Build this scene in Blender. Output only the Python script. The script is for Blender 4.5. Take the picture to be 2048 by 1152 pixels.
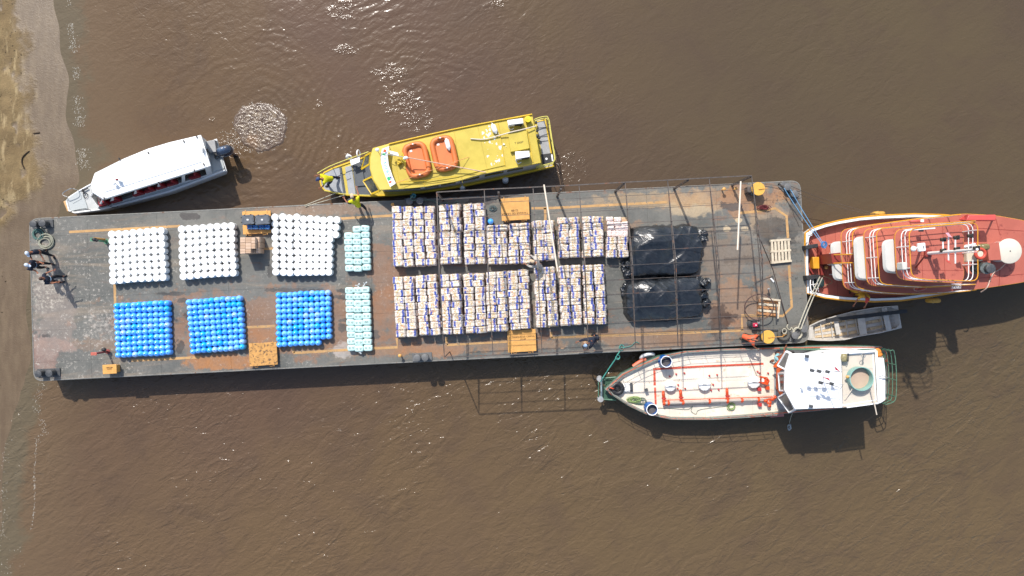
import bpy, bmesh, math, random
from mathutils import Vector, Matrix, noise
random.seed(7)
R = math.radians
for o in list(bpy.data.objects): bpy.data.objects.remove(o)
scene = bpy.context.scene
COL = scene.collection
CAMZ = 36.5; F = 1365.0; DK = 1.5          # drone height, focal length in photo pixels, deck height (metres)

# ---------------------------------------------------------------- camera, sky, sun, exposure
cd = bpy.data.cameras.new('camera'); cam = bpy.data.objects.new('camera', cd); COL.objects.link(cam)
cam.location = (0, 0, CAMZ); cam.rotation_euler = (0, 0, 0)
cd.sensor_width = 36; cd.lens = 36 * F / 2048; cd.clip_end = 3000; cd.clip_start = 0.1
scene.camera = cam
SUN_EL = 49.0; SUN_AZ = math.atan2(-0.38, 0.925)
w = bpy.data.worlds.new('World'); scene.world = w; w.use_nodes = True
nt = w.node_tree; bg = nt.nodes['Background']; sky = nt.nodes.new('ShaderNodeTexSky')
sky.sky_type = 'NISHITA'; sky.sun_disc = False; sky.sun_elevation = R(SUN_EL); sky.sun_rotation = SUN_AZ
sky.dust_density = 2.0; sky.air_density = 1.2
nt.links.new(sky.outputs[0], bg.inputs[0]); bg.inputs[1].default_value = 0.13
sd = bpy.data.lights.new('sun', 'SUN'); sun = bpy.data.objects.new('sun', sd); COL.objects.link(sun)
sd.energy = 3.7; sd.angle = R(0.8); sd.color = (1.0, 0.955, 0.89)
ce = math.cos(R(SUN_EL)); tosun = Vector((math.sin(SUN_AZ)*ce, math.cos(SUN_AZ)*ce, math.sin(R(SUN_EL))))
sun.rotation_euler = tosun.to_track_quat('Z', 'Y').to_euler(); sun.location = tosun*80
scene.view_settings.view_transform = 'Standard'; scene.view_settings.look = 'None'
scene.view_settings.exposure = 0.5; scene.view_settings.gamma = 1; scene.view_settings.use_curve_mapping = False

# ---------------------------------------------------------------- helpers
def P(px, py, z=DK):
    s = (CAMZ - z) / F
    return Vector(((px-1024)*s, -(py-576)*s, z))
def PP(pts, z=DK): return [P(a, b, z) for a, b in pts]
def lin(c): c /= 255.0; return c/12.92 if c <= 0.04045 else ((c+0.055)/1.055)**2.4
def C(r, g, b, k=0.72): return (lin(r)*k, lin(g)*k, lin(b)*k, 1)

class NT:
    def __init__(s, name):
        s.m = bpy.data.materials.new(name); s.m.use_nodes = True; s.t = s.m.node_tree
        s.b = s.t.nodes['Principled BSDF']
    def n(s, ty, **kw):
        nd = s.t.nodes.new('ShaderNode'+ty)
        for k, v in kw.items(): setattr(nd, k, v)
        return nd
    def put(s, sock, v):
        if isinstance(v, bpy.types.NodeSocket): s.t.links.new(v, sock)
        else: sock.default_value = v
    def pos(s): return s.n('NewGeometry').outputs['Position']
    def obj(s): return s.n('TexCoord').outputs['Object']
    def rnd(s): return s.n('ObjectInfo').outputs['Random']
    def map(s, v, scale=(1, 1, 1), loc=(0, 0, 0), rot=(0, 0, 0)):
        m = s.n('Mapping'); s.put(m.inputs[0], v); s.put(m.inputs[1], loc); s.put(m.inputs[2], rot); s.put(m.inputs[3], scale); return m.outputs[0]
    def noise(s, v, sc, det=3, rough=.55, dist=0):
        n = s.n('TexNoise'); s.put(n.inputs['Vector'], v); s.put(n.inputs['Scale'], sc); s.put(n.inputs['Detail'], det)
        s.put(n.inputs['Roughness'], rough); s.put(n.inputs['Distortion'], dist); return n.outputs[0]
    def vor(s, v, sc, out='Distance', feat='F1'):
        n = s.n('TexVoronoi', feature=feat); s.put(n.inputs['Vector'], v); s.put(n.inputs['Scale'], sc); return n.outputs[out]
    def ma(s, op, a, b=0.0, clamp=False):
        n = s.n('Math', operation=op, use_clamp=clamp); s.put(n.inputs[0], a); s.put(n.inputs[1], b); return n.outputs[0]
    def ss(s, x, a, b, lo=0.0, hi=1.0):
        n = s.n('MapRange', interpolation_type='SMOOTHSTEP'); s.put(n.inputs[0], x); s.put(n.inputs[1], a); s.put(n.inputs[2], b)
        s.put(n.inputs[3], lo); s.put(n.inputs[4], hi); return n.outputs[0]
    def mix(s, f, a, b, bt='MIX'):
        n = s.n('Mix', data_type='RGBA', blend_type=bt); s.put(n.inputs[0], f); s.put(n.inputs[6], a); s.put(n.inputs[7], b); return n.outputs[2]
    def bump(s, h, strength=.5, dist=.02):
        n = s.n('Bump'); s.put(n.inputs['Strength'], strength); s.put(n.inputs['Distance'], dist); s.put(n.inputs['Height'], h)
        s.put(s.b.inputs['Normal'], n.outputs[0]); return n
    def blob(s, px, py, rx, ry, soft=.35, amp=.6, sc=None, z=DK, p=None, nz=None):
        c = P(px, py, z); k = (CAMZ-z)/F; sc = sc or min(3.5, max(1.2, .8/(min(rx, ry)*k)))
        p = p or s.pos()
        mp = s.map(p, scale=(1/(rx*k), 1/(ry*k), 0), loc=(-c.x/(rx*k), -c.y/(ry*k), 0))
        ln = s.n('VectorMath', operation='LENGTH'); s.put(ln.inputs[0], mp)
        nn = nz or s.noise(p, sc, 4, .65)
        d = s.ma('ADD', ln.outputs['Value'], s.ma('MULTIPLY', s.ma('SUBTRACT', nn, .5), amp*4.2))
        return s.ss(d, 1+soft*.5, 1-soft*.5)
    def fin(s, col, rough=.5, metal=0, spec=.5):
        s.put(s.b.inputs['Base Color'], col); s.put(s.b.inputs['Roughness'], rough); s.put(s.b.inputs['Metallic'], metal)
        s.put(s.b.inputs['Specular IOR Level'], spec); return s.m

def mat(name, col, rough=.5, var=.18, sc=3.0, bump=.0, metal=0, dirt=None, damt=.45, dsc=2.0, rand=0.0, spec=.5, bsc=40, coat=0):
    t = NT(name); p = t.pos()
    n1 = t.noise(p, sc, 4, .6)
    dark = tuple(c*(1-var) for c in col[:3])+(1,); lite = tuple(min(1, c*(1+var)) for c in col[:3])+(1,)
    c = t.mix(t.ss(n1, .3, .7), dark, lite)
    if dirt:
        n2 = t.noise(p, dsc, 6, .7); c = t.mix(t.ss(n2, 1-damt, 1-damt+.12), c, dirt)
    if rand:
        c = t.mix(1.0, c, t.ss(t.rnd(), 0, 1, 1-rand, 1+rand), 'MULTIPLY')
    if bump: t.bump(t.noise(p, bsc, 3), bump, .01)
    if coat: t.b.inputs['Coat Weight'].default_value = coat
    return t.fin(c, t.ss(n1, .2, .8, max(.05, rough-.08), min(1, rough+.08)), metal, spec)

class MB:
    def __init__(s): s.v = []; s.f = []
    def add(s, vs, fs):
        b = len(s.v); s.v += [Vector(v) for v in vs]; s.f += [tuple(i+b for i in f) for f in fs]; return s
    def loft(s, rings, cap0=True, cap1=True, closed=True):
        n = len(rings[0]); vs = [p for r in rings for p in r]; fs = []
        for k in range(len(rings)-1):
            for i in range(n if closed else n-1):
                j = (i+1) % n; fs.append((k*n+i, k*n+j, (k+1)*n+j, (k+1)*n+i))
        if cap0: fs.append(tuple(reversed(range(n))))
        if cap1: fs.append(tuple((len(rings)-1)*n+i for i in range(n)))
        return s.add(vs, fs)
    def prism(s, poly, z0, z1):
        return s.loft([[Vector((p[0], p[1], z0)) for p in poly], [Vector((p[0], p[1], z1)) for p in poly]])
    def pprism(s, poly, z0, z1):                # footprint as seen at its top height
        return s.prism(PP(poly, z1), z0, z1)
    def box(s, c, d, rz=0, M=None):
        x, y, z = d[0]/2, d[1]/2, d[2]/2; m = M or Matrix.Rotation(rz, 3, 'Z'); c = Vector(c)
        vs = [c + m @ Vector((a*x, b*y, e*z)) for a, b, e in ((-1,-1,-1),(1,-1,-1),(1,1,-1),(-1,1,-1),(-1,-1,1),(1,-1,1),(1,1,1),(-1,1,1))]
        return s.add(vs, [(0,3,2,1),(4,5,6,7),(0,1,5,4),(1,2,6,5),(2,3,7,6),(3,0,4,7)])
    def beam(s, a, b, wd, h=None, up=Vector((0, 0, 1))):
        a = Vector(a); b = Vector(b); h = h or wd; d = b-a; L = d.length
        if L < 1e-6: return s
        z = d/L; x = up.cross(z)
        if x.length < 1e-4: x = Vector((1, 0, 0)).cross(z)
        x.normalize(); y = z.cross(x); m = Matrix((x, y, z)).transposed()
        return s.box((a+b)/2, (wd, h, L), M=m)
    def slab(s, q, t):                          # quad or polygon extruded along its normal
        q = [Vector(p) for p in q]; n = (q[1]-q[0]).cross(q[2]-q[0]).normalized()*t
        return s.loft([[p-n*.5 for p in q], [p+n*.5 for p in q]])
    def tube(s, pts, r, n=6, closed=False, caps=True, r2=None):
        pts = [Vector(p) for p in pts]; m = len(pts); rings = []; prev = None
        for i, p in enumerate(pts):
            if closed: d = pts[(i+1) % m]-pts[i-1]
            else: d = pts[min(i+1, m-1)]-pts[max(i-1, 0)]
            if d.length < 1e-7: d = Vector((1, 0, 0))
            d.normalize()
            x = prev if prev is not None else (Vector((0, 0, 1)).cross(d) if abs(d.z) < .95 else Vector((1, 0, 0)).cross(d))
            x = x - d*x.dot(d)
            if x.length < 1e-5: x = d.orthogonal()
            x.normalize(); prev = x; y = d.cross(x)
            rr = r if r2 is None else r+(r2-r)*i/(m-1)
            rings.append([p + x*rr*math.cos(2*math.pi*k/n) + y*rr*math.sin(2*math.pi*k/n) for k in range(n)])
        if closed: rings.append(rings[0]); return s.loft(rings, False, False)
        return s.loft(rings, caps, caps)
    def cyl(s, a, b, r, n=16, r2=None): return s.tube([a, b], r, n, r2=r2)
    def lathe(s, c, prof, n=20, M=None):
        c = Vector(c); m = M or Matrix.Identity(3)
        return s.loft([[c + m @ Vector((r*math.cos(2*math.pi*k/n), r*math.sin(2*math.pi*k/n), z)) for k in range(n)] for r, z in prof])
    def ell(s, c, rad, nu=14, nv=8, M=None, e=1.0, e2=None):
        c = Vector(c); m = M or Matrix.Identity(3); e2 = e2 or e
        f = lambda v, p: math.copysign(abs(v)**p, v); rings = []
        for j in range(nv+1):
            t = -math.pi/2 + math.pi*j/nv
            if j == 0: t += .12
            if j == nv: t -= .12
            rings.append([c + m @ Vector((rad[0]*f(math.cos(t), e2)*f(math.cos(2*math.pi*i/nu), e), rad[1]*f(math.cos(t), e2)*f(math.sin(2*math.pi*i/nu), e), rad[2]*f(math.sin(t), e2))) for i in range(nu)])
        return s.loft(rings)
    def torus(s, c, Rr, r, n=28, k=8, M=None):
        m = M or Matrix.Identity(3); c = Vector(c)
        return s.tube([c + m @ Vector((Rr*math.cos(2*math.pi*i/n), Rr*math.sin(2*math.pi*i/n), 0)) for i in range(n)], r, k, closed=True)
    def mesh(s, name, m, off=(0, 0, 0), smooth=True, ang=38):
        me = bpy.data.meshes.new(name); o = Vector(off)
        me.from_pydata([v-o for v in s.v], [], s.f)
        bm = bmesh.new(); bm.from_mesh(me); bmesh.ops.recalc_face_normals(bm, faces=bm.faces); bm.to_mesh(me); bm.free()
        for mm in (m if isinstance(m, (list, tuple)) else [m]): me.materials.append(mm)
        if smooth: me.shade_smooth(); me.set_sharp_from_angle(angle=R(ang))
        me.update(); return me

def newobj(name, me, parent=None):
    o = bpy.data.objects.new(name, me); COL.objects.link(o)
    if parent: o.parent = parent
    return o
def tag(o, label=None, cat=None, group=None, kind=None):
    if label: o['label'] = label
    if cat: o['category'] = cat
    if group: o['group'] = group
    if kind: o['kind'] = kind
    return o
def thing(name, label, cat, loc, group=None):
    o = newobj(name, None); o.location = loc; o.empty_display_size = .3; return tag(o, label, cat, group)
def worldloc(o):
    v = Vector(o.location)
    while o.parent: o = o.parent; v += Vector(o.location)
    return v
def part(name, mb, m, parent, label=None, bevel=0, smooth=True, kind=None, ang=38):
    off = worldloc(parent)
    o = newobj(name, mb.mesh(name, m, off, smooth, ang), parent)
    if bevel:
        b = o.modifiers.new('bevel', 'BEVEL'); b.width = bevel; b.segments = 2; b.limit_method = 'ANGLE'; b.angle_limit = R(40)
    if label: o['label'] = label
    if kind: o['kind'] = kind
    return o
def solo(name, mb, m, label, cat, loc, group=None, bevel=0, kind=None, smooth=True, ang=38):
    o = newobj(name, mb.mesh(name, m, loc, smooth, ang)); o.location = loc
    if bevel:
        b = o.modifiers.new('bevel', 'BEVEL'); b.width = bevel; b.segments = 2; b.limit_method = 'ANGLE'; b.angle_limit = R(40)
    return tag(o, label, cat, group, kind)
def copytree(o, parent=None):
    c = o.copy(); COL.objects.link(c); c.parent = parent
    for ch in o.children: copytree(ch, c)
    return c
ORD = ['', 'first', 'second', 'third', 'fourth', 'fifth', 'sixth', 'seventh', 'eighth', 'ninth', 'tenth', 'eleventh', 'twelfth']
def lerp(a, b, t): return a+(b-a)*t
def smoothpath(pts, n=6, closed=False):
    pts = [Vector(p) for p in pts]; m = len(pts); out = []
    g = (lambda i: pts[i % m]) if closed else (lambda i: pts[max(0, min(m-1, i))])
    for i in range(m if closed else m-1):
        p0, p1, p2, p3 = g(i-1), g(i), g(i+1), g(i+2)
        for k in range(n):
            t = k/n
            out.append(.5*((2*p1)+(-p0+p2)*t+(2*p0-5*p1+4*p2-p3)*t*t+(-p0+3*p1-3*p2+p3)*t**3))
    if not closed: out.append(pts[-1])
    return out
def rope(a, b, sag=.3, n=14, wob=0.0):
    a = Vector(a); b = Vector(b); out = []
    for i in range(n+1):
        t = i/n; p = a.lerp(b, t); p.z -= sag*4*t*(1-t)
        p += Vector((random.uniform(-wob, wob), random.uniform(-wob, wob), 0)); out.append(p)
    return out
def coil(c, rx, ry, loops, z, seed=1, jit=.3):
    rg = random.Random(seed); pts = []; ph = rg.uniform(0, 6)
    a = ph
    for i in range(loops*9):
        a += 2*math.pi/9*rg.uniform(.85, 1.15); q = Vector((i*.23, seed*7.7, 0)); k = 1-jit*1.3*(noise.noise(q)+.5)
        pts.append(Vector((c[0]+rx*k*math.cos(a)+rx*jit*1.3*noise.noise(q*.6+Vector((0, 0, 5))), c[1]+ry*k*math.sin(a)+ry*jit*1.3*noise.noise(q*.6+Vector((0, 0, 9))), z+.02+.02*rg.random()+.012*(i//9))))
    return smoothpath(pts, 4)
def textmesh(s, size, m, name='lettering', depth=.004, center=True):
    cu = bpy.data.curves.new(name, 'FONT'); cu.body = s; cu.size = size; cu.extrude = depth
    if center: cu.align_x = 'CENTER'; cu.align_y = 'CENTER'
    o = bpy.data.objects.new(name, cu); COL.objects.link(o)
    bpy.context.view_layer.update()
    me = bpy.data.meshes.new_from_object(o.evaluated_get(bpy.context.evaluated_depsgraph_get()))
    bpy.data.objects.remove(o); me.materials.clear(); me.materials.append(m); return me
def walls(parent, bot, top, m, openings, glass, th=.05, name='cabin_wall', frame=None):
    mb = MB(); n = len(bot)
    for i in range(n):
        j = (i+1) % n
        f = lambda u, v: (bot[i].lerp(bot[j], u)).lerp(top[i].lerp(top[j], u), v)
        ops = sorted(openings.get(i, [])); u = 0
        for (u0, u1, v0, v1) in ops:
            if u0 > u: mb.slab([f(u, 0), f(u0, 0), f(u0, 1), f(u, 1)], th)
            mb.slab([f(u0, 0), f(u1, 0), f(u1, v0), f(u0, v0)], th); mb.slab([f(u0, v1), f(u1, v1), f(u1, 1), f(u0, 1)], th)
            g = MB().slab([f(u0, v0), f(u1, v0), f(u1, v1), f(u0, v1)], th*.3)
            wd = part('window', g, glass, parent, smooth=False)
            if frame:
                fr = MB(); q = [f(u0, v0), f(u1, v0), f(u1, v1), f(u0, v1)]
                for k in range(4): fr.beam(q[k], q[(k+1) % 4], .07)
                part('window_frame', fr, frame, wd, smooth=False)
            u = u1
        if u < 1: mb.slab([f(u, 0), f(1, 0), f(1, 1), f(u, 1)], th)
    return part(name, mb, m, parent, smooth=False)
def railing(parent, pts, heights, mats, every=1, r=.022, post=None, closed=False, postr=None, npost=None):
    top = max(heights)
    for h, m in zip(heights, mats):
        q = [Vector((p.x, p.y, p.z+h)) for p in pts]
        part('rail', MB().tube(q, r*(1.25 if h == top else .9), 6, closed=closed), m, parent)
    for i in range(0, len(pts), every):
        p = pts[i]; part('rail_post', MB().cyl(p, (p.x, p.y, p.z+top), postr or r, 6), post or mats[0], parent)
def seam_lines(parent, lines, m, name='plate_seam', w=.012):
    for a, b in lines: part(name, MB().beam(a, b, w, .008), m, parent)
def resample(pts, step):
    pts = [Vector(p) for p in pts]; out = [pts[0]]; acc = 0
    for a, b in zip(pts, pts[1:]):
        L = (b-a).length; d = step-acc
        while d <= L: out.append(a.lerp(b, d/L)); d += step
        acc = L-(d-step)
    if (out[-1]-pts[-1]).length > step*.4: out.append(pts[-1])
    return out
def inset(poly, d):
    n = len(poly); out = []; area = sum(poly[i].x*poly[(i+1) % n].y-poly[(i+1) % n].x*poly[i].y for i in range(n))
    sg = 1 if area > 0 else -1
    for i in range(n):
        a, b, c = poly[i-1], poly[i], poly[(i+1) % n]
        e1 = (b-a); e1.z = 0; e2 = (c-b); e2.z = 0; e1.normalize(); e2.normalize()
        n1 = Vector((-e1.y, e1.x, 0))*sg; n2 = Vector((-e2.y, e2.x, 0))*sg; m = n1+n2
        L = m.length
        if L < .2: out.append(b+n1*d)
        else: m /= L; out.append(b+m*(d/max(.35, m.dot(n1))))
    return out
def round_poly(poly, r, n=5):
    out = []; m = len(poly)
    for i in range(m):
        a, b, c = poly[i-1], poly[i], poly[(i+1) % m]
        r0 = min(r, (a-b).length*.45, (c-b).length*.45)
        p = b+(a-b).normalized()*r0; q = b+(c-b).normalized()*r0
        for k in range(n+1):
            t = k/n; out.append(p*(1-t)**2+b*2*t*(1-t)+q*t*t)
    return out

# ---------------------------------------------------------------- common materials
WHITE = mat('white_paint', (.80, .80, .79, 1), .38, .04, 2, dirt=(.55, .53, .48, 1), damt=.30, dsc=3)
CREAM = mat('cream_deck_paint', (.68, .61, .51, 1), .5, .10, 1.2, dirt=(.50, .40, .29, 1), damt=.43, dsc=2.4)
BLACK = mat('black_rubber', (.018, .018, .02, 1), .6, .3, 8)
DGREY = mat('dark_grey_iron', (.055, .058, .062, 1), .55, .3, 9, bump=.4, dirt=(.12, .07, .045, 1), damt=.36, dsc=8)
IRON = mat('rusty_iron', (.075, .062, .055, 1), .6, .3, 7, dirt=(.17, .07, .035, 1), damt=.45, dsc=3)
YDECK = mat('ochre_paint', C(232, 172, 92), .5, .10, 5, dirt=C(170, 110, 55), damt=.37, dsc=6, bump=.15)
GREY = mat('grey_paint', C(172, 172, 172), .5, .1, 3, dirt=C(120, 115, 110), damt=.38, dsc=5)
GLASS = mat('dark_glass', (.02, .024, .026, 1), .08, .3, 2)
SKIN = mat('skin', C(170, 110, 82), .6, .08, 12)
SKIND = mat('brown_skin', C(150, 88, 62), .5, .08, 12)
ROPEW = mat('pale_rope', C(196, 190, 170), .85, .2, 25, bump=.5)
ROPEG = mat('green_rope', C(80, 165, 150), .8, .2, 25)
ROPEB = mat('blue_rope', C(120, 175, 215), .8, .15, 25)
ORANGE = mat('orange_paint', C(238, 88, 38), .45, .12, 6, dirt=C(200, 120, 90), damt=.34, dsc=9)
WOOD = mat('pale_wood', C(205, 182, 148), .8, .2, 6, bump=.3, dirt=C(140, 110, 80), damt=.42, dsc=7)
# ---------------------------------------------------------------- water and bank
SHORE = [(-700, -60), (150, -60), (330, -20), (420, 0), (576, 108)]
shore_px = [(-150, 92), (0, 108), (90, 125), (170, 133), (225, 135), (300, 150), (360, 163), (420, 120), (470, 66), (560, 58), (640, 55), (720, 62), (760, 50), (790, 40), (840, 27), (900, 8), (1000, 3), (1152, -5), (1500, -60)]
sh = sorted([(-(py-576)*CAMZ/F, (px-1024)*CAMZ/F) for py, px in shore_px])
def xs(y):
    if y <= sh[0][0]: return sh[0][1]+(y-sh[0][0])*.2
    if y >= sh[-1][0]: return sh[-1][1]
    for (a, xa), (b, xb) in zip(sh, sh[1:]):
        if a <= y <= b:
            t = (y-a)/(b-a); t = t*t*(3-2*t); return xa+(xb-xa)*t
def grid_mesh(name, xsx, ysy, fn, m):
    vs = [Vector((x, y, fn(x, y))) for y in ysy for x in xsx]; nx = len(xsx)
    fs = [(j*nx+i, j*nx+i+1, (j+1)*nx+i+1, (j+1)*nx+i) for j in range(len(ysy)-1) for i in range(nx-1)]
    me = bpy.data.meshes.new(name); me.from_pydata(vs, [], fs); me.materials.append(m); me.shade_smooth(); return me
def frange(a, b, s):
    n = max(1, int(round((b-a)/s))); return [a+(b-a)*i/n for i in range(n+1)]

t = NT('sand_bank'); p = t.pos()
n1 = t.noise(p, .6, 5, .65); n2 = t.noise(p, 5, 5, .7); n3 = t.noise(t.map(p, (1, .25, 1)), 3, 5, .6)
dry = t.mix(t.ss(n1, .35, .65), C(168, 142, 98, .55), C(138, 114, 76, .55))
dry = t.mix(t.ss(n2, .60, .72), dry, C(96, 78, 52, .5)); dry = t.mix(t.ss(n3, .52, .70), dry, C(192, 168, 124, .6))
wet = t.mix(t.ss(n3, .35, .7), C(122, 100, 74, .54), C(138, 116, 88, .54)); wet = t.mix(t.ss(n2, .66, .74), wet, C(105, 92, 74))
sx = t.n('SeparateXYZ'); t.put(sx.inputs[0], p)
hz = t.ma('ADD', sx.outputs[2], t.ma('MULTIPLY', t.ma('SUBTRACT', n1, .5), .16))
fdry = t.ss(hz, .07, .12)
col = t.mix(fdry, wet, dry)
t.bump(t.ma('MULTIPLY', t.ma('ADD', n2, t.noise(p, 18, 3)), t.ss(fdry, 0, 1, .25, 1)), .8, .05)
SAND = t.fin(col, t.ss(fdry, 0, 1, .45, .9))
def sandz(x, y):
    d = xs(y)-x+.25*noise.noise(Vector((x*.5, y*.5, 0)))
    h = .045*d if d < 3 else .135+.09*(d-3)
    h = max(-1.6, min(2.2, h))
    if h > .12: h += .10*noise.noise(Vector((x*.9, y*.9, 3)))+.05*noise.noise(Vector((x*2.7, y*2.7, 5)))
    return h
gx = frange(-400, -60, 20)+frange(-58, -32, 1.5)+frange(-31.7, -14, .16)+frange(-12, 10, 2)
gy = frange(-400, -42, 20)+frange(-40, -19, 1)+frange(-18.7, 18.7, .16)+frange(20, 42, 1)+frange(50, 400, 20)
sand = newobj('sand_bank', grid_mesh('sand_bank', gx, gy, sandz, SAND)); tag(sand, kind='structure')

t = NT('river_water'); p = t.pos()
sx = t.n('SeparateXYZ'); t.put(sx.inputs[0], p); X, Y = sx.outputs[0], sx.outputs[1]
big = t.noise(p, .05, 3, .6); mid = t.noise(p, .35, 5, .6, 1.0)
cA = t.mix(t.ss(big, .38, .62), C(101, 79, 66), C(106, 85, 63))
cB = t.mix(t.ss(big, .38, .62), C(93, 79, 61), C(97, 83, 62))
deep = t.mix(t.ss(X, -12, 16), cA, cB); deep = t.mix(t.ss(Y, 0, -14, 0, .6), deep, C(112, 92, 66))
deep = t.mix(t.ss(mid, .40, .80, 0, .5), deep, C(88, 72, 60))
# silt stirred up in the shallows
sd_ = t.n('Attribute', attribute_name='shoal'); sh_ = t.ma('ADD', sd_.outputs['Fac'], t.ma('MULTIPLY', t.ma('SUBTRACT', t.noise(p, .5, 4, .6), .5), .55))
deep = t.mix(t.ss(sh_, .25, .80), deep, C(112, 92, 70)); deep = t.mix(t.ss(sh_, .80, .92), deep, C(108, 96, 76))
# relief
def wv(sc, rot, st, det=3, d=.6): return t.noise(t.map(t.map(p, rot=(0, 0, R(-rot))), (st, 1, 1)), sc, det, .55, d)
h = t.ma('ADD', t.ma('MULTIPLY', wv(1.7, 38, .35, 2, .9), .9), t.ma('MULTIPLY', wv(3.4, 16, .45, 2, .9), .60))
h = t.ma('ADD', h, t.ma('MULTIPLY', wv(8, 5, .6, 2), .15)); h = t.ma('ADD', h, t.ma('MULTIPLY', t.ma('ABSOLUTE', t.ma('SUBTRACT', wv(2.3, -38, .4, 2, 1.2), .5)), -.6))
def rings(cx, cy, sc, r0, r1, amp, dist=1.2):
    c = P(cx, cy, 0); v = t.map(p, (1, 1, 0), loc=(-c.x, -c.y, 0))
    ln = t.n('VectorMath', operation='LENGTH'); t.put(ln.inputs[0], v)
    nn = t.ma('MULTIPLY', t.noise(p, .8, 3), dist); rr = t.ma('ADD', ln.outputs['Value'], nn)
    wvv = t.ma('SINE', t.ma('MULTIPLY', rr, sc))
    mk = t.ma('MULTIPLY', t.ss(rr, r0, r0+1.0), t.ss(rr, r1, r1*.5)); mk = t.ma('MULTIPLY', mk, t.ss(t.noise(p, .22, 2), .35, .62))
    return t.ma('MULTIPLY', t.ma('MULTIPLY', wvv, mk), amp)
h = t.ma('ADD', h, rings(520, 255, 13, 1.2, 9, .24)); h = t.ma('ADD', h, rings(850, 300, 13, 2.5, 13, .20, 1.4))
h = t.ma('ADD', h, rings(1110, 300, 15, .3, 8, .08, 1.2)); h = t.ma('ADD', h, rings(1900, 200, 9, 1, 12, .06, .8)); h = t.ma('ADD', h, rings(650, 1000, 11, 1, 14, .03, 1.8))
rough_amp = t.ss(t.noise(p, .12, 3, .6), .35, .65, .45, 1.0)
south = t.ss(Y, 3, -5, .21, .76)
amp = t.ma('MULTIPLY', rough_amp, south)
# patches broken up by the wash where the sun sparkles
sp = t.blob(684, 18, 24, 22, .9, .4, 1.2, 0, p)
for b in ((785, 145, 34, 18), (805, 205, 44, 28), (840, 245, 34, 18), (690, 100, 22, 10), (1140, 335, 36, 34), (470, 290, 26, 26), (638, 208, 8, 6), (425, 240, 8, 5), (1000, 8, 20, 8)):
    sp = t.ma('MAXIMUM', sp, t.blob(*b, .9, .4, 1.4, 0, p))
fine = t.noise(p, 11, 2, .6, .5); sp = t.ma('MULTIPLY', sp, t.ss(t.noise(p, 2.4, 3, .6), .42, .62))
h = t.ma('ADD', t.ma('MULTIPLY', h, amp), t.ma('MULTIPLY', t.ma('MULTIPLY', fine, sp), .24))
t.bump(h, 1.0, .15)
t.b.inputs['IOR'].default_value = 1.33
WATER = t.fin(deep, t.ss(sp, 0, 1, .17, .11), 0, .5)
wx = frange(-600, -80, 40)+frange(-60, -32, 2)+frange(-31, -14, .4)+frange(-12, 40, 4)+frange(60, 600, 60)
wy = frange(-600, -60, 60)+frange(-50, -20, 3)+frange(-19, 19, .6)+frange(21, 50, 3)+frange(60, 600, 60)
me = grid_mesh('river_water', wx, wy, lambda x, y: 0.0, WATER)
at = me.attributes.new('shoal', 'FLOAT', 'POINT')
for i, v in enumerate(me.vertices): at.data[i].value = max(0, min(1, 1-(v.co.x-xs(v.co.y))/7.5)) if v.co.x < -5 else 0
water = newobj('river', me); tag(water, kind='structure')

# churned disc behind the outboard
t = NT('churned_water'); p = t.pos(); nn = t.noise(p, 5, 5, .7, 1.0); n9 = t.noise(p, 1.6, 3, .6)
col = t.mix(t.ss(nn, .42, .62), C(96, 78, 64), C(140, 122, 100))
col = t.mix(t.blob(505, 283, 12, 14, .8, .5, 2, 0, p), col, C(132, 104, 76))
t.bump(t.noise(p, 11, 4, .6, 1.2), .5, .04); rad = t.blob(520, 255, 44, 40, .5, .35, 2, 0, p); col = t.mix(rad, C(106, 88, 74), col); CHURN = t.fin(col, .2)
c0 = P(520, 255, 0); vs = []; fs = []; NR, NA = 44, 150
for i in range(NR+1):
    for k in range(NA):
        a = 2*math.pi*k/NA; edge = .98+.12*noise.noise(Vector((math.cos(a)*2, math.sin(a)*2, 9)))+.05*noise.noise(Vector((math.cos(a)*6, math.sin(a)*6, 4)))-.16*max(0, math.cos(a-R(222)))**4
        rr = 1.5*edge*i/NR; x = c0.x+rr*math.cos(a)*1.0; y = c0.y+rr*math.sin(a)*.93; u = i/NR
        hgt = .035*noise.noise(Vector((x*4, y*4, 0)))+.03*noise.noise(Vector((x*9, y*9, 2)))
        hgt = .035+abs(hgt)*1.1+.02*math.sin(u*42)*max(0, u-.55)
        hgt = hgt*(1-max(0, (u-.86)/.14)**2) - .012*(1 if i == NR else 0)
        vs.append((x, y, hgt))
for i in range(NR):
    for k in range(NA):
        kk = (k+1) % NA; fs.append((i*NA+k, i*NA+kk, (i+1)*NA+kk, (i+1)*NA+k))
o = solo('churned_water', MB().add(vs, fs), CHURN, 'pale churned disc of water behind the white speedboat outboard', 'water', c0, kind='stuff')
FOAM = mat('foam', (.62, .58, .50, 1), .35, .2, 9)
def flecks(name, label, spots, seed):
    rg = random.Random(seed); mb = MB()
    for (x, y, s, ang) in spots(rg):
        L = s*rg.uniform(.8, 2.2); wd = s*rg.uniform(.25, .5); ca, sa = math.cos(ang), math.sin(ang)
        pt = lambda u, v, z: (x+u*ca-v*sa, y+u*sa+v*ca, z)
        mb.add([pt(-L, 0, .004), pt(0, -wd, .004), pt(L, 0, .004), pt(0, wd, .004), pt(0, 0, .004+wd*.7)], [(0, 1, 4), (1, 2, 4), (2, 3, 4), (3, 0, 4)])
    c = mb.v[0]; solo(name, mb, FOAM, label, 'foam', (c.x, c.y, 0), kind='stuff', smooth=False)
def s1(rg):
    for i in range(650):
        v = rg.random()**.8; py = 340*v; px = 138+ (py/340)*30 + rg.gauss(0, 1)*(3+4.5*v); q = P(px, py, 0)
        if noise.noise(Vector((py*.02, 0, 4))) > -.12: yield q.x, q.y, .022, R(95)+rg.gauss(0, .45)
flecks('shore_foam', 'broken line of foam ripples along the upper sand bank edge', s1, 3)
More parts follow.
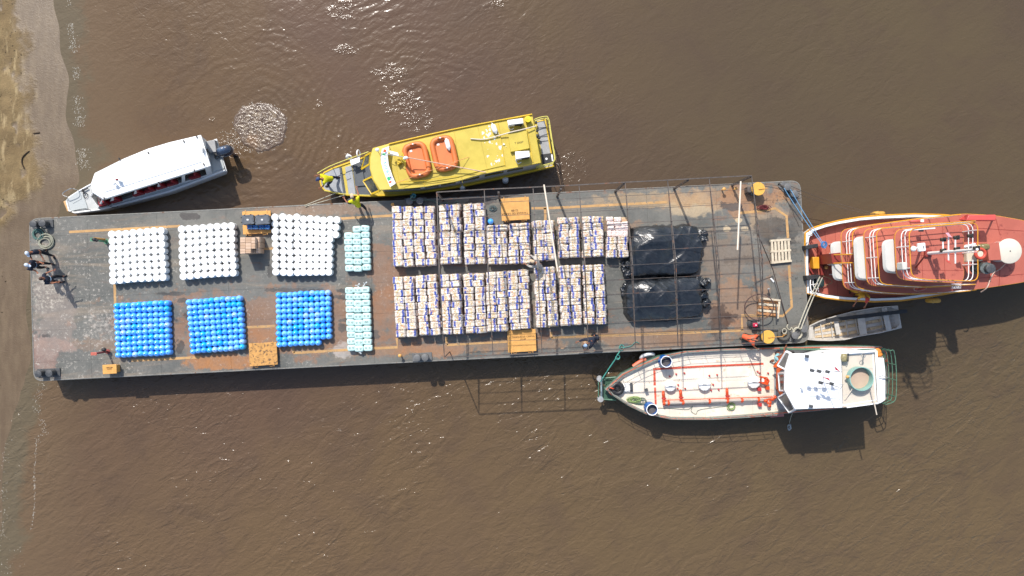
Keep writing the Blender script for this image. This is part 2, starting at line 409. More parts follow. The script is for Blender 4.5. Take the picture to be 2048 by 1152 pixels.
def s2(rg):
    line = [(85, 768), (72, 800), (80, 838), (90, 862), (74, 885), (68, 950), (70, 1005), (62, 1060)]
    for i in range(230):
        k = rg.randrange(len(line)-1); u = rg.random(); a, b = line[k], line[k+1]
        sc = 1.2 if k > 3 else 5; q = P(a[0]+(b[0]-a[0])*u+rg.gauss(0, sc), a[1]+(b[1]-a[1])*u, 0)
        yield q.x, q.y, .022 if k > 3 else .018, math.atan2(-(b[1]-a[1]), b[0]-a[0])+rg.gauss(0, .3)
    for i in range(170):
        py = rg.uniform(820, 1150); q = P(8-((py-820)/330)*2+rg.gauss(0, 6+10*(py > 1090)), py, 0); yield q.x, q.y, .02, rg.uniform(0, 6)
flecks('wavelet_foam', 'thin pale wavelet line rolling in at the lower bank', s2, 5)
def s3(rg):
    c = P(520, 255, 0)
    for i in range(130):
        a = rg.uniform(0, 6.283); rr = rg.choice([1.38, 1.46, 1.5, 1.2, .9, .6])*(1+rg.gauss(0, .03)); yield c.x+rr*math.cos(a), c.y+rr*math.sin(a)*.93, .028, a+1.57+rg.gauss(0, .3)
    for i in range(120):
        q = P(462+rg.gauss(0, 14), 285+rg.gauss(0, 12), 0); yield q.x, q.y, .02, rg.uniform(0, 3)
flecks('wash_foam', 'foam flecks thrown round the churned disc of water', s3, 8)

# litter, pebbles and a drift line on the bank
def s4(rg):
    for i in range(520):
        py = rg.uniform(-60, 1000); px = rg.uniform(-60, 45 if py < 430 else 30); q = P(px, py, 0)
        if xs(q.y)-q.x > 1.2 and noise.noise(Vector((q.x*.6, q.y*.6, 8))) > -.05: yield q
rg_ = random.Random(77); mb = MB()
for q in s4(rg_):
    z = sandz(q.x, q.y); s_ = rg_.uniform(.012, .035); mb.ell((q.x, q.y, z+s_*.3), (s_*rg_.uniform(1, 2), s_, s_*.5), 6, 4, Matrix.Rotation(rg_.uniform(0, 3), 3, 'Z'))
q = P(20, 300, 0); solo('bank_litter', mb, mat('dark_driftwood', C(84, 70, 50), .9, .4, 9), 'small dark pebbles and litter scattered over the dry sand', 'litter', (q.x, q.y, 0), kind='stuff')
for pts, lb in (([(62, 303), (50, 314), (48, 326), (52, 338)], 'dark curved driftwood stick on the wet sand left of the white boat'), ([(70, 268), (82, 266)], 'short dark twig on the sand above the driftwood stick')):
    v = []
    for a, b in pts: q = P(a, b, 0); v.append(Vector((q.x, q.y, sandz(q.x, q.y)+.03)))
    solo('driftwood', MB().tube(smoothpath(v, 4), .03, 6), mat('driftwood_brown', C(70, 54, 38), .9, .3, 9), lb, 'driftwood', v[0])
# ---------------------------------------------------------------- the barge
t = NT('barge_deck'); p = t.pos(); pr = t.map(p, rot=(0, 0, -R(2.8)))
streak = t.noise(t.map(pr, (.25, 1.6, 1)), 1.0, 5, .62, .4); n1 = t.noise(p, .35, 5, .62, .6); n2 = t.noise(p, 2.2, 6, .7, .4); n3 = t.noise(p, 9, 5, .75); n4 = t.noise(p, 1.1, 4, .6)
sx = t.n('SeparateXYZ'); t.put(sx.inputs[0], pr); X, Y = sx.outputs[0], sx.outputs[1]
col = t.mix(t.ss(n1, .36, .64), C(120, 119, 112), C(98, 99, 94))
col = t.mix(t.ss(streak, .50, .66, 0, .75), col, C(150, 136, 118))
rust = t.ma('MULTIPLY', t.ss(t.noise(t.map(pr, (.45, 1.2, 1), loc=(3, 7, 0)), .9, 6, .7, .5), .56, .68), t.ss(X, -19, -10, .25, 1))
col = t.mix(t.ma('MULTIPLY', rust, .72), col, C(150, 100, 66))
def bl(cl, f, *a, **k):
    global col
    b = t.blob(*a, p=p, **k); col = t.mix(t.ma('MULTIPLY', b, f), col, cl)
RUST = C(186, 124, 66); TAN = C(206, 182, 146)
bl(RUST, .9, 440, 724, 75, 16, amp=.4); bl(C(150, 118, 90), .5, 300, 690, 260, 12, amp=.8); bl(C(176, 130, 86), .5, 760, 700, 200, 10, amp=.7); bl(RUST, .8, 522, 668, 34, 14); bl(C(160, 112, 76), .6, 620, 640, 330, 60, amp=.8); bl(C(165, 125, 90), .5, 640, 418, 130, 12, amp=.5)
bl(C(160, 110, 72), .6, 770, 560, 34, 90, amp=.8); bl(TAN, .75, 1390, 410, 54, 22, soft=.4, amp=.6); bl(C(190, 160, 120), .55, 1300, 400, 110, 16); bl(C(190, 158, 120), .55, 1530, 430, 50, 40, amp=.8)
bl(C(186, 146, 104), .6, 1440, 395, 110, 20, amp=.7); bl(C(176, 122, 78), .55, 1500, 400, 60, 30, amp=.8); bl(C(168, 124, 86), .6, 1300, 675, 150, 18, amp=.5); bl(C(168, 130, 95), .5, 1020, 690, 120, 15); bl(C(176, 128, 84), .5, 1200, 450, 90, 10); bl(C(150, 124, 100), .5, 1450, 520, 60, 60, amp=.9)
bl(C(182, 128, 86), .55, 870, 700, 60, 14); bl(C(178, 130, 90), .5, 1480, 610, 60, 50, amp=.9)
for b in ((1478, 441, 7, 5), (1454, 458, 7, 7), (1490, 458, 8, 5)): bl(C(222, 198, 160), .9, *b, soft=.2, amp=.3)
bl(C(168, 132, 118), .6, 92, 705, 40, 38, amp=.8); bl(C(168, 150, 138), .45, 110, 620, 40, 100, amp=.8); bl(C(205, 196, 188), .6, 690, 700, 22, 16, amp=.5)
# chipped paint: pale flecks, mostly at the landing end
chn = t.noise(p, 6.5, 8, .85); chip = t.ss(chn, .56, .61); chm = t.ss(t.noise(p, .42, 3, .6), .44, .66)
wl = t.ma('ADD', t.ss(X, -17, -23, 0, .8), t.ma('MULTIPLY', chm, t.ss(X, -2, -12, .35, .85)))
col = t.mix(t.ma('MULTIPLY', chip, t.ma('MINIMUM', wl, 1.0)), col, C(206, 198, 186))
col = t.mix(t.ma('MULTIPLY', t.blob(200, 652, 38, 36, p=p, amp=.5), t.ss(chn, .47, .60, 0, .85)), col, C(200, 190, 178))
col = t.mix(t.ma('MULTIPLY', t.blob(90, 590, 42, 40, p=p, amp=.5), t.ss(chn, .47, .60, 0, .85)), col, C(206, 196, 180))
# oil and soot specks at the working end
spk = t.ss(t.noise(p, 7, 5, .7), .60, .66); spm = t.ma('MAXIMUM', t.blob(1540, 455, 70, 90, p=p, amp=.5), t.blob(1590, 540, 20, 120, p=p, amp=.5))
col = t.mix(t.ma('MULTIPLY', spk, t.ma('MAXIMUM', spm, .10)), col, C(38, 38, 38))
bl(C(50, 50, 50), .75, 1545, 462, 40, 30, amp=.7); bl(C(60, 58, 56), .6, 1590, 440, 14, 50, amp=.7); bl(C(74, 52, 40), .8, 1440, 645, 22, 30, amp=.9); bl(C(74, 52, 40), .8, 1458, 632, 18, 5, amp=.6)
bl(C(64, 58, 56), .9, 381, 433, 20, 8, soft=.15, amp=.5); bl(C(72, 66, 64), .9, 960, 403, 30, 8, soft=.15, amp=.4); bl(C(74, 60, 56), .85, 1463, 413, 20, 9, soft=.15, amp=.8); bl(C(70, 66, 62), .8, 1558, 485, 40, 5)
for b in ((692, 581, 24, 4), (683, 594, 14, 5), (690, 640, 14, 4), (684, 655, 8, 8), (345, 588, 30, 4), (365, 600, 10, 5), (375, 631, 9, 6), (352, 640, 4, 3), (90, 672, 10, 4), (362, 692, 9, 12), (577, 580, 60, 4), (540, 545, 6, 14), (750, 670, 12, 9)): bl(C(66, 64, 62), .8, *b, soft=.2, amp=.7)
bl(C(100, 84, 70), .6, 1497, 520, 60, 8, amp=.7)
col = t.mix(t.ss(n2, .60, .78, 0, .4), col, C(64, 64, 62)); col = t.mix(t.ss(n4, .3, .75, 0, .35), col, C(128, 124, 118))
col = t.mix(1.0, col, t.ss(n3, .25, .75, .88, 1.12), 'MULTIPLY'); grain = t.noise(t.map(pr, (1, 2.2, 1)), 16, 4, .8); col = t.mix(1.0, col, t.ss(grain, .3, .7, .90, 1.10), 'MULTIPLY')
t.bump(t.ma('ADD', n3, t.ma('MULTIPLY', n1, 3)), .35, .015)
DECKM = t.fin(col, t.ss(n2, .3, .7, .42, .62))
HULLM = mat('barge_hull_paint', C(70, 74, 76), .55, .2, 1.5, dirt=C(105, 72, 50), damt=.45, dsc=2)

BC = [P(58, 437), P(1601, 360.5), P(1619, 685), P(67, 763)]     # TL TR BR BL
uu = ((BC[1]-BC[0])+(BC[2]-BC[3])).normalized(); vv = Vector((-uu.y, uu.x, 0))
BA = math.atan2(uu.y, uu.x)
barge = thing('cargo_barge', 'long flat steel barge with worn grey deck, loaded with drums, jugs and sacks', 'barge', (P(840, 560).x, P(840, 560).y, 0))
outl = round_poly([Vector((c.x, c.y, DK)) for c in BC], .5, 6)
mb = MB(); ins = inset(outl, .02)
mb.loft([[Vector((q.x, q.y, z)) for q in (outl if z > -.3 else inset(outl, .3))] for z in (-1.0, 0.0, 1.38, 1.44)], True, True)
part('hull', mb, HULLM, barge)
# deck plates, each a sheet with a narrow recessed joint
def bil(u, v): return (BC[3].lerp(BC[2], u)).lerp(BC[0].lerp(BC[1], u), v)
ucuts = [0, .075, .165, .255, .345, .44, .53, .62, .71, .80, .89, .955, 1]; vcuts = [0, .115, .31, .50, .69, .885, 1]
inner = inset(outl, .07)
for i in range(12):
    for j in range(6):
        u0, u1, v0, v1 = ucuts[i], ucuts[i+1], vcuts[j], vcuts[j+1]; g = .0035
        q = [bil(u0, v0), bil(u1, v0), bil(u1, v1), bil(u0, v1)]
        cu, cv = (0 if i == 0 else 1 if i == 11 else None), (0 if j == 0 else 1 if j == 5 else None)
        q = inset([Vector(a) for a in q], g)
        if cu is not None and cv is not None:
            k = {(0, 0): 0, (1, 0): 1, (1, 1): 2, (0, 1): 3}[(cu, cv)]; out = []
            for m_, a in enumerate(q):
                if m_ != k: out.append(a); continue
                pr_, nx_ = q[m_-1], q[(m_+1) % 4]; a0 = a+(pr_-a).normalized()*.5; a2 = a+(nx_-a).normalized()*.5
                for e in range(6): tt = e/5; out.append(a0*(1-tt)**2+a*2*tt*(1-tt)+a2*tt*tt)
            q = out
        part('deck_plate', MB().prism(q, DK-.061, DK-.001+random.uniform(-.0006, .0006)), DECKM, barge, smooth=False)
RIM = mat('deck_edge_steel', C(140, 138, 132), .5, .2, 3, dirt=C(120, 84, 60), damt=.45, dsc=3)
rim = inset(outl, .03); part('rubbing_strake', MB().tube([Vector((q.x, q.y, DK-.02)) for q in rim], .04, 6, closed=True), RIM, barge)
# painted lines
LINE = mat('faded_ochre_line', C(204, 160, 104), .6, .16, 3, dirt=C(132, 122, 106), damt=.46, dsc=6)
def deckline(pts, wpx=5.0):
    pts = PP(pts, DK+.0045); wd = wpx*35/F/2; L = []; Rr = []
    for i, q in enumerate(pts):
        d = (pts[min(i+1, len(pts)-1)]-pts[max(i-1, 0)]).normalized(); n = Vector((-d.y, d.x, 0)); L.append(q+n*wd); Rr.append(q-n*wd)
    mb = MB(); n = len(pts); mb.add(L+Rr, [(i, i+1, n+i+1, n+i) for i in range(n-1)]); part('painted_line', mb, LINE, barge, smooth=False)
for l in ([(138, 464), (250, 458), (360, 452)], [(676, 437.5), (785, 431)], [(1105, 416), (1200, 411), (1280, 407), (1335, 404)], [(1480, 426), (1525, 421.5), (1550, 416.5), (1573, 432), (1576, 476)],
          [(1578, 531), (1583.6, 614), (1565.5, 632), (1483.6, 631), (1484.4, 661)], [(1200, 672), (1355, 666), (1487, 660.5)], [(229, 566), (230.5, 612)], [(262, 721), (330, 718), (400, 714.5)],
          [(587, 706), (690, 700), (794.5, 694.5), (793.5, 676)], [(1063, 416.5), (1105, 416)], [(893.6, 690), (968, 685.5), (1014, 683)], [(893, 674), (893.6, 690)], [(1103, 676), (1172, 673), (1200, 672)], [(587, 706), (586, 690)], [(1090, 416), (1091, 444)], [(528, 497.5), (546, 497)], [(488, 655), (550, 652)], [(1103, 664), (1103, 676)]):
    deckline(l)

# twin bollards
def bollard(a, b, label, pad=None, r=.17, h=.48, m=DGREY):
    A, B = P(*a, DK+h), P(*b, DK+h); A.z = B.z = DK; c = (A+B)/2; o = thing('mooring_bollard', label, 'bollard', c, 'twin bollards round the barge deck')
    d = (B-A).normalized(); mid = Vector(c)
    part('base_plate', MB().beam(A-d*.3+Vector((0, 0, .03)), B+d*.3+Vector((0, 0, .03)), .42, .06), m, o, bevel=.01)
    for q in (A, B):
        part('post', MB().lathe(q, [(r*.86, .04), (r*.80, h*.6), (r*.86, h*.82), (r*1.08, h*.86), (r*1.05, h*.95), (r*.6, h), (0.01, h)], 20), m, o)
    return o
bollard((65, 447.5), (83, 446), 'dark twin bollard at the upper left deck corner above the rope coils')
bollard((75, 748), (97, 747), 'dark twin bollard at the lower left deck corner')
LG = mat('grey_bollard_paint', C(112, 112, 112), .55, .12, 6, dirt=C(80, 76, 70), damt=.4)
bollard((818.5, 402.5), (839.5, 401.5), 'grey twin bollard above the first sack stacks, with a green rope end', m=LG)
bollard((834, 716), (850, 715), 'grey twin bollard on the lower edge below the first sack stacks', m=LG)
bollard((1576, 373.5), (1589.5, 387), 'grey twin bollard at the upper right corner holding the blue ropes', m=LG, h=.4)
bollard((1591, 671), (1609, 658), 'grey twin bollard at the lower right corner wound with pale rope', m=LG, h=.4)

# tank hatches
INK = mat('black_stencil', C(60, 48, 36), .8, .2, 20)
def hatch(c4, h, label, text=None, flip=False, tsize=.135, worn=False, tpos=None, name='tank_hatch', handles=True):
    q = PP(c4, DK+h); o = thing(name, label, 'hatch', (sum(a.x for a in q)/4, sum(a.y for a in q)/4, DK))
    m = YDECKW if worn else YDECK
    base = inset(q, .05); part('coaming', MB().prism(base, DK, DK+h-.03), m, o, bevel=.008)
    part('lid', MB().prism(q, DK+h-.05, DK+h), m, o, bevel=.012)
    up = (q[0]-q[3]).normalized(); rt = (q[1]-q[0]).normalized(); tp = lambda u, v, z=0: q[3].lerp(q[2], u).lerp(q[0].lerp(q[1], u), v)+Vector((0, 0, z))
    if handles:
        for u in (.12, .87):
            part('hinge', MB().beam(tp(u, .9, .01), tp(u, 1.05, .01), .035, .025), m, o)
            part('latch', MB().beam(tp(u, .08, .01), tp(u, -.06, .01), .03, .025), m, o)
        for u in (.24, .76):
            a, b = tp(u-.05, -.005, -.02), tp(u+.05, -.005, -.02); part('handle', MB().tube([a, a-up*.06, b-up*.06, b], .009, 5), m, o)
    if text:
        for k, s in enumerate(text.split('\n')):
            me = textmesh(s, tsize, INK); lt = newobj('lettering', me, o); pos = tp(*tpos, .004)+(-up if not flip else up)*(k*tsize*1.05)
            lt.location = pos-o.location; lt.rotation_euler = (0, 0, math.atan2(rt.y, rt.x)+(math.pi if flip else 0))
    return o
YDECKW = mat('worn_ochre_paint', C(216, 160, 88), .55, .12, 5, dirt=C(112, 86, 58), damt=.50, dsc=7, bump=.2)
hatch([(484, 423), (541, 421), (542, 466), (486, 469)], .22, 'ochre tank hatch lying under the two grey crates')
hatch([(497.5, 687), (553, 684), (555.5, 729), (499, 733)], .22, 'ochre tank hatch with a soot stained lid below the right blue jugs', worn=True)
hatch([(1001, 397.5), (1057.5, 393.5), (1059.5, 438.5), (1003.5, 442)], .32, 'ochre cargo tank hatch at the top edge with upside down black stencilling', 'TANQUE DE CARGA\n02-BB', True, .145, tpos=(.48, .30))
hatch([(1014.5, 661.5), (1071, 658), (1073, 702), (1016.5, 705.5)], .32, 'ochre cargo tank hatch at the lower edge, half shaded by the sacks', 'TANQUE DE CARGA\n02-BE', False, .125, tpos=(.55, .68))
hatch([(204.5, 730), (232.5, 728.5), (233.5, 747), (205.5, 748.5)], .42, 'small tall ochre hatch box beside the lower left corner', 'ABERTURA\nCORPO', False, .07, tpos=(.5, .68), name='small_hatch', handles=False)

# vents, cleats, yellow drums
GRN = mat('green_enamel', C(90, 140, 110), .5, .15, 6)
def stand(px, py, z): q = P(px, py, z); return q
o = thing('gooseneck_vent', 'yellow and green gooseneck vent pipe with a black head, left of the first white buckets', 'vent pipe', stand(213, 483, DK))
b = stand(213, 483, DK); tpz = stand(187, 478.5, DK+1.0)
part('base_flange', MB().lathe(b, [(.14, 0), (.14, .03), (.07, .035), (.07, .06)], 16), GRN, o)
part('pipe', MB().cyl(b, (b.x, b.y, DK+.95), .055, 12), GRN, o)
part('bend', MB().tube(smoothpath([(b.x-.02, b.y+.10, DK+.12), (b.x-.02, b.y+.10, DK+.8), (b.x-.04, b.y+.09, DK+1.0)], 4), .05, 10), YDECK, o)
part('vent_head', MB().ell((b.x-.02, b.y+.03, DK+1.0), (.13, .10, .10)).ell((b.x+.08, b.y-.01, DK+.96), (.09, .08, .08)), BLACK, o)
part('cap_plate', MB().box((b.x-.10, b.y+.03, DK+1.06), (.16, .18, .02)), GRN, o)
b = stand(216, 703, DK); RED = mat('red_oxide', C(150, 66, 60), .5, .15, 6)
o = thing('fire_hydrant_post', 'dark red hydrant post with a flat salmon top, near the small hatch box', 'hydrant', b)
part('base_flange', MB().lathe(b, [(.12, 0), (.12, .03), (.06, .035)], 16), RED, o); part('pipe', MB().cyl(b, (b.x, b.y, DK+1.0), .05, 12), RED, o)
part('top_plate', MB().box((b.x-.10, b.y-.02, DK+1.02), (.30, .16, .04)), mat('salmon_paint', C(206, 110, 92), .5), o, bevel=.01)
part('valve', MB().ell((b.x+.0, b.y+.13, DK+.35), (.12, .10, .10)), BLACK, o)
YEL = mat('yellow_drum_paint', C(240, 186, 84), .45, .07, 5, dirt=C(225, 215, 190), damt=.32, dsc=5)
for (px, py, lb) in ((1517, 377.5, 'round yellow capped windlass drum by the upper edge of the roof frame'), (1536.5, 674, 'round yellow capped windlass drum beside the spare wheel, lower edge')):
    c = P(px, py, DK+.62); c.z = DK; o = thing('windlass_drum', lb, 'windlass', c, 'yellow capped windlass drums')
    part('cap', MB().lathe(c, [(.02, .62), (.33, .62), (.34, .60), (.34, .55), (.30, .54)], 32), YEL, o)
    part('drum', MB().lathe(c, [(.30, 0), (.30, .05), (.20, .08), (.20, .5), (.30, .54)], 24), DGREY, o)
    part('gear_guard', MB().box((c.x-.40, c.y-.02, DK+.25), (.22, .30, .5)), IRON, o, bevel=.02)
    part('crank_shaft', MB().cyl((c.x, c.y-.03, DK+.66), (c.x+(.75 if py > 500 else .45), c.y+.03, DK+.62), .018, 6), YDECK, o)
for (px, py, lb) in ((1448.5, 378, 'ochre mushroom air vent left of the roof post, upper edge'), (1472, 377, 'small ochre vent stub beside the last roof post'), (785, 409, 'small ochre vent stub above the first sack stack'), (799.5, 711.5, 'small ochre vent stub on the lower edge left of the bollard')):
    c = P(px, py, DK+.4); c.z = DK; o = thing('mushroom_vent', lb, 'vent', c)
    part('stem', MB().cyl(c, c+Vector((0, 0, .38)), .035, 10), YDECK, o); part('cap', MB().lathe(c, [(.085, .36), (.09, .39), (.06, .42), (.01, .43)], 16), YDECK, o)

# ---------------------------------------------------------------- roof frame of trusses and purlins
rf = thing('roof_frame', 'bare rusty steel roof frame of trusses and purlins standing over the cargo', 'roof frame', P(1200, 540, DK))
tops = [(873.8, 384.5), (968.5, 379), (1066, 374.6), (1158, 370), (1250, 364.7), (1335, 360.5), (1418, 355.8), (1502.8, 351.5)]
bots = [(888.7, 714.5), (986, 710), (1084, 706), (1177, 701.5), (1271, 697), (1356, 693), (1440.8, 688.5), (1526.5, 684.6)]
ZE, ZR = 4.3, 4.95
def ridge(tv): return ZE+(ZR-ZE)*(1-abs(2*tv-1))
TR = []
for a, b in zip(tops, bots):
    A, B = P(*a, ZE), P(*b, ZE); TR.append((A, B)); tr = MB()
    up = [A.lerp(B, k/12) for k in range(13)]; lo = []
    for k, q in enumerate(up): q.z = ridge(k/12); lo.append(Vector((q.x, q.y, ZE+.02+(.26)*(1-abs(2*k/12-1)))))
    for k in (0, 6): tr.beam(up[k], up[min(12, k+6)], .036, .04); tr.beam(lo[k], lo[min(12, k+6)], .030, .035)
    part('truss', tr, IRON, rf, smooth=False); lace = MB()
    for k in range(1, 12):
        lace.beam(up[k], lo[k], .018); lace.beam(lo[k], up[k+1 if k < 6 else k-1], .015)
    part('truss_lacing', lace, IRON, rf, smooth=False)
for k in range(13):
    mb = MB(); dz = .045
    for i in range(7):
        p0 = TR[i][0].lerp(TR[i][1], k/12); p1 = TR[i+1][0].lerp(TR[i+1][1], k/12); p0.z = p1.z = ridge(k/12)+dz
        mb.beam(p0, p1, .020 if 0 < k < 12 else .05, .024)
    part('purlin', mb, IRON, rf, smooth=False)
mb = MB(); p0 = TR[0][0].lerp(TR[0][1], .035); p1 = TR[-1][0].lerp(TR[-1][1], .035); p0.z = p1.z = 3.75; mb.beam(p0, p1, .03); part('side_rail', mb, IRON, rf)
for (px, py) in ((874, 384.5), (997, 383), (1122, 375.6), (1248, 365.4), (1376, 359), (1502, 351.5)):
    a = P(px, py, ZE); part('post', MB().beam((a.x, a.y-.03, DK), (a.x, a.y-.03, ZE-.03), .09), IRON, rf, smooth=False)
for i in (0, 3, 7):
    a = TR[i][1]; part('post', MB().beam((a.x, a.y-.0, DK), (a.x, a.y, ZE-.03), .04), IRON, rf, smooth=False)
PALE = mat('pale_pvc', C(236, 220, 200), .5, .06, 3)
for (a, b, lb) in (((1088, 369.5), (1115.5, 543), 'long pale pole lying across the roof frame above the sack stacks'), ((1481.5, 363), (1475, 500), 'long pale pole lying across the right end of the roof frame')):
    A, B = P(*a, 4.45), P(*b, 5.05); solo('pale_pole', MB().cyl(A, B, .042, 10), PALE, lb, 'pole', (A+B)/2, 'pale poles on the roof frame')
# ---------------------------------------------------------------- cargo: buckets, jugs, jerrycans
t = NT('white_plastic'); rn = t.rnd()
c = t.mix(rn, (.80, .80, .79, 1), (.74, .76, .76, 1)); t.b.inputs['Subsurface Weight'].default_value = .5; t.b.inputs['Subsurface Scale'].default_value = .12; t.b.inputs['Subsurface Radius'].default_value = (1, 1, 1)
BUCKET = t.fin(c, .42)
bh = .42
bk = MB().lathe((0, 0, 0), [(.150, 0), (.172, .02), (.178, .30), (.181, .33), (.177, .345), (.177, .365)], 24).mesh('bucket', BUCKET)
lid = MB().lathe((0, 0, 0), [(.181, .345), (.183, .40), (.176, .415), (.160, .42), (.155, .412), (.02, .412)], 24).mesh('lid', BUCKET)
def bilin(c4, u, v):
    a = (lerp(c4[0][0], c4[1][0], u), lerp(c4[0][1], c4[1][1], u)); b = (lerp(c4[3][0], c4[2][0], u), lerp(c4[3][1], c4[2][1], u))
    return lerp(a[0], b[0], v), lerp(a[1], b[1], v)
rg = random.Random(11)
def place(me, subs, px, py, zt, name, label, cat, group, rz, sc=1.0):
    q = P(px, py, DK+zt); o = newobj(name, me); o.location = (q.x, q.y, DK); o.rotation_euler = (0, 0, rz); o.scale = (sc, sc, sc)
    tag(o, label, cat, group)
    for nm, m2 in subs: newobj(nm, m2, o)
    return o
def bgrid(c4, nc, nr, where, grp):
    for r in range(nr):
        for c in range(nc):
            px, py = bilin(c4, c/(nc-1), r/(nr-1)); px += rg.gauss(0, .28)+(.5*math.sin(r*1.3)); py += rg.gauss(0, .25)+.5*math.sin(c*.9+r*.3)
            place(bk, [('lid', lid)], px, py, bh, 'bucket', f'white lidded bucket, {ORD[r+1]} row down, {ORD[c+1]} from left, in the {where}', 'bucket', grp, rg.uniform(0, 6))
bgrid([(223, 468.5), (321, 461.5), (325.5, 554), (225, 561.5)], 8, 8, 'leftmost white block', 'white buckets in the leftmost block')
bgrid([(363, 458), (462, 452), (465.5, 545), (366, 552.5)], 8, 8, 'middle white block', 'white buckets in the middle block')
cx = [549.6, 565.1, 578.5, 593.3, 606.8, 620.4, 633.6, 646.5, 660, 673.2]; cy = [434.3, 433.9, 436, 434.3, 438.5, 437.8, 438.9, 440.3, 439.4, 439.9]
for r in range(9):
    for c in range(10):
        if c == 9 and r > 2: continue
        v = r/8; px = cx[c]+v*(1.2 if c < 4 else -.5-(c-4)*.5)+rg.gauss(0, .3)-(r*1.0 if c == 9 else 0); yb = 543.8+.9*math.sin(c*.7)+c*.15
        py = lerp(cy[c], yb, v)+rg.gauss(0, .25)+(r*1.6 if c == 9 else 0)
        place(bk, [('lid', lid)], px, py, bh, 'bucket', f'white lidded bucket, {ORD[r+1]} row down, {ORD[c+1]} from left, in the rightmost white block', 'bucket', 'white buckets in the rightmost block', rg.uniform(0, 6))

t = NT('blue_plastic'); rn = t.rnd(); wn = t.n('TexWhiteNoise', noise_dimensions='1D'); t.put(wn.inputs['W'], rn)
c = t.mix(rn, C(60, 158, 248, 1.15), C(112, 184, 252, 1.15)); c = t.mix(t.ss(wn.outputs['Value'], .86, .9), c, C(30, 176, 235, 1)); c = t.mix(t.ss(wn.outputs['Value'], .14, .05), c, C(150, 196, 250, 1))
t.b.inputs['Coat Weight'].default_value = .6; t.b.inputs['Coat Roughness'].default_value = .12
BLUEJ = t.fin(c, .16, 0, .6)
jug = MB().lathe((0, 0, 0), [(.115, 0), (.132, .02), (.148, .05), (.148, .12), (.142, .135), (.148, .15), (.148, .22), (.142, .235), (.148, .25), (.147, .30), (.134, .335), (.114, .368), (.088, .395), (.058, .414), (.034, .424), (.026, .44)], 20).mesh('water_jug', BLUEJ)
CAPB = mat('pale_blue_cap', C(150, 195, 250), .25, .05, 4)
cap = MB().lathe((0, 0, 0), [(.026, .430), (.028, .455), (.022, .466), (.005, .47)], 12).mesh('cap', CAPB)
def jgrid(c4, nc, nr, where, grp, skip=()):
    for r in range(nr):
        for c in range(nc):
            if (r, c) in skip: continue
            px, py = bilin(c4, c/(nc-1), r/(nr-1)); px += rg.gauss(0, .32); py += rg.gauss(0, .3)+.4*math.sin(c*.8+r)
            o = place(jug, [('cap', cap)], px, py, .46, 'water_jug', f'blue water jug, {ORD[r+1]} row down, {ORD[c+1]} from left, in the {where}', 'water jug', grp, rg.uniform(0, 6))
            o.rotation_euler[0] = rg.gauss(0, .02); o.rotation_euler[1] = rg.gauss(0, .02)
jgrid([(229.4, 611.7), (330, 606.5), (332.5, 706), (233, 711)], 10, 10, 'leftmost blue block', 'blue jugs in the leftmost block')
jgrid([(375, 604.5), (475.5, 597), (482, 695), (383, 703)], 10, 10, 'middle blue block', 'blue jugs in the middle block')
jgrid([(554.8, 590.5), (653.5, 585.5), (656, 684), (556, 690)], 10, 10, 'rightmost blue block', 'blue jugs in the rightmost block', {(9, 8), (9, 9)})
q = P(980.8, 442, DK+.46); o = place(jug, [('cap', cap)], 981, 442.3, .46, 'water_jug', 'single light blue water jug standing left of the upper ochre hatch', 'water jug', None, 0)

t = NT('mint_plastic'); c = t.mix(t.rnd(), C(206, 236, 230, .85), C(190, 224, 220, .85)); t.b.inputs['Coat Weight'].default_value = .3
MINT = t.fin(c, .3); RING = mat('dark_bottle_neck', C(50, 66, 68), .4)
jc = MB().ell((0, 0, .17), (.225, .163, .17), 22, 10, e=.45, e2=.35).mesh('water_can', MINT)
rgm = [[MB().torus((sx_*sp_, .0, .337), .038, .011, 14, 6).mesh('neck_ring', RING) for sx_ in (-1, 1)] for sp_ in (.09, .05)]
capm = MB().lathe((-.085, 0, 0), [(.022, .33), (.022, .352), (.005, .354)], 10).lathe((.085, 0, 0), [(.022, .33), (.022, .352), (.005, .354)], 10).mesh('caps', MINT)
def cgrid(cols, where, grp):
    for c, (x0, x1, ys) in enumerate(cols):
        for r, y in enumerate(ys):
            px = lerp(x0, x1, r/(len(ys)-1))+rg.gauss(0, .25)
            o = place(jc, [('neck_ring', m_) for m_ in rgm[0 if rg.random() < .75 else 1]], px, y+rg.gauss(0, .2), .34, 'water_can', f'pale mint water can, {ORD[r+1]} down in the {["left", "middle", "right"][c]} column of the {where}', 'water can', grp, rg.gauss(0, .04))
Z = lambda a: [430+y/3.972 for y in a]; ZX = lambda x: 670+x/3.972
cgrid([(ZX(104), ZX(114), Z([163, 213, 265, 317, 369, 423])), (ZX(170), ZX(180), Z([112, 163, 213, 265, 317, 370, 426])), (ZX(238), ZX(249), Z([105, 157, 208, 260, 312, 363, 416]))], 'upper mint block', 'pale mint cans in the upper block')
cgrid([(ZX(112), ZX(130), Z([598, 650, 700, 751, 802, 853, 903, 953, 1004, 1056])), (ZX(176), ZX(192), Z([598, 649, 702, 752, 806, 857, 908, 961, 1013, 1062])), (ZX(239), ZX(259), Z([594, 646, 697, 750, 802, 852, 904, 955, 1007, 1058]))], 'lower mint block', 'pale mint cans in the lower block')
CLEAR = mat('milky_film', C(235, 240, 240, .8), .25)
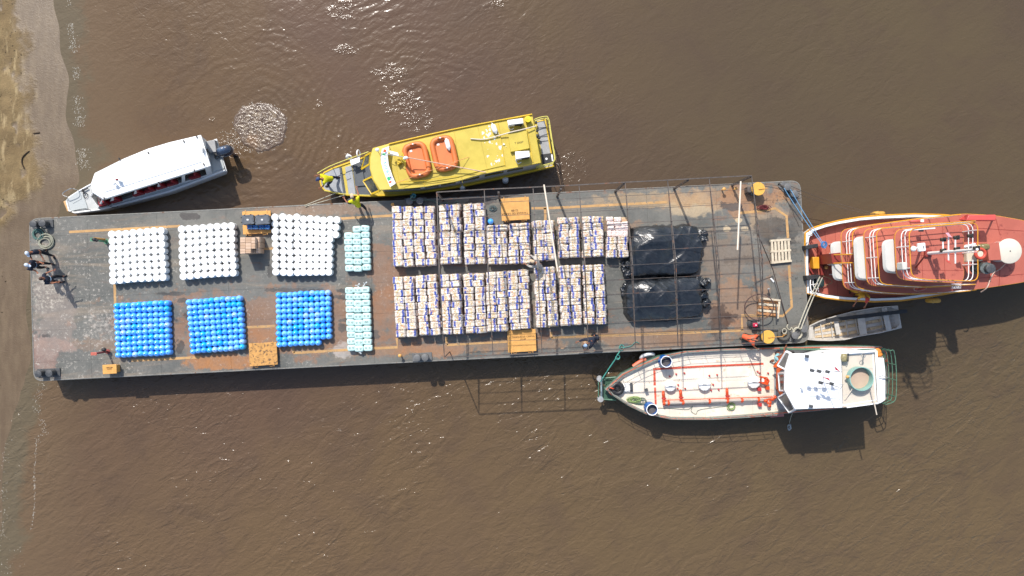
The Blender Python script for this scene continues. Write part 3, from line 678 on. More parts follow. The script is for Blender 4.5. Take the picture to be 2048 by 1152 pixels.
for (px, py, lb) in ((715, 570, 'milky plastic wrap tuft above the middle mint column'), (729, 568, 'milky plastic wrap tuft above the right mint column'), (720, 704, 'milky plastic wrap tuft below the middle mint column')):
    c = P(px, py, DK+.25); mb = MB(); r2 = random.Random(px)
    for k in range(7):
        a = r2.uniform(0, 6.28); L = r2.uniform(.06, .16); e = c+Vector((math.cos(a)*L, math.sin(a)*L, r2.uniform(-.05, .06))); mb.add([c+Vector((0, 0, .02)), e+Vector((.03, .01, 0)), e+Vector((-.03, .03, .02)), c+Vector((.02, -.02, -.2))], [(0, 1, 2), (0, 2, 3), (0, 3, 1), (1, 3, 2)])
    solo('wrap_tuft', mb, CLEAR, lb, 'plastic wrap', Vector((c.x, c.y, DK)), 'wrap tufts at the mint cans', smooth=False)

# ---------------------------------------------------------------- cargo: sacks on pallets
def sackmat(name, pink):
    t = NT(name); ob = t.obj(); rn = t.rnd(); off = t.n('Combine' + 'XYZ'); t.put(off.inputs[0], t.ma('MULTIPLY', rn, 37.0)); t.put(off.inputs[1], t.ma('MULTIPLY', rn, 91.0))
    va = t.n('VectorMath', operation='ADD'); t.put(va.inputs[0], ob); t.put(va.inputs[1], off.outputs[0]); q = va.outputs[0]
    sx = t.n('SeparateXYZ'); t.put(sx.inputs[0], ob)
    n1 = t.noise(q, 9, 4, .6); n2 = t.noise(q, 16, 3, .6, .5); n3 = t.noise(q, 26, 3, .6)
    vc = t.vor(q, 9, 'Color'); vs_ = t.n('SeparateColor'); t.put(vs_.inputs[0], vc)
    c = t.mix(t.ss(n1, .3, .7), C(244, 238, 228, .96), C(206, 198, 188, .86))
    if not pink:
        cen = t.ss(t.ma('ABSOLUTE', t.ma('ADD', sx.outputs[0], .05)), .13, .05)
        c = t.mix(t.ma('MULTIPLY', cen, t.ss(n2, .47, .54)), c, C(224, 192, 122))
        c = t.mix(t.ma('MULTIPLY', t.ss(n3, .56, .61), .7), c, C(158, 110, 88))
        c = t.mix(t.ss(vs_.outputs[0], .90, .92, 0, .6), c, C(226, 160, 120))
        edge = t.ma('ADD', sx.outputs[0], t.ma('MULTIPLY', t.ma('SUBTRACT', n2, .5), .05))
        wn = t.n('TexWhiteNoise', noise_dimensions='1D'); t.put(wn.inputs['W'], rn); bc = t.ma('MULTIPLY', wn.outputs['Value'], .07)
        bm = t.ma('MULTIPLY', t.ma('MULTIPLY', t.ss(edge, t.ma('ADD', bc, .055), t.ma('ADD', bc, .065)), t.ss(edge, t.ma('ADD', bc, .175), t.ma('ADD', bc, .165))), t.ma('MULTIPLY', t.ss(n3, .62, .56), t.ss(t.noise(q, 6, 1), .38, .42))); c = t.mix(bm, c, C(46, 88, 190))
        c = t.mix(t.ma('MULTIPLY', t.ss(t.noise(q, 34, 2, .5), .54, .62), .6), c, C(130, 96, 76))
    else:
        c = t.mix(t.ma('MULTIPLY', t.ss(n3, .52, .60), .8), c, C(222, 120, 140)); c = t.mix(t.ss(n2, .60, .68), c, C(238, 200, 200))
    t.bump(t.noise(q, 28, 3, .6), .5, .02)
    return t.fin(c, .3)
SACK = sackmat('printed_film_sack', False); SACKP = sackmat('pink_printed_sack', True)
def sackmesh(seed, L=.50, W=.345, H=.20, m=SACK, lobes=2, flip=False):
    r2 = random.Random(seed); mb = MB(); NU, NV = 16, 10; rings = []
    for j in range(NV+1):
        v = -1+2*j/NV; ring = []
        for i in range(NU):
            a = 2*math.pi*i/NU; ca, sa = math.cos(a), math.sin(a)
            # cross-section ring along the length axis
            k = (1-abs(v)**5)**.42 if abs(v) < 1 else 0
            k = max(k, .30)
            yy = math.copysign(abs(ca)**.55, ca)*W/2*(.8+.2*k); zz = math.copysign(abs(sa)**.6, sa)*H/2*k
            if zz > 0: zz *= 1-.62*math.exp(-(yy/(W*.055))**2)*(lobes > 1)
            p_ = Vector((v*L/2, yy, zz+H/2))
            nn = noise.noise(p_*9+Vector((seed*3.1, 0, 0)))*.018; p_ += Vector((nn*.6, nn, nn)); ring.append(p_)
        rings.append(ring)
    mb.loft(rings)
    if flip: mb.v = [Vector((-v.x, -v.y, v.z)) for v in mb.v]
    return mb.mesh('sack', m, ang=70)
SM = [sackmesh(i) for i in range(6)]
stacks_up = [((72, 222), (132, 222), 9), ]
T = lambda x, y: (760+x/3.031, 340+y/3.031)
UP = [((72, 222), (196, 218), (204, 582), (78, 586), 9), ((199, 222), (332, 218), (343, 577), (209, 581), 9), ((357, 213), (482, 208), (493, 567), (365, 571), 9), ((503, 206), (634, 200), (643, 570), (512, 572), 9),
      ((646, 336), (768, 333), (775, 568), (652, 571), 6), ((780, 323), (906, 321), (914, 565), (777, 569), 6), ((925, 308), (1053, 304), (1062, 543), (935, 551), 6), ((1076, 290), (1204, 287), (1216, 526), (1086, 531), 6),
      ((1226, 284), (1346, 281), (1357, 525), (1238, 529), 6), ((1372, 405), (1506, 403), (1508, 527), (1374, 532), 3)]
LO = [((74, 648), (203, 644), (226, 1008), (95, 1014), 9), ((210, 641), (345, 637), (371, 999), (236, 1005), 9), ((357, 634), (488, 631), (506, 994), (374, 998), 9), ((503, 631), (632, 627), (646, 986), (515, 991), 9),
      ((642, 619), (766, 615), (780, 975), (648, 984), 9), ((769, 609), (897, 604), (918, 962), (788, 971), 9), ((930, 591), (1062, 587), (1086, 951), (946, 958), 9), ((1084, 578), (1218, 575), (1228, 940), (1092, 945), 9), ((1226, 576), (1358, 573), (1378, 933), (1240, 938), 9)]
ZT = .66; rest = MB(); rest_mats = []
def rowlabel(r, n): return ORD[r+1]
PAL = MB()
for k in range(7): PAL.box((0, -.5+.155*k+.035, .125), (1.0, .10, .02))
for sx_ in (-.45, 0, .45): PAL.box((sx_, 0, .065), (.10, 1.02, .09)); PAL.box((sx_, 0, .01), (.10, 1.02, .02))
PALM = PAL.mesh('pallet', WOOD, smooth=False); npal = 0
restpos = []
for bname, lst in (('upper', UP), ('lower', LO)):
    for si, st in enumerate(lst):
        c4 = [T(*st[k]) for k in range(4)]; n = st[4]
        for r in range(n):
            for c in range(2):
                px, py = bilin(c4, .25+.5*c, (r+.5)/n); px += rg.gauss(0, .6)+(.9*math.sin(r*1.9+si) if r % 2 else 0); py += rg.gauss(0, .4)
                q = P(px, py, DK+ZT-.06); fl = rg.random() < .5
                me = SM[rg.randrange(6)]; o = newobj('sack', me); o.location = (q.x, q.y, DK+ZT-.20+rg.uniform(-.012, .02)); o.rotation_euler = (rg.gauss(0, .06), rg.gauss(0, .06), BA+(math.pi if fl else 0)+rg.gauss(0, .055))
                sc = 1.0 if n != 3 else 1.0; o.scale = (rg.uniform(.97, 1.03), rg.uniform(.97, 1.05)*(((c4[3][1]-c4[0][1])/n)/13.3), 1)
                tag(o, f'white printed food sack, {ORD[r+1]} down, {"left" if c == 0 else "right"} column, {ORD[si+1]} stack of the {bname} block', 'sack', f'food sacks on the {ORD[si+1]} {bname} stack')
                for lay in (1, 2): restpos.append((q.x+rg.gauss(0, .02)+(.03 if c else 0), q.y+rg.gauss(0, .02), DK+ZT-.20-.19*lay, BA+(math.pi if rg.random() < .5 else 0)+rg.gauss(0, .05)))
        npl = n//3
        full = T(1372, 288) if n == 3 else None
        for k in range(npl + (1 if n == 3 else 0)):
            if n == 3:
                cc = [T(1366, 288), T(1508, 285), T(1510, 530), T(1374, 533)]; u_, v_ = .5, (k+.5)/2; px, py = bilin(cc, u_, v_)
            else: px, py = bilin(c4, .5, (k+.5)/npl)
            q = P(px, py, DK+.2); o = newobj('pallet', PALM); o.location = (q.x+.04, q.y, DK); o.rotation_euler = (0, 0, BA+rg.gauss(0, .01)); o.scale = (1.06, 1.0, 1)
            tag(o, f'wooden pallet under the sacks of the {ORD[si+1]} {bname} stack, {ORD[k+1]} from the top', 'pallet', 'wooden pallets under the sacks')
# packed layers underneath: one mesh, nobody could count them
src = sackmesh(40); vs0 = [v.co.copy() for v in src.vertices]; fs0 = [tuple(f.vertices) for f in src.polygons]; mb = MB()
for (x, y, z, a) in restpos:
    mt = Matrix.Translation((x, y, z)) @ Matrix.Rotation(a, 4, 'Z'); mb.add([mt @ v for v in vs0], fs0)
t = NT('sack_side_film'); p = t.pos(); n1 = t.noise(p, 9, 4, .6); n3 = t.noise(p, 22, 3, .6); c = t.mix(t.ss(n1, .3, .7), C(236, 226, 212, .95), C(200, 184, 168, .9))
c = t.mix(t.ss(n3, .54, .6), c, C(205, 120, 120)); c = t.mix(t.ss(t.noise(p, 7, 3), .64, .66), c, C(90, 125, 200)); SIDE = t.fin(c, .35)
solo('packed_sacks', mb, SIDE, 'lower layers of packed food sacks beneath the top sacks of every stack', 'sacks', P(1000, 560, DK), kind='stuff', ang=70)
# pink sacks: lower heap at the top of the last upper stack
SP = [sackmesh(50+i, .46, .25, .16, SACKP, 1) for i in range(3)]
rows = [[(1392, 296, 0), (1442, 298, 0)], [(1397, 324, 0), (1440, 326, 0), (1484, 326, 0)], [(1400, 352, 0), (1448, 354, 0), (1486, 352, 0)], [(1390, 385, 1), (1416, 386, 1), (1442, 386, 1), (1466, 385, 1), (1490, 385, 1)]]
for r, row in enumerate(rows):
    for c, (x, y, vert) in enumerate(row):
        px, py = T(x, y); z = .44; q = P(px, py, DK+z); o = newobj('pink_sack', SP[rg.randrange(3)]); o.location = (q.x, q.y, DK+z-.14); o.rotation_euler = (0, 0, BA+(math.pi/2 if vert else 0)+rg.gauss(0, .05)); s_ = .72 if vert else .80; o.scale = (s_, .9, 1)
        tag(o, f'pink and white sack, {ORD[c+1]} from left in the {ORD[r+1]} row, rightmost upper pallet', 'sack', 'pink and white sacks on the rightmost upper pallet')
        for lay in (1,):
            pass
mb = MB(); a = PP([T(1384, 300), T(1500, 297), T(1503, 395), T(1388, 398)], DK+.3); mb.prism(a, DK+.14, DK+.30); KRAFT = mat('kraft_cardboard', C(206, 168, 134), .8, .08, 3)
solo('cardboard_layer', mb, KRAFT, 'flat cardboard layer under the pink sacks', 'cardboard', (a[0].x, a[0].y, DK+.14))

# ---------------------------------------------------------------- crates, boxes, bottle packs
q0 = P(510, 446, DK+.62)
CR = mat('grey_crate_plastic', C(98, 104, 112), .45, .08, 5)
for i, (x0, x1) in enumerate(((482.5, 507), (509.5, 537.5))):
    h = .72; quad = PP([(x0, 430.5), (x1, 428.8), (x1+1.2, 448), (x0+.8, 450)], DK+h); c = sum(quad, Vector())/4; o = thing('plastic_crate', ['left', 'right'][i]+' of two grey lidded crates on the ochre hatch, white sticker on top', 'crate', (c.x, c.y, DK+.22), 'grey crates on the hatch')
    b = inset(quad, .02); part('body', MB().loft([[Vector((v.x*.93+c.x*.07, v.y*.93+c.y*.07, DK+.222)) for v in b], [Vector((v.x, v.y, DK+h-.05)) for v in b]]), CR, o, bevel=.02)
    part('lid', MB().prism(round_poly(quad, .06, 3), DK+h-.05, DK+h), CR, o, bevel=.012)
    for k in range(4):
        a = quad[k].lerp(quad[(k+1) % 4], .25); bb = quad[k].lerp(quad[(k+1) % 4], .75); cc = lambda v: v.lerp(c, .22); m1 = cc(a); m2 = cc(bb)
        part('lid_rib', MB().beam(Vector((m1.x, m1.y, DK+h+.006)), Vector((m2.x, m2.y, DK+h+.006)), .03, .012), CR, o)
        for tt in (.25, .75):
            e = quad[k].lerp(quad[(k+1) % 4], tt); part('clip', MB().box((e.x, e.y, DK+h-.03), (.07, .05, .06)), BLACK, o)
    part('sticker', MB().box((c.x+.0, c.y, DK+h+.004), (.09, .07, .004)), WHITE, o)
t = NT('blue_bottle_pack'); p = t.pos(); v = t.vor(p, 14); c = t.mix(t.ss(v, .25, .45), C(130, 190, 240), C(18, 70, 140)); t.bump(v, 1, .03); PACK = t.fin(c, .2)
for i, (x0, x1) in enumerate(((493, 504), (504.5, 515), (516.5, 527), (528, 538.5))):
    h = .22+.28; cx_ = P((x0+x1)/2, 454 + .3*i*0, DK+h); o = thing('bottle_pack', f'pack of blue bottles, {["leftmost", "second from left", "third from left", "rightmost"][i]} of four, below the grey crates', 'bottle pack', (cx_.x, cx_.y, DK+.22), 'blue bottle packs on the hatch')
    wd = (x1-x0)*34.5/F
    part('film', MB().box((cx_.x, cx_.y, DK+.222+.11), (wd*.97, .24, .22)), PACK, o, bevel=.03)
    for a in range(4):
        for b in range(3): part('bottle', MB().lathe((cx_.x-wd*.36+a*wd*.24, cx_.y-.08+b*.08, DK+.44), [(.03, 0), (.03, .02), (.012, .05), (.012, .07), (.002, .072)], 8), CAPB if (a+b) % 2 else BLUEJ, o)
# cardboard boxes
BX = [mat('cardboard_a', C(222, 190, 164), .8, .05, 4), mat('cardboard_b', C(206, 172, 144), .8, .05, 4), mat('cardboard_tape', C(190, 156, 120), .5, .05, 4)]
cells = [(0, 0, 2, 2, 4), (2, 0, 4.1, 2.2, 4), (4.1, .1, 5.6, 2.4, 4), (0, 2, 2, 4.3, 4), (2, 2.2, 4.1, 4.6, 4), (4.1, 2.4, 5.6, 4.5, 4), (0, 4.3, 2, 6.3, 4), (2, 4.6, 4, 6.2, 4), (4, 4.6, 5.0, 6.2, 3), (5.0, 4.7, 5.7, 6.2, 3), (5.7, 0, 7.2, 2.0, 3), (5.7, 2.0, 7.2, 4.2, 3), (5.8, 4.2, 7.0, 6.2, 3)]
names = ['top left corner', 'top middle', 'top right', 'second row left', 'very centre', 'second row right', 'bottom left corner', 'bottom middle', 'sunken bottom middle', 'sunken bottom right', 'lower step, upper right', 'lower step, middle right', 'lower step, lower right']
for i, (a, b, c_, d, lv) in enumerate(cells):
    hh = .26*lv; f = lambda x, y: (480+x*5.4, 474.5+y*5.25-x*.12); q = PP([f(a, b), f(c_, b), f(c_, d), f(a, d)], DK+hh); q = inset(q, .006); cc = sum(q, Vector())/4
    o = thing('cardboard_box', f'cardboard box in the pile below the crates, {names[i]}', 'box', (cc.x, cc.y, DK+hh-.26), 'cardboard boxes in the pile')
    part('carton', MB().prism(q, DK+hh-.255, DK+hh), BX[i % 2], o, bevel=.006)
    part('tape', MB().beam(q[0].lerp(q[3], .5)+Vector((0, 0, .002)), q[1].lerp(q[2], .5)+Vector((0, 0, .002)), .004, .035) if 0 else MB().slab([q[0].lerp(q[3], .46)+Vector((0, 0, .003)), q[1].lerp(q[2], .46)+Vector((0, 0, .003)), q[1].lerp(q[2], .54)+Vector((0, 0, .003)), q[0].lerp(q[3], .54)+Vector((0, 0, .003))], .003), BX[2], o)
mb = MB()
for i, (a, b, c_, d, lv) in enumerate(cells):
    for k in range(1, lv):
        hh = .26*k; q = PP([(480+a*5.4, 474.5+b*5.25-a*.12), (480+c_*5.4, 474.5+b*5.25-c_*.12), (480+c_*5.4, 474.5+d*5.25-c_*.12), (480+a*5.4, 474.5+d*5.25-a*.12)], DK+.26*lv); mb.prism(inset(q, .010+.004*(k % 2)), DK+hh-.255, DK+hh-.003)
solo('cardboard_stack', mb, BX[1], 'lower layers of cardboard boxes under the pile by the crates', 'boxes', P(498, 492, DK), kind='stuff')

# ---------------------------------------------------------------- black tarpaulin heaps
t = NT('black_film'); p = t.pos(); wr = t.noise(t.map(t.map(p, rot=(0, 0, R(35))), (.2, 1, 1)), 2.2, 4, .5, .8); w2 = t.noise(p, 6, 3, .5, 1.2)
t.bump(t.ma('ADD', wr, t.ma('MULTIPLY', w2, .07)), .6, .16)
FILM = t.fin(t.mix(t.ss(w2, .3, .7), (.010, .012, .015, 1), (.018, .021, .026, 1)), .30, 0, .8)
def tarp(c4, h, seed, label, hump=None):
    NX, NY = 90, 70; c4w = PP(c4, DK+h*.9); vs = []
    for j in range(NY+1):
        for i in range(NX+1):
            u, v = i/NX, j/NY; uu_, vv_ = u*1.16-.08, v*1.2-.1
            cu, cv = min(1, max(0, uu_)), min(1, max(0, vv_))
            X_, Y_ = 2*cu-1, 2*cv-1; ph = math.atan2(Y_, X_); rr_ = max(abs(X_), abs(Y_)); wob = 1+rr_**3*(.07*noise.noise(Vector((math.cos(ph)*1.6, math.sin(ph)*1.6, seed)))+.035*noise.noise(Vector((math.cos(ph)*5, math.sin(ph)*5, seed+3))))
            cx_, cy_ = .5+.5*X_*math.sqrt(1-.26*Y_**4)*wob, .5+.5*Y_*math.sqrt(1-.20*X_**4)*wob
            q = c4w[0]+(c4w[1]-c4w[0])*cx_*(1-cy_)+(c4w[3]-c4w[0])*cy_*(1-cx_)+(c4w[2]-c4w[0])*cx_*cy_
            du, dv = uu_-cu, vv_-cv; o_ = max(abs(du)/.08, abs(dv)/.1)
            ctr = sum(c4w, Vector())/4; out = Vector((q.x-ctr.x, q.y-ctr.y, 0)).normalized()
            nz = noise.noise(Vector((q.x*1.3, q.y*1.3, seed))); n2 = noise.noise(Vector((q.x*4+q.y*3, q.y*1.2-q.x, seed*2)))
            e = min(cu, 1-cu, 1.3*min(cv, 1-cv)); dg = (q.x*.75+q.y*.66); dp = (-q.x*.66+q.y*.75); fold = 1-abs(noise.noise(Vector((dg*.35, dp*1.7+1.1*noise.noise(Vector((dg*.5, dp*.5, seed))), seed)))*2)
            top = h*(.55+.5*(max(0, 4*cu*(1-cu))**.6)*(max(0, 4*cv*(1-cv))**.5))+.09*nz+.14*max(0, fold)**3*max(0, .35+noise.noise(Vector((q.x*.8, q.y*.8, seed+20))))+.06*math.sin(cu*5+seed)
            if hump: top += .16*math.exp(-((cu-hump[0])**2+(cv-hump[1])**2)/.16)*2.2-.14*math.exp(-((cu-hump[2])**2+(cv-hump[3])**2)/.03)
            a = math.atan2(q.y-ctr.y, q.x-ctr.x)
            z = top*(1-o_**.7) if o_ > 0 else top
            q = q+out*(o_*.10*(1+.5*noise.noise(Vector((a*7, seed, 0))))+.03*n2*(o_ > 0)+.09*noise.noise(Vector((a*2.2, seed, 3)))*min(1, 4*max(0, .25-e)))
            vs.append((q.x+.03*nz, q.y+.03*n2, DK+.005+max(0, z)))
    fs = [(j*(NX+1)+i, j*(NX+1)+i+1, (j+1)*(NX+1)+i+1, (j+1)*(NX+1)+i) for j in range(NY) for i in range(NX)]
    c = sum(c4w, Vector())/4; return MB().add(vs, fs), Vector((c.x, c.y, DK))
def crumple(mb, px, py, rx, ry, h, seed):
    r2 = random.Random(seed); c = P(px, py, DK+h*.6)
    for k in range(12):
        x, y = c.x+r2.uniform(-rx, rx), c.y+r2.uniform(-ry, ry); n = 14; b = len(mb.v)
        m_ = MB().ell((x, y, DK+r2.uniform(.08, h*.7)), (r2.uniform(.1, .24), r2.uniform(.1, .24), r2.uniform(.12, h*.5)), 20, 12)
        for v in m_.v: v += Vector((noise.noise(v*7), noise.noise(v*7+Vector((5, 0, 0))), noise.noise(v*7+Vector((0, 9, 0)))))*.13; v.z = max(DK+.003, v.z)
        mb.add(m_.v, m_.f)
for (c4, lb, hump, crs) in (([(1263, 453), (1407, 449), (1405, 548), (1260, 555)], 'upper of two heaps under black plastic sheeting, with a broad bright fold', (.25, .25, .55, .62), [(1256, 537, .22, .32, .42, 3), (1403, 470, .12, .2, .4, 4)]),
                       ([(1249, 560), (1407, 552), (1411, 634), (1255, 645)], 'lower of two heaps under black plastic sheeting, bunched at its right end', (.3, .3, .7, .8), [(1404, 571, .28, .3, .55, 5), (1408, 600, .2, .25, .5, 6), (1252, 580, .1, .3, .4, 7)])):
    mb, c = tarp(c4, .72, c4[0][1], lb, hump); o = thing('tarpaulin_heap', lb, 'tarpaulin', c)
    part('sheeting', mb, FILM, o, ang=80)
    m2 = MB()
    for cr in crs: crumple(m2, *cr)
    part('bunched_film', m2, FILM, o, ang=80)
# ---------------------------------------------------------------- white speedboat
SEATRED = mat('red_seat_vinyl', C(150, 24, 34), .4, .1, 5)
NONSKID = mat('grey_nonskid', C(196, 202, 202), .6, .04, 6, dirt=C(160, 160, 155), damt=.36, dsc=6)
TANRUB = mat('tan_bow_pad', C(222, 176, 122), .6, .1, 5)
INNER = mat('dim_interior', C(120, 118, 112), .6, .1, 4)
wb = thing('speedboat', 'white covered passenger speedboat with an outboard, nosed towards the sand bank', 'boat', (P(300, 350, 0).x, P(300, 350, 0).y, 0))
gz = .8
gun = PP([(131, 401), (137, 423), (150, 427.5), (200, 421), (270, 403), (340, 384), (453, 341.5), (433, 277), (372, 299), (300, 322), (235, 346), (179, 368), (157, 380.5), (136, 394)], gz)
c = sum(gun, Vector())/len(gun)
def hullrings(g, c, zs): return [[Vector((c.x+(q.x-c.x)*k, c.y+(q.y-c.y)*k, z)) for q in g] for z, k in zs]
part('hull', MB().loft(hullrings(gun, c, [(-.4, .86), (0.0, .94), (.55, .99), (gz-.03, 1.0)]), True, True), WHITE, wb, ang=50)
fl = inset(gun, .10); part('deck', MB().prism(fl, gz-.06, gz-.012), mat('pale_grey_deck', C(206, 208, 206), .5, .05, 4), wb)
part('gunwale', MB().tube([Vector((q.x, q.y, gz)) for q in inset(gun, .05)], .045, 6, closed=True), WHITE, wb)
part('bow_pad', MB().prism(PP([(127, 403), (132, 401), (141, 424), (135, 423)], .7), .25, .74), TANRUB, wb, bevel=.03)
part('foredeck_mat', MB().prism(PP([(134, 397), (155, 382), (165, 386), (176, 418), (141, 423)], gz+.03), gz-.01, gz+.03), NONSKID, wb, bevel=.01)
hq = PP([(137, 396), (153, 384), (163, 390), (163, 398), (146, 407)], gz+.045); part('deck_hatch', MB().prism(hq, gz+.02, gz+.045), NONSKID, wb, bevel=.008)
part('bow_rail', MB().tube(smoothpath([P(134, 394, .85), P(124.5, 387.5, 1.25), P(142, 377, 1.3), P(157, 381, .85)], 5), .02, 6), mat('steel_tube', (.6, .6, .6, 1), .25, metal=1), wb)
part('bow_rail', MB().tube(smoothpath([P(139, 424, .85), P(152, 420.5, 1.2), P(170, 417.5, 1.2), P(181, 420, .85)], 5), .018, 6), BLACK, wb)
part('anchor', MB().beam(P(163, 383, .88), P(176, 376, .88), .05).beam(P(165, 378, .88), P(168, 388, .88), .05), BLACK, wb)
part('coiled_line', MB().tube(coil((P(172, 391, gz).x, P(172, 391, gz).y), .12, .15, 2, gz+.01, 3, .15), .012, 5), BLACK, wb)
bot = PP([(214, 352), (190, 368), (181, 393), (196, 417), (424, 348.5), (412, 281)], gz); zr = 2.05
top = PP([(190.5, 348), (183, 368), (187, 384), (207.5, 397), (419, 331), (400, 271)], zr)
op = {3: [(0.0+.01, .085, .12, .85), (.115, .30, .12, .85), (.325, .515, .12, .85), (.545, .735, .12, .85), (.765, .955, .12, .85)], 2: [(.08, .92, .15, .88)], 1: [(.06, .94, .2, .88)], 0: [(.06, .94, .2, .88)], 5: [(.05, .26, .2, .85), (.30, .48, .2, .85), (.52, .70, .2, .85), (.74, .92, .2, .85)], 4: [(.3, .7, .05, .9)]}
PANE = NT('tinted_window'); PANE.b.inputs['Alpha'].default_value = .38; PANE = PANE.fin((.02, .025, .025, 1), .06)
walls(wb, bot, top, WHITE, op, PANE, .05)
part('cabin_floor', MB().prism(inset([Vector(v) for v in bot], .1), gz-.01, gz+.02), INNER, wb)
for i in range(9):
    if i in (2, 7): continue
    u = .10+.098*i; a = bot[3].lerp(bot[4], u); b = bot[1].lerp(bot[5], u*.95+.03); d = (a-b).normalized(); L = d.orthogonal()
    m = a-d*.16; part('seat', MB().box((m.x, m.y, gz+.45), (.55, .5, .25), rz=R(16)).box((m.x+.24, m.y+.07, gz+.75), (.10, .5, .6), rz=R(16)), SEATRED, wb, bevel=.03)
roof = PP([(189, 346), (181.5, 367), (184.5, 385), (206.5, 399), (421.5, 332), (401.5, 269.5), (340, 284), (296, 297), (245, 318)], 2.12)
part('roof', MB().prism(roof, 2.04, 2.12), WHITE, wb, bevel=.03)
rp = inset(roof, .32); part('roof_panel', MB().prism(rp, 2.11, 2.15), mat('clean_white_gelcoat', (.86, .87, .88, 1), .3, .02, 2), wb, bevel=.02)
for (px, py) in ((239, 318), (297, 306), (368, 283), (394, 274), (408, 329), (389, 341), (318, 366), (209, 397)):
    q = P(px, py, 2.15); part('grab_cleat', MB().box((q.x, q.y, 2.17), (.05, .12, .05), rz=R(20)), BLACK, wb)
q = P(222, 364, 2.45); part('antenna', MB().cyl((q.x, q.y, 2.14), (q.x, q.y, 2.5), .012, 6), BLACK, wb); part('search_light', MB().ell((q.x+.1, q.y-.05, 2.35), (.09, .08, .08)).cyl((q.x+.1, q.y-.05, 2.14), (q.x+.1, q.y-.05, 2.3), .025), WHITE, wb)
q = P(234, 359, 2.45); part('navigation_light', MB().ell((q.x, q.y, 2.46), (.08, .05, .05)), SEATRED, wb); part('light_mast', MB().box((q.x, q.y-.06, 2.28), (.20, .03, .28)), WHITE, wb)
q = P(403, 300, 2.4); part('light_mast', MB().box((q.x, q.y, 2.24), (.03, .26, .2)), WHITE, wb)
part('wiper_hose', MB().tube(smoothpath([P(206, 399, 2.15), P(215, 410, 1.6), P(229, 415, .9), P(236, 413, .85)], 4), .016, 5), BLACK, wb)
part('stern_step', MB().pprism([(431, 340), (449, 333), (437, 280), (421, 283)], gz+.02, gz+.02) if 0 else MB().prism(PP([(427, 343), (449, 336), (434, 281), (414, 284)], gz+.03), gz-.01, gz+.03), NONSKID, wb)
part('stern_bench', MB().prism(PP([(408, 283), (429, 279), (433, 304), (418, 306)], gz+.3), gz, gz+.3), GREY, wb, bevel=.03)
# outboard
ob = thing('outboard_motor', 'dark blue outboard motor on the white speedboat stern', 'outboard motor', tuple(P(443, 305, .5)))
BLU = mat('dark_blue_cowling', C(44, 54, 74), .2, .12, 3, coat=.8)
mm = Matrix.Rotation(R(17), 3, 'Z'); q = P(447, 300.5, 1.5)
part('cowling', MB().ell((q.x, q.y, 1.35), (.42, .27, .30), 26, 14, mm, .75, .8), BLU, ob)
part('cowling_ridge', MB().ell((q.x-.06, q.y+.02, 1.50), (.26, .15, .19), 20, 10, mm, .7, .8), mat('steel_blue_cowling', C(84, 104, 132), .2, .1, 3, coat=.8), ob)
part('cowling_band', MB().tube([Vector((q.x, q.y, 1.27))+mm@Vector((.425*math.cos(a/12*math.pi)*abs(math.cos(a/12*math.pi))**-.2 if abs(math.cos(a/12*math.pi)) > .01 else 0, .275*math.sin(a/12*math.pi), 0)) for a in range(24)], .012, 5, closed=True), GREY, ob)
part('leg', MB().loft([[Vector((q.x, q.y, z))+mm@Vector((x*k, y*k, 0)) for x, y in ((-.16, -.09), (.16, -.09), (.2, 0), (.16, .09), (-.16, .09))] for z, k in ((1.15, 1), (.5, .8), (-.4, .7))]), BLU, ob)
part('bracket', MB().beam(P(431, 308, .9), (q.x-.2, q.y-.05, .9), .22, .3), BLACK, ob); part('steering_hoses', MB().tube(coil((P(435, 314, .9).x, P(435, 314, .9).y), .13, .13, 2, .9, 5), .015, 5), BLACK, ob)

# ---------------------------------------------------------------- yellow boat
YB = mat('yellow_boat_paint', C(216, 192, 72), .42, .08, 1.5, dirt=C(240, 224, 130), damt=.33, dsc=2.2, coat=.1)
YB2 = mat('warm_yellow_paint', C(236, 196, 40), .42, .06, 2)
yb = thing('passenger_boat', 'yellow passenger boat with orange rafts on its roof, moored above the barge', 'boat', (P(900, 310, 0).x, P(900, 310, 0).y, 0))
gz = 1.0
gun = PP([(641, 352), (639, 362), (641, 372), (648, 382), (668, 387.5), (695, 392), (742, 394), (790, 392), (846, 386), (925, 374), (1010, 356), (1060, 345), (1109, 334), (1092, 238), (1000, 257), (906, 277), (830, 293), (745, 308), (702, 322), (666, 335), (648, 344)], gz)
c = sum(gun, Vector())/len(gun)
part('hull', MB().loft(hullrings(gun, c, [(-.5, .82), (0, .92), (.7, .985), (gz, 1.0)]), True, True), YB, yb, ang=50)
part('gunwale', MB().tube([Vector((q.x, q.y, gz+.01)) for q in inset(gun, .05)], .055, 6, closed=True), YB2, yb)
DG = mat('boat_deck_grey', C(168, 172, 176), .5, .06, 4, dirt=C(130, 132, 130), damt=.36, dsc=6); DG2 = mat('boat_deck_dark_grey', C(84, 90, 96), .5, .1, 4)
part('bow_deck', MB().prism(PP([(641, 363), (643, 372), (649, 380), (668, 385), (692, 388), (683, 334), (668, 338), (648, 347), (642, 354)], gz+.03), gz-.02, gz+.03), DG, yb, bevel=.01)
part('deck_step', MB().prism(PP([(697, 389), (712, 390), (703, 331), (690, 334)], gz+.05), gz-.02, gz+.05), DG, yb, bevel=.02)
part('deck_step', MB().prism(PP([(686.5, 388), (690, 388.5), (682, 334), (678.5, 335)], gz+.10), gz-.02, gz+.10), DG2, yb)
part('well_deck', MB().prism(PP([(713, 391), (745, 391), (740, 310), (704, 327)], gz+.012), gz-.02, gz+.012), DG2, yb)
part('hatch_cover', MB().prism(PP([(713, 373), (731, 371), (726, 343), (706, 346)], gz+.08), gz, gz+.08), DG2, yb, bevel=.01)
part('hatch_cover', MB().prism(PP([(693, 360), (702, 356.5), (698, 345), (690, 348)], gz+.08), gz, gz+.08), DG, yb, bevel=.01)
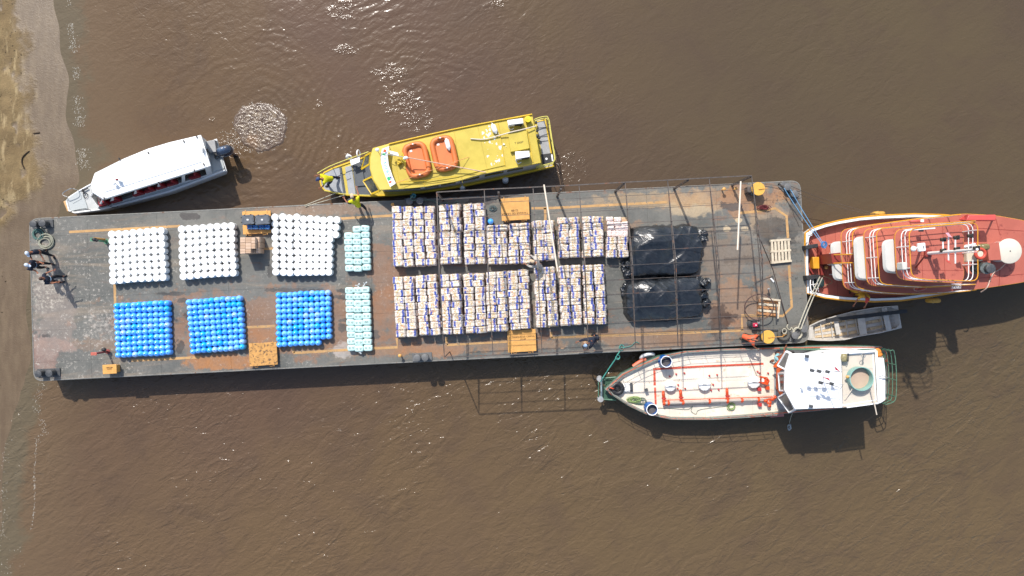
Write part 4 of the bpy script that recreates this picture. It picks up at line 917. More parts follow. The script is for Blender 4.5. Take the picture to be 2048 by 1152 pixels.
part('boarding_stool', MB().prism(PP([(702, 331), (720, 324), (719, 314), (700, 320)], 1.55), 1.40, 1.55).cyl(P(703, 329, 1.0), P(703, 329, 1.4), .02).cyl(P(717, 318, 1.0), P(717, 318, 1.4), .02), WHITE, yb, bevel=.01)
lr = thing('life_ring', 'white life ring hung on the yellow boat bow rail, left of the stool', 'life ring', tuple(P(697, 313, 1.5)), 'white rings on the yellow boat rail')
part('ring', MB().torus(P(698, 314.5, 1.5), .13, .045, M=Matrix.Rotation(R(50), 3, 'X')), WHITE, lr); part('ring', MB().torus(P(696, 312, 1.5), .10, .03, M=Matrix.Rotation(R(80), 3, 'Y')), WHITE, lr)
lr = thing('life_ring', 'white life ring stood on edge on the yellow boat rail, right of the stool', 'life ring', tuple(P(716.5, 307, 1.5)), 'white rings on the yellow boat rail')
part('ring', MB().torus(P(717, 307, 1.5), .17, .035, M=Matrix.Rotation(R(75), 3, 'Y')), WHITE, lr)
zr = 2.72
top = PP([(748, 299), (743, 316), (743, 336), (750.5, 359), (763, 378), (846, 373), (914.5, 361), (963.7, 347.5), (1080, 324.5), (1062, 230.5), (941.8, 253.5), (782, 290)], zr)
bot = PP([(758, 311), (750, 322), (750, 338), (757, 360), (768, 383), (848, 380), (914, 369), (963, 359), (1076, 335), (1057, 247), (938, 270), (790, 300)], gz)
WINP = {4: [(.08, .42, .35, .85), (.5, .93, .35, .85)], 5: [(.05, .45, .35, .85), (.52, .95, .35, .85)], 6: [(.1, .9, .35, .8)], 7: [(.05, .38, .35, .85), (.44, .72, .4, .8)], 9: [(.1, .4, .2, .9)], 10: [(.05, .45, .35, .85), (.5, .95, .35, .85)], 11: [(.05, .3, .35, .85), (.35, .6, .35, .85), (.65, .9, .35, .85)]}
walls(yb, bot, top, mat('pale_cabin_side', C(190, 190, 188), .45, .05, 2), WINP, GLASS, .05)
roof = PP([(745, 296), (739.5, 315), (739, 337), (746, 360.5), (758.6, 380.5), (800, 378.5), (846, 374), (914.5, 363), (963.7, 349), (1082.6, 325.8), (1064.5, 227), (1000, 239), (941.8, 250.8), (860, 269), (780, 286.5)], 2.8)
part('roof', MB().prism(roof, 2.70, 2.80), YB, yb, bevel=.03)
vz = PP([(746, 297), (741, 315), (740.5, 337), (747.5, 360), (760, 380), (797, 377.5), (783, 355), (774, 330), (774, 310), (779, 288)], 2.83)
part('roof_visor', MB().prism(vz, 2.79, 2.83), mat('light_yellow_visor_paint', C(232, 205, 92), .42, .04, 2), yb, bevel=.015)  # visor painted a lighter yellow than the rest of the roof
mdk = PP([(799, 370), (846, 366), (914, 355), (961, 342), (1010, 331), (996, 246), (941, 257), (860, 276), (786, 293)], 2.84); part('roof_panel', MB().prism(mdk, 2.79, 2.84), YB, yb, bevel=.02)
for a, b in (((1010, 331), (996, 246)), ((852, 372), (846, 366)), ((1066, 324), (1050, 233))): part('roof_seam', MB().beam(P(*a, 2.85), P(*b, 2.85), .03, .02), YB2, yb)
part('side_coaming', MB().tube(smoothpath([P(778, 288, 2.86), P(850, 271, 2.86), P(942, 251.5, 2.86), P(1064, 228.5, 2.86)], 4), .035, 6), YB2, yb)
part('side_coaming', MB().tube(smoothpath([P(797, 377, 2.86), P(846, 373, 2.86), P(914, 361.5, 2.86), P(963, 348, 2.86), P(1081, 325, 2.86)], 4), .03, 6), YB, yb)
seam_lines(yb, [(P(925, 366, 2.846), P(908, 262, 2.846)), (P(975, 342, 2.846), P(955, 252, 2.846)), (P(1040, 331, 2.803), P(1020, 236, 2.803))], mat('yellow_seam', C(190, 160, 50), .6), 'roof_seam')
ht = PP([(1016, 265), (1053, 261), (1059.5, 296.5), (1021, 304)], 3.0); part('roof_hatch', MB().prism(ht, 2.8, 3.0), YB, yb, bevel=.015)
me = textmesh('T 20057', .13, INK); l_ = newobj('lettering', me, yb); q = P(1038, 285.5, 3.004); l_.location = q-yb.location; l_.rotation_euler = (0, 0, R(9))
for dx in (0, ):
    part('peeled_patch', MB(), WHITE, yb) if 0 else None
rg2 = random.Random(4)
def patch(cx, cy, r, k):
    m_ = MB()
    for i in range(k):
        x, y = cx+rg2.gauss(0, r), cy+rg2.gauss(0, r*1.1); s_ = rg2.uniform(.5, 2.4); n_ = 9; ph = rg2.uniform(0, 6)
        ring = [P(x+s_*math.cos(a/n_*6.283)*(1+.4*math.sin(3*a/n_*6.283+ph)), y+1.3*s_*math.sin(a/n_*6.283)*(1+.3*math.sin(2*a/n_*6.283+ph)), 2.8445+i*.00015) for a in range(n_)]
        m_.add(ring, [tuple(range(n_))])
    part('bird_droppings', m_, mat_drop, yb, smooth=False)
mat_drop = mat('lime_white_stain', C(240, 238, 220), .7, .05, 5)
patch(972, 265, 7, 14); patch(994, 320, 5.5, 15); patch(975, 285, 12, 12); patch(1000, 296, 8, 6)
# signboard
sg = MB(); L1 = [(764.5, 298), (761.5, 312), (762.5, 325), (766, 338), (771, 352), (780.5, 374)]; L2 = [(778.5, 292.5), (775.5, 312), (777.5, 330), (781, 340), (785, 352), (791.5, 367)]
zl, zrr = 3.02, 3.18; A = [P(*q, zl) for q in L1]; B = [P(*q, zrr) for q in L2]
sign = thing('name_sign', 'white curved name board KAIUBI across the yellow boat visor', 'sign', tuple(P(771, 333, 2.83)))
for i in range(5): sg.slab([A[i], A[i+1], B[i+1], B[i]], .03)
part('board', sg, WHITE, sign)
for i in (0, 2, 5): part('strut', MB().cyl(B[i]-Vector((.04, 0, 0)), (B[i].x-.04, B[i].y, 2.84), .015), IRON, sign)
TEAL = mat('turquoise_lettering', C(70, 200, 205), .5, .03, 5); EMO = mat('emblem_orange', C(240, 110, 60), .5, .03, 5); EMG = mat('emblem_green', C(70, 205, 130), .5, .03, 5); EMP = mat('emblem_purple', C(80, 60, 165), .5, .03, 5)
tilt = math.atan2(zrr-zl, 13.5*.0245)
for ch, px, py, an in (('K', 769.6, 318.6, -87), ('A', 769.8, 325, -84), ('I', 770.5, 330.2, -80), ('U', 772, 335.4, -76), ('B', 774.6, 342.8, -70), ('I', 776.8, 349, -66)):
    me = textmesh(ch, .21, TEAL, depth=.003); o = newobj('lettering', me, sign); q = P(px, py, 3.123)
    o.matrix_local = Matrix.Translation(q-sign.location) @ Matrix.Rotation(-tilt, 4, 'Y') @ Matrix.Rotation(R(an), 4, 'Z')
def emb(pts, m, nm='emblem'):
    mb = MB(); q = []
    for (x, y) in pts:
        u = (x-763)/13.5 if y < 330 else (x-(763+(y-330)*.42))/12.5
        q.append(P(x, y, zl+(zrr-zl)*max(0, min(1, u))+.028))
    mb.slab(q, .004); part(nm, mb, m, sign, smooth=False)
emb([(765, 306), (771.5, 306), (770, 312.5), (764.3, 312)], EMG); emb([(766, 304.5), (767, 300), (769.5, 298), (772, 299.5), (772.3, 303.5)], EMO); emb([(770.3, 305.3), (773.2, 303), (773, 309)], EMP)
emb([(773.5, 355.5), (778.5, 353), (781.5, 359.5), (776.5, 361.8)], EMG); emb([(777, 363.5), (783, 361.3), (783, 364.5), (781, 366.5), (778.3, 366.4)], EMO); emb([(779, 353.5), (782.5, 353), (783, 359)], EMP)
# rafts
RAFT = mat('orange_raft_foam', C(232, 128, 64), .5, .05, 3)
for i, (cx_, cy_, wd, ht_, an, lb) in enumerate(((833.5, 320, 50, 72, -13, 'left of two orange rigid rafts on the yellow boat roof, behind the mast'), (888, 307, 49, 71, -13, 'right of two orange rigid rafts on the yellow boat roof, holding a white fender'))):
    z = 3.03; k = (CAMZ-z)/F; c = P(cx_, cy_, z); o = thing('life_raft', lb, 'raft', (c.x, c.y, 2.84), 'orange rafts on the yellow boat roof')
    rot = Matrix.Rotation(R(-an), 3, 'Z'); hw, hh = wd*k/2-.12, ht_*k/2-.12
    rp = round_poly([Vector((-hw, -hh, 0)), Vector((hw, -hh, 0)), Vector((hw, hh, 0)), Vector((-hw, hh, 0))], .36, 7)
    part('buoyancy_ring', MB().tube([c+rot@q for q in rp], .135, 12, closed=True), RAFT, o)
    part('floor_panel', MB().prism([Vector((c.x, c.y, 0))+rot@q for q in inset([Vector(v) for v in rp], .06)], 2.90, 3.0), RAFT, o)
    for s_ in (-1, 1):
        q = c+rot@Vector((0, s_*(hh-.0), .18)); part('grab_handle', MB().beam(q+rot@Vector((-.16, 0, 0)), q+rot@Vector((.16, 0, 0)), .035, .03), RAFT, o); part('label_patch', MB().box((q.x, q.y, q.z+.018), (.07, .05, .006)), WHITE, o)
    q = c+rot@Vector((-.18, .5, -.025)); part('label_patch', MB().box((q.x, q.y, q.z), (.12, .09, .006), rz=R(-an)), WHITE, o)
    lp = [c+rot@(q*1.16+Vector((0, 0, .02+.03*math.sin(j*1.7)))) for j, q in enumerate(rp)]; part('grab_line', MB().tube(lp, .010, 5, closed=True), mat('orange_line', C(226, 120, 70), .7), o)
FEND = mat('white_fender', (.74, .74, .72, 1), .35, .05, 6, dirt=(.45, .43, .38, 1), damt=.33, dsc=8)
def fender(a, b, r, lb, grp='white fenders'):
    a, b = Vector(a), Vector(b); o = thing('fender', lb, 'fender', (a+b)/2, grp); d = (b-a); z = d.normalized(); x = z.orthogonal().normalized(); y = z.cross(x); m = Matrix((x, y, z)).transposed(); L = d.length
    part('float', MB().lathe(a, [(.02, 0), (r*.35, .02), (r*.4, .05), (r*.85, .10), (r, .17), (r, L-.17), (r*.85, L-.10), (r*.4, L-.05), (r*.35, L-.02), (.02, L)], 16, m), FEND, o)
    part('lanyard', MB().torus(a-z*.04, .04, .01, 12, 5, m), ROPEW, o)
fender(P(984, 247, 2.98), P(993, 268, 2.98), .13, 'white fender lying on the yellow roof left of the air conditioner')
fender(P(892, 276, 3.12), P(899, 301, 3.12), .12, 'white fender lying in the right orange raft')
fender(P(1010.5, 356.5, 1.1), P(1011, 364, .45), .16, 'larger white fender hanging over the yellow boat side near the stern')
fender(P(924.5, 371, 1.1), P(925, 380, .5), .14, 'smaller white fender hanging over the yellow boat side amidships')
# air conditioners, bucket, horn
AC = mat('air_conditioner_white', (.76, .76, .74, 1), .4, .03, 3)
for (q4, lb, gr) in ((((1014.5, 240.5), (1045.5, 236), (1047, 246.5), (1016.5, 250)), 'upper of two white air conditioner units at the yellow roof stern', 1), (((1030, 303), (1058.5, 301.5), (1060, 313.5), (1031.5, 318.5)), 'lower of two white air conditioner units at the yellow roof stern', 0)):
    q = PP(q4, 3.3); c = sum(q, Vector())/4; o = thing('air_conditioner', lb, 'air conditioner', (c.x, c.y, 2.84), 'air conditioners on the yellow roof')
    part('casing', MB().prism(q, 2.9, 3.3), AC, o, bevel=.02); s0, s1 = q[3], q[2]; nrm = Vector((s1.y-s0.y, -(s1.x-s0.x), 0)).normalized()
    part('fan_grille', MB().slab([s0.lerp(s1, .42)+Vector((0, 0, -.04))+nrm*.012, s0.lerp(s1, .95)+Vector((0, 0, -.04))+nrm*.012, s0.lerp(s1, .95)+Vector((0, 0, -.34))+nrm*.012, s0.lerp(s1, .42)+Vector((0, 0, -.34))+nrm*.012], .015), BLACK, o)
    [part('foot', MB().box((c.x+sx_, c.y, 2.87), (.05, .3, .08)), DGREY, o) for sx_ in (-.25, .25)]
    part('refrigerant_hose', MB().tube(smoothpath([s0+Vector((0, 0, -.1)), s0+nrm*.10+Vector((.03, 0, -.25)), s0+nrm*.14+Vector((.12, 0, -.4)), s0+nrm*.06+Vector((.26, 0, -.42))], 4), .02, 6), WHITE, o)
q = P(1056, 238, 3.1); o = thing('yellow_pail', 'round yellow pail at the yellow roof corner beside the upper air conditioner', 'pail', (q.x, q.y, 2.84)); part('body', MB().lathe((q.x, q.y, 2.84), [(.13, 0), (.15, .24)], 20), YB2, o); part('lid', MB().lathe((q.x, q.y, 2.84), [(.155, .24), (.155, .27), (.02, .275)], 20), mat('bright_yellow_lid', C(240, 222, 30), .4), o)
# mast, antenna, struts on the roof
o = thing('roof_mast', 'short yellow roof mast with a white head behind the name board', 'mast', tuple(P(800, 322, 2.84)))
part('mast_plate', MB().slab([P(805, 305, 3.15), P(811, 324, 3.75), P(812, 334, 3.15), P(802, 318, 2.9)], .03), YB, o)
part('mast_head', MB().ell(P(812, 315.5, 3.7), (.11, .08, .08)).ell(P(808.5, 317, 3.66), (.06, .06, .07)), WHITE, o); part('mast_foot', MB().prism(PP([(793, 320), (799, 317), (802, 325), (795, 330)], 3.1), 2.84, 3.1), YB2, o, bevel=.01)
part('antenna_dish', MB().ell(P(754.5, 299.5, 3.3), (.10, .09, .09)).cyl(P(754.5, 299.5, 2.83), P(754.5, 299.5, 3.2), .015), WHITE, o)
part('boom', MB().tube([P(760, 306, 3.1), P(776, 309, 3.3), P(808, 314, 3.6)], .016, 6), GREY, o)
for k in range(3): part('lamp_tube', MB().cyl(P(779+k*.8, 302.5+k*2, 3.35), P(796+k*.8, 307+k*2, 3.35), .035, 8), WHITE, o)
solo('boat_hook', MB().cyl(P(815, 315, 3.6), P(972, 344.5, 2.95), .026, 8), mat('pale_pink_pole', C(228, 190, 165), .5), 'long pale pink pole slanting across both orange rafts', 'pole', P(890, 330, 3.2))
solo('mooring_line', MB().tube(rope(P(791, 366, 3.1), P(918, 321, 3.25), .0, 10, .015)+rope(P(918, 321, 3.25), P(938, 314, 2.88), 0, 3), .013, 5), mat('salmon_line', C(236, 160, 110), .7), 'thin salmon line crossing the rafts from the name board', 'line', P(850, 340, 3.1))
solo('bent_pipe', MB().tube(smoothpath([P(941, 277.5, 2.9), P(968, 278.5, 2.92), P(998, 271, 2.94), P(1023, 264, 3.05), P(1045, 259, 3.05), P(1072, 252, 2.95)], 5), .028, 8), PALE, 'pale bent pipe lying along the yellow roof between the air conditioners', 'pipe', P(1000, 270, 2.9))
solo('side_line', MB().tube(smoothpath([P(797, 364, 2.95), P(850, 361, 2.98), P(885, 355.5, 3.0), P(916, 352.5, 3.0)], 4), .014, 5), YB2, 'thin yellow handrail rod along the lower edge of the raft deck', 'handrail', P(850, 361, 2.9))
# framed windscreens
PNL = mat('dusty_windscreen', C(96, 100, 96), .15, .3, 4)
for q in (((723.5, 338), (731, 311.7), (741, 306), (739, 328.3)), ((727, 361.7), (744, 353.5), (760, 381), (743.6, 388))):
    zs = (1.55, 2.1, 2.65, 2.3) if q[0][1] < 350 else (1.55, 2.6, 2.6, 1.7)
    v = [P(a, b, z) for (a, b), z in zip(q, zs)]; w_ = part('windscreen', MB().slab(v, .02), PNL, yb, smooth=False); fr = MB()
    for k in range(4): fr.beam(v[k], v[(k+1) % 4], .09, .06)
    part('windscreen_frame', fr, YB2, w_)
part('companionway', MB().prism(PP([(742, 330), (752, 330), (755, 354), (744, 352)], 1.6), 1.0, 1.6), DG2, yb)
# rails and stern platform
sternd = PP([(1073, 239), (1091, 241), (1107, 332), (1088, 336)], gz+.02); part('stern_deck', MB().prism(sternd, gz-.02, gz+.03), GREY, yb)
part('stern_mat', MB().prism(PP([(1082, 309), (1103, 306), (1106, 326), (1085, 328)], gz+.06), gz+.03, gz+.06), BLACK, yb); part('vent_disc', MB().lathe(P(1093, 318, gz+.06), [(.06, 0), (.06, .04), (.01, .05)], 12), WHITE, yb)
part('fish_box', MB().prism(PP([(1102, 309), (1105, 308.5), (1107, 322), (1104, 322)], gz+.3), gz+.03, gz+.3), WHITE, yb, bevel=.01)
for a, b in (((1076, 256), (1094, 254)), ((1079, 274), (1097, 272)), ((1081, 283), (1098, 281))): part('deck_batten', MB().beam(P(*a, gz+.04), P(*b, gz+.04), .025), DGREY, yb)
for (a, b, s_) in (((1072, 245), (1074, 262), .06), ((1074, 272), (1078, 276), .09)): part('engine_fitting', MB().ell(P(a[0], a[1], gz+.3), (s_, .10, .1)).ell(P(b[0], b[1], gz+.25), (s_, .07, .1)), DGREY, yb)
YR = mat('pale_yellow_rail', C(232, 220, 110), .4, .05, 4)
loop = [(1066, 237), (1076, 232), (1090, 229.5), (1093, 231), (1096, 242), (1102, 280), (1110, 320), (1108, 327), (1104, 331), (1085, 337), (1068, 339)]
lp = smoothpath([P(a, b, 1.05) for a, b in [(1068, 247), (1078, 243), (1091, 241), (1094, 243), (1097, 252), (1102, 285), (1108, 321), (1106, 328), (1102, 331.5), (1085, 336), (1072, 338)]], 3)
for h in (.45, .85): part('stern_rail', MB().tube([q+Vector((0, 0, h)) for q in lp], .025, 6), YR, yb)
for i in range(0, len(lp), 5): part('rail_post', MB().cyl(lp[i], lp[i]+Vector((0, 0, .85)), .02), YR, yb)
for pts in ([(641, 350), (666, 336), (702, 322), (741, 308)], [(652, 383), (690, 389.5), (742, 392)]):
    b_ = smoothpath([P(a, b, 1.05) for a, b in pts], 3)
    if pts[0][0] == 641: part('bow_rail', MB().tube([q+Vector((0, 0, .55)) for q in b_], .025, 6), YR, yb)
    else: part('bow_rail', MB().tube([q+Vector((0, 0, .30)) for q in b_[:7]], .02, 6), YR, yb)
    for i in range(0, len(b_) if pts[0][0] == 641 else 7, 3): part('rail_post', MB().cyl(b_[i], b_[i]+Vector((0, 0, .55 if pts[0][0] == 641 else .3)), .018), YR, yb)

# ---------------------------------------------------------------- tanker boat
TG = mat('dull_green_hull', C(70, 105, 86), .5, .12, 2, dirt=C(120, 125, 110), damt=.42, dsc=3)
tb = thing('tank_boat', 'white decked tank boat with orange pipework and a white wheelhouse, below the barge', 'boat', (P(1490, 765, 0).x, P(1490, 765, 0).y, 0))
gz = 1.25
gun = PP([(1209.5, 778), (1243, 747), (1283, 727), (1317, 712.5), (1367, 701.5), (1445, 697), (1555, 694), (1650, 692), (1760, 692.5), (1771, 704), (1776, 750), (1773, 796), (1755, 806), (1692, 814), (1640, 820), (1570, 826), (1495, 833), (1414, 838.5), (1342, 838), (1292, 828), (1255, 810), (1226, 791)], gz)
c = sum(gun, Vector())/len(gun)
part('hull', MB().loft(hullrings(gun, c, [(-.6, .86), (0, .93), (.8, .985), (gz-.12, 1.0)]), True, True), TG, tb, ang=50)
part('tank_deck', MB().prism(inset(gun, .07), gz-.15, gz-.08), CREAM, tb)
outer = [Vector(q) for q in gun]; inn = inset(gun, .11); mb = MB(); n = len(gun)
for i in range(n):
    j = (i+1) % n; a, b, c2, d = outer[i], outer[j], inn[j], inn[i]
    lo_, hi_ = gz-.12, gz+.16; V = lambda v, z: Vector((v.x, v.y, z))
    mb.add([V(a, lo_), V(b, lo_), V(c2, lo_), V(d, lo_), V(a, hi_), V(b, hi_), V(c2, hi_), V(d, hi_)], [(0, 1, 5, 4), (2, 3, 7, 6), (4, 5, 6, 7), (0, 3, 2, 1)])
RUSTW = mat('weathered_bulwark', C(150, 158, 148), .6, .15, 3, dirt=C(180, 96, 66), damt=.47, dsc=3)
part('bulwark', mb, RUSTW, tb, smooth=False)
part('rub_rail', MB().tube([Vector((q.x, q.y, gz-.10)) for q in gun], .05, 6, closed=True), TG, tb)
part('rub_rail', MB().tube([Vector((q.x, q.y, gz+.17)) for q in inset(gun, .05)], .025, 5, closed=True), mat('orange_edge', C(214, 108, 72), .5, .2, 5), tb)
dz = gz-.08
ORL = mat('orange_deck_line', C(222, 92, 66), .6, .12, 6, dirt=C(230, 190, 165), damt=.42, dsc=11)
def dline(pts, wpx, m=ORL):
    q = [P(a, b, dz+.004) for a, b in pts]
    for a, b in zip(q, q[1:]):
        d = (b-a).normalized(); n_ = Vector((-d.y, d.x, 0))*wpx*.0129; part('painted_line', MB().add([a-n_, b-n_, b+n_, a+n_], [(0, 1, 2, 3)]), m, tb, smooth=False)
dline([(1306, 738.5), (1400, 733), (1470, 730), (1527, 727.5)], 4.2); dline([(1308.7, 741), (1309.5, 771)], 4.6); dline([(1310, 775), (1311.5, 809)], 4.0)
SEAM = mat('deck_seam', C(214, 202, 186), .6)
for a, b in (((1362, 704), (1366, 836)), ((1450, 699), (1456, 835)), ((1250, 765), (1560, 758)), ((1260, 800), (1560, 790)), ((1330, 716), (1340, 834)), ((1405, 700), (1411, 836)), ((1500, 697), (1506, 831))): part('deck_seam', MB().beam(P(*a, dz+.002), P(*b, dz+.002), .012, .008), SEAM, tb)
CW = mat('clean_cream', (.74, .73, .70, 1), .45, .04, 4)
for i, (px, py, r) in enumerate(((1341, 771.5, .26), (1409.5, 769, .29), (1508.5, 764, .29))):
    q = P(px, py, dz+.32); q.z = dz; mh = part('manhole', MB().lathe(q, [(r, 0), (r, .24), (r+.03, .25), (r+.03, .29), (r*.9, .31), (.02, .33)], 28), CW, tb)
    for a in range(8): part('bolt', MB().cyl((q.x+(r+.0)*math.cos(a*.785), q.y+(r+.0)*math.sin(a*.785), dz+.28), (q.x+r*math.cos(a*.785), q.y+r*math.sin(a*.785), dz+.33), .018, 6), GREY, mh)
    part('manhole_handle', MB().cyl((q.x-.1, q.y, dz+.35), (q.x+.1, q.y-.02, dz+.35), .015, 6), GREY, mh)
REDF = mat('red_fitting', C(206, 62, 62), .45, .1, 8)
for (px, py) in ((1340, 753), (1353, 748.5), (1369.5, 746.5), (1356, 777.5), (1371, 777.5), (1357, 770), (1419.5, 751.5), (1435, 750), (1427, 769.5), (1423, 781), (1438, 779.5), (1520, 746.5), (1537, 746.5), (1516, 743.5)):
    q = P(px, py, dz+.1); part('deck_valve', MB().lathe((q.x, q.y, dz), [(.045, 0), (.045, .06), (.03, .07), (.03, .12), (.005, .125)], 10), REDF, tb)
for (px, py, m) in ((1520, 779, REDF), (1536.5, 776.5, ORANGE), (1521, 810, REDF)):
    q = P(px, py, dz+.25); part('deck_vent_box', MB().box((q.x, q.y, dz+.12), (.17, .17, .24), rz=.05), m, tb, bevel=.01)
PIPE = mat('bare_pipe', C(196, 184, 172), .4, .1, 5, dirt=C(170, 120, 100), damt=.4, dsc=6)
pz = dz+.28
part('cargo_pipe', MB().cyl(P(1330, 806.5, pz), P(1516, 799, pz), .075, 12), PIPE, tb)
part('thin_pipe', MB().cyl(P(1328, 800.5, pz+.05), P(1545, 793.5, pz+.05), .025, 8), ORANGE, tb)
part('thin_pipe', MB().cyl(P(1330, 811, pz-.1), P(1440, 808, pz-.1), .012, 6), DGREY, tb)
for (px, py) in ((1328, 806.5), (1337, 806), (1366, 805), (1419, 803), (1455, 802), (1484, 800.5), (1517, 799.3)):
    q = P(px, py, pz); part('pipe_coupling', MB().cyl(q-Vector((.06, 0, 0)), q+Vector((.06, 0.0, 0)), .095, 12).cyl((q.x, q.y-.12, pz), (q.x, q.y+.12, pz), .035, 8).cyl((q.x, q.y, dz), q, .03, 8), ORANGE, tb)
for (px, y0, y1, dx) in ((1326.5, 785, 805, 1.6), (1361, 782.5, 803, 1.8), (1454, 779.5, 800, 1.6)):
    part('riser_pipe', MB().tube(smoothpath([P(px+dx, y1, pz), P(px+.8, y1-8, pz+.02), P(px, y0+3, pz+.12), P(px, y0, pz+.02), P(px, y0-1.0, pz-.2)], 5), .075, 10), ORANGE, tb)
    part('flange', MB().cyl(P(px+dx*.7, y1-7, pz), P(px+dx*.8, y1-9.5, pz), .12, 12), REDF, tb)
for (px, py, r) in ((1530, 800.5, .10), (1537, 805, .12), (1543, 797, .12), (1548, 794, .10), (1537.5, 810.5, .09), (1536, 797.5, .08)): part('valve_wheel', MB().lathe(P(px, py, pz-.1), [(r*.8, 0), (r, .06), (r, .12), (r*.4, .18), (.01, .2)], 12), ORANGE, tb)
part('valve_branch', MB().cyl(P(1518, 799, pz), P(1548, 794, pz), .05, 8).cyl(P(1537, 797, pz), P(1537, 811, pz), .045, 8), PIPE, tb)
# orange ventilator lying by the third manhole
o = thing('orange_pump_frame', 'orange folded pump frame beside the third manhole on the tank boat', 'pump frame', tuple(P(1527, 762, dz)))
part('frame', MB().tube([P(1519, 753.5, dz+.3), P(1534, 756, dz+.32), P(1538, 762, dz+.32), P(1535, 769, dz+.3), P(1517, 764, dz+.28)], .045, 7).beam(P(1522, 754, dz+.25), P(1521, 766, dz+.25), .06).beam(P(1529, 755, dz+.25), P(1529, 768, dz+.25), .06), ORANGE, o)
part('panel', MB().slab([P(1529, 756.5, dz+.28), P(1536, 759, dz+.28), P(1535, 767.5, dz+.26), P(1529, 766, dz+.26)], .03), ORANGE, o); part('motor', MB().box(P(1524.5, 760.5, dz+.2), (.13, .13, .2)), CW, o)
# blue drums
BD = mat('blue_drum', C(36, 104, 186), .35, .08, 5); DIN = mat('drum_inside', C(105, 100, 98), .6, .15, 5)
for (px, py, lb) in ((1333, 723.5, 'open blue drum with white rim on the tank boat, upper side'), (1304.5, 819.5, 'open blue drum with white rim on the tank boat, lower bow side')):
    q = P(px, py, dz+.85); q.z = dz; o = thing('blue_drum', lb, 'drum', q, 'open blue drums on the tank boat')
    part('barrel', MB().lathe(q, [(.27, 0), (.285, .03), (.285, .28), (.295, .30), (.285, .32), (.285, .58), (.295, .60), (.285, .62), (.285, .84), (.262, .84), (.262, .30), (.01, .30)], 28), BD, o)
    part('rim', MB().torus(q+Vector((0, 0, .845)), .277, .022, 28, 8), WHITE, o); part('contents', MB().lathe(q, [(.26, .56), (.16, .58), (.01, .6)], 20), DIN, o)
# tyres
def tyre(c, Rr, r, lb, M=None, m=BLACK, hub=None, grp=None):
    o = thing('tyre', lb, 'tyre', c, grp); part('tread', MB().tube([Vector(c)+(M or Matrix.Identity(3))@Vector((Rr*math.cos(i*math.pi/18), Rr*math.sin(i*math.pi/18), 0)) for i in range(36)], r, 10, closed=True), m, o)
    if hub: part('hub', MB().lathe(c, [(.02, .04), (Rr*.55, .04), (Rr*.6, 0), (Rr*.6, -.04)], 18, M), hub, o)
    return o
o = tyre(tuple(P(1235, 777, gz+.12)), .24, .12, 'black tyre lying in the tank boat bow'); part('rope_pile', MB().tube(coil((P(1234.5, 777, 1).x, P(1234.5, 777, 1).y), .12, .12, 3, gz+.05, 9), .02, 5), BLACK, o)
o = tyre(tuple(P(1294.5, 713, .95)), .33, .10, 'white painted tyre fender hanging at the tank boat bow quarter', Matrix.Rotation(R(12), 3, 'Z') @ Matrix.Rotation(R(62), 3, 'X'), FEND, FEND)
o = thing('winch_sheet', 'ragged white canvas bundle on the tank boat bow deck', 'canvas', tuple(P(1252, 775, dz)))
mb = MB(); NX = 16
for j in range(NX+1):
    for i in range(NX+1): q = P(1243+18.5*i/NX+.8*math.sin(j*1.3), 766+19*j/NX+.9*math.sin(i*1.9), dz+.1); nz = noise.noise(Vector((i*.4, j*.4, 0))); mb.v.append(Vector((q.x, q.y, dz+.10+.07*nz-(.1 if i in (0, NX) or j in (0, NX) else 0))))
mb.f = [(j*(NX+1)+i, j*(NX+1)+i+1, (j+1)*(NX+1)+i+1, (j+1)*(NX+1)+i) for j in range(NX) for i in range(NX)]
part('sheet', mb, CW, o); part('log', MB().cyl(P(1262.5, 766, dz+.12), P(1263, 783, dz+.12), .07, 10), DGREY, o)
part('flood_lamp', MB().box(P(1292.5, 780, dz+.25), (.16, .14, .14), rz=.3).cyl(P(1292.5, 780, dz), P(1292.5, 780, dz+.2), .02), DGREY, tb)
part('bow_stem', MB().beam(P(1212, 778, gz+.1), P(1225, 790, gz+.1), .08).beam(P(1218, 774, gz+.12), P(1228, 778, gz+.3), .06), ORANGE, tb)
# green bow platform
GF = mat('green_frame_paint', C(92, 132, 108), .5, .15, 5, dirt=C(140, 165, 150), damt=.4, dsc=6)
o = thing('bow_platform', 'green steel bow platform frame projecting ahead of the tank boat', 'platform', tuple(P(1205, 778, .6)))
part('rail_frame', MB().tube([P(1237, 754, 1.0), P(1197, 757, .95), P(1197, 798, .95), P(1232, 800, 1.0)], .045, 8), GF, o); part('rail_frame', MB().cyl(P(1203, 760, 1.05), P(1203, 797, 1.05), .05, 8), mat('pale_steel', C(170, 190, 190), .35), o)
part('deck_plate', MB().prism(PP([(1206, 770), (1206, 799), (1233, 800), (1214, 779)], .75), .68, .75), TG, o); part('deck_plate', MB().prism(PP([(1206, 757), (1206, 768), (1216, 775), (1236, 755)], .7), .64, .7), TG, o)
for (px, py) in ((1199, 757), (1200, 797)): part('roller', MB().lathe(P(px, py, .8), [(.16, 0), (.16, .05), (.09, .08), (.09, .2), (.15, .24), (.15, .28), (.02, .29)], 14), GREY, o)
for k in range(5): part('grate_bar', MB().beam(P(1212+k*4, 758, .78), P(1212+k*4, 768-k*1.6, .78), .04), GF, o)
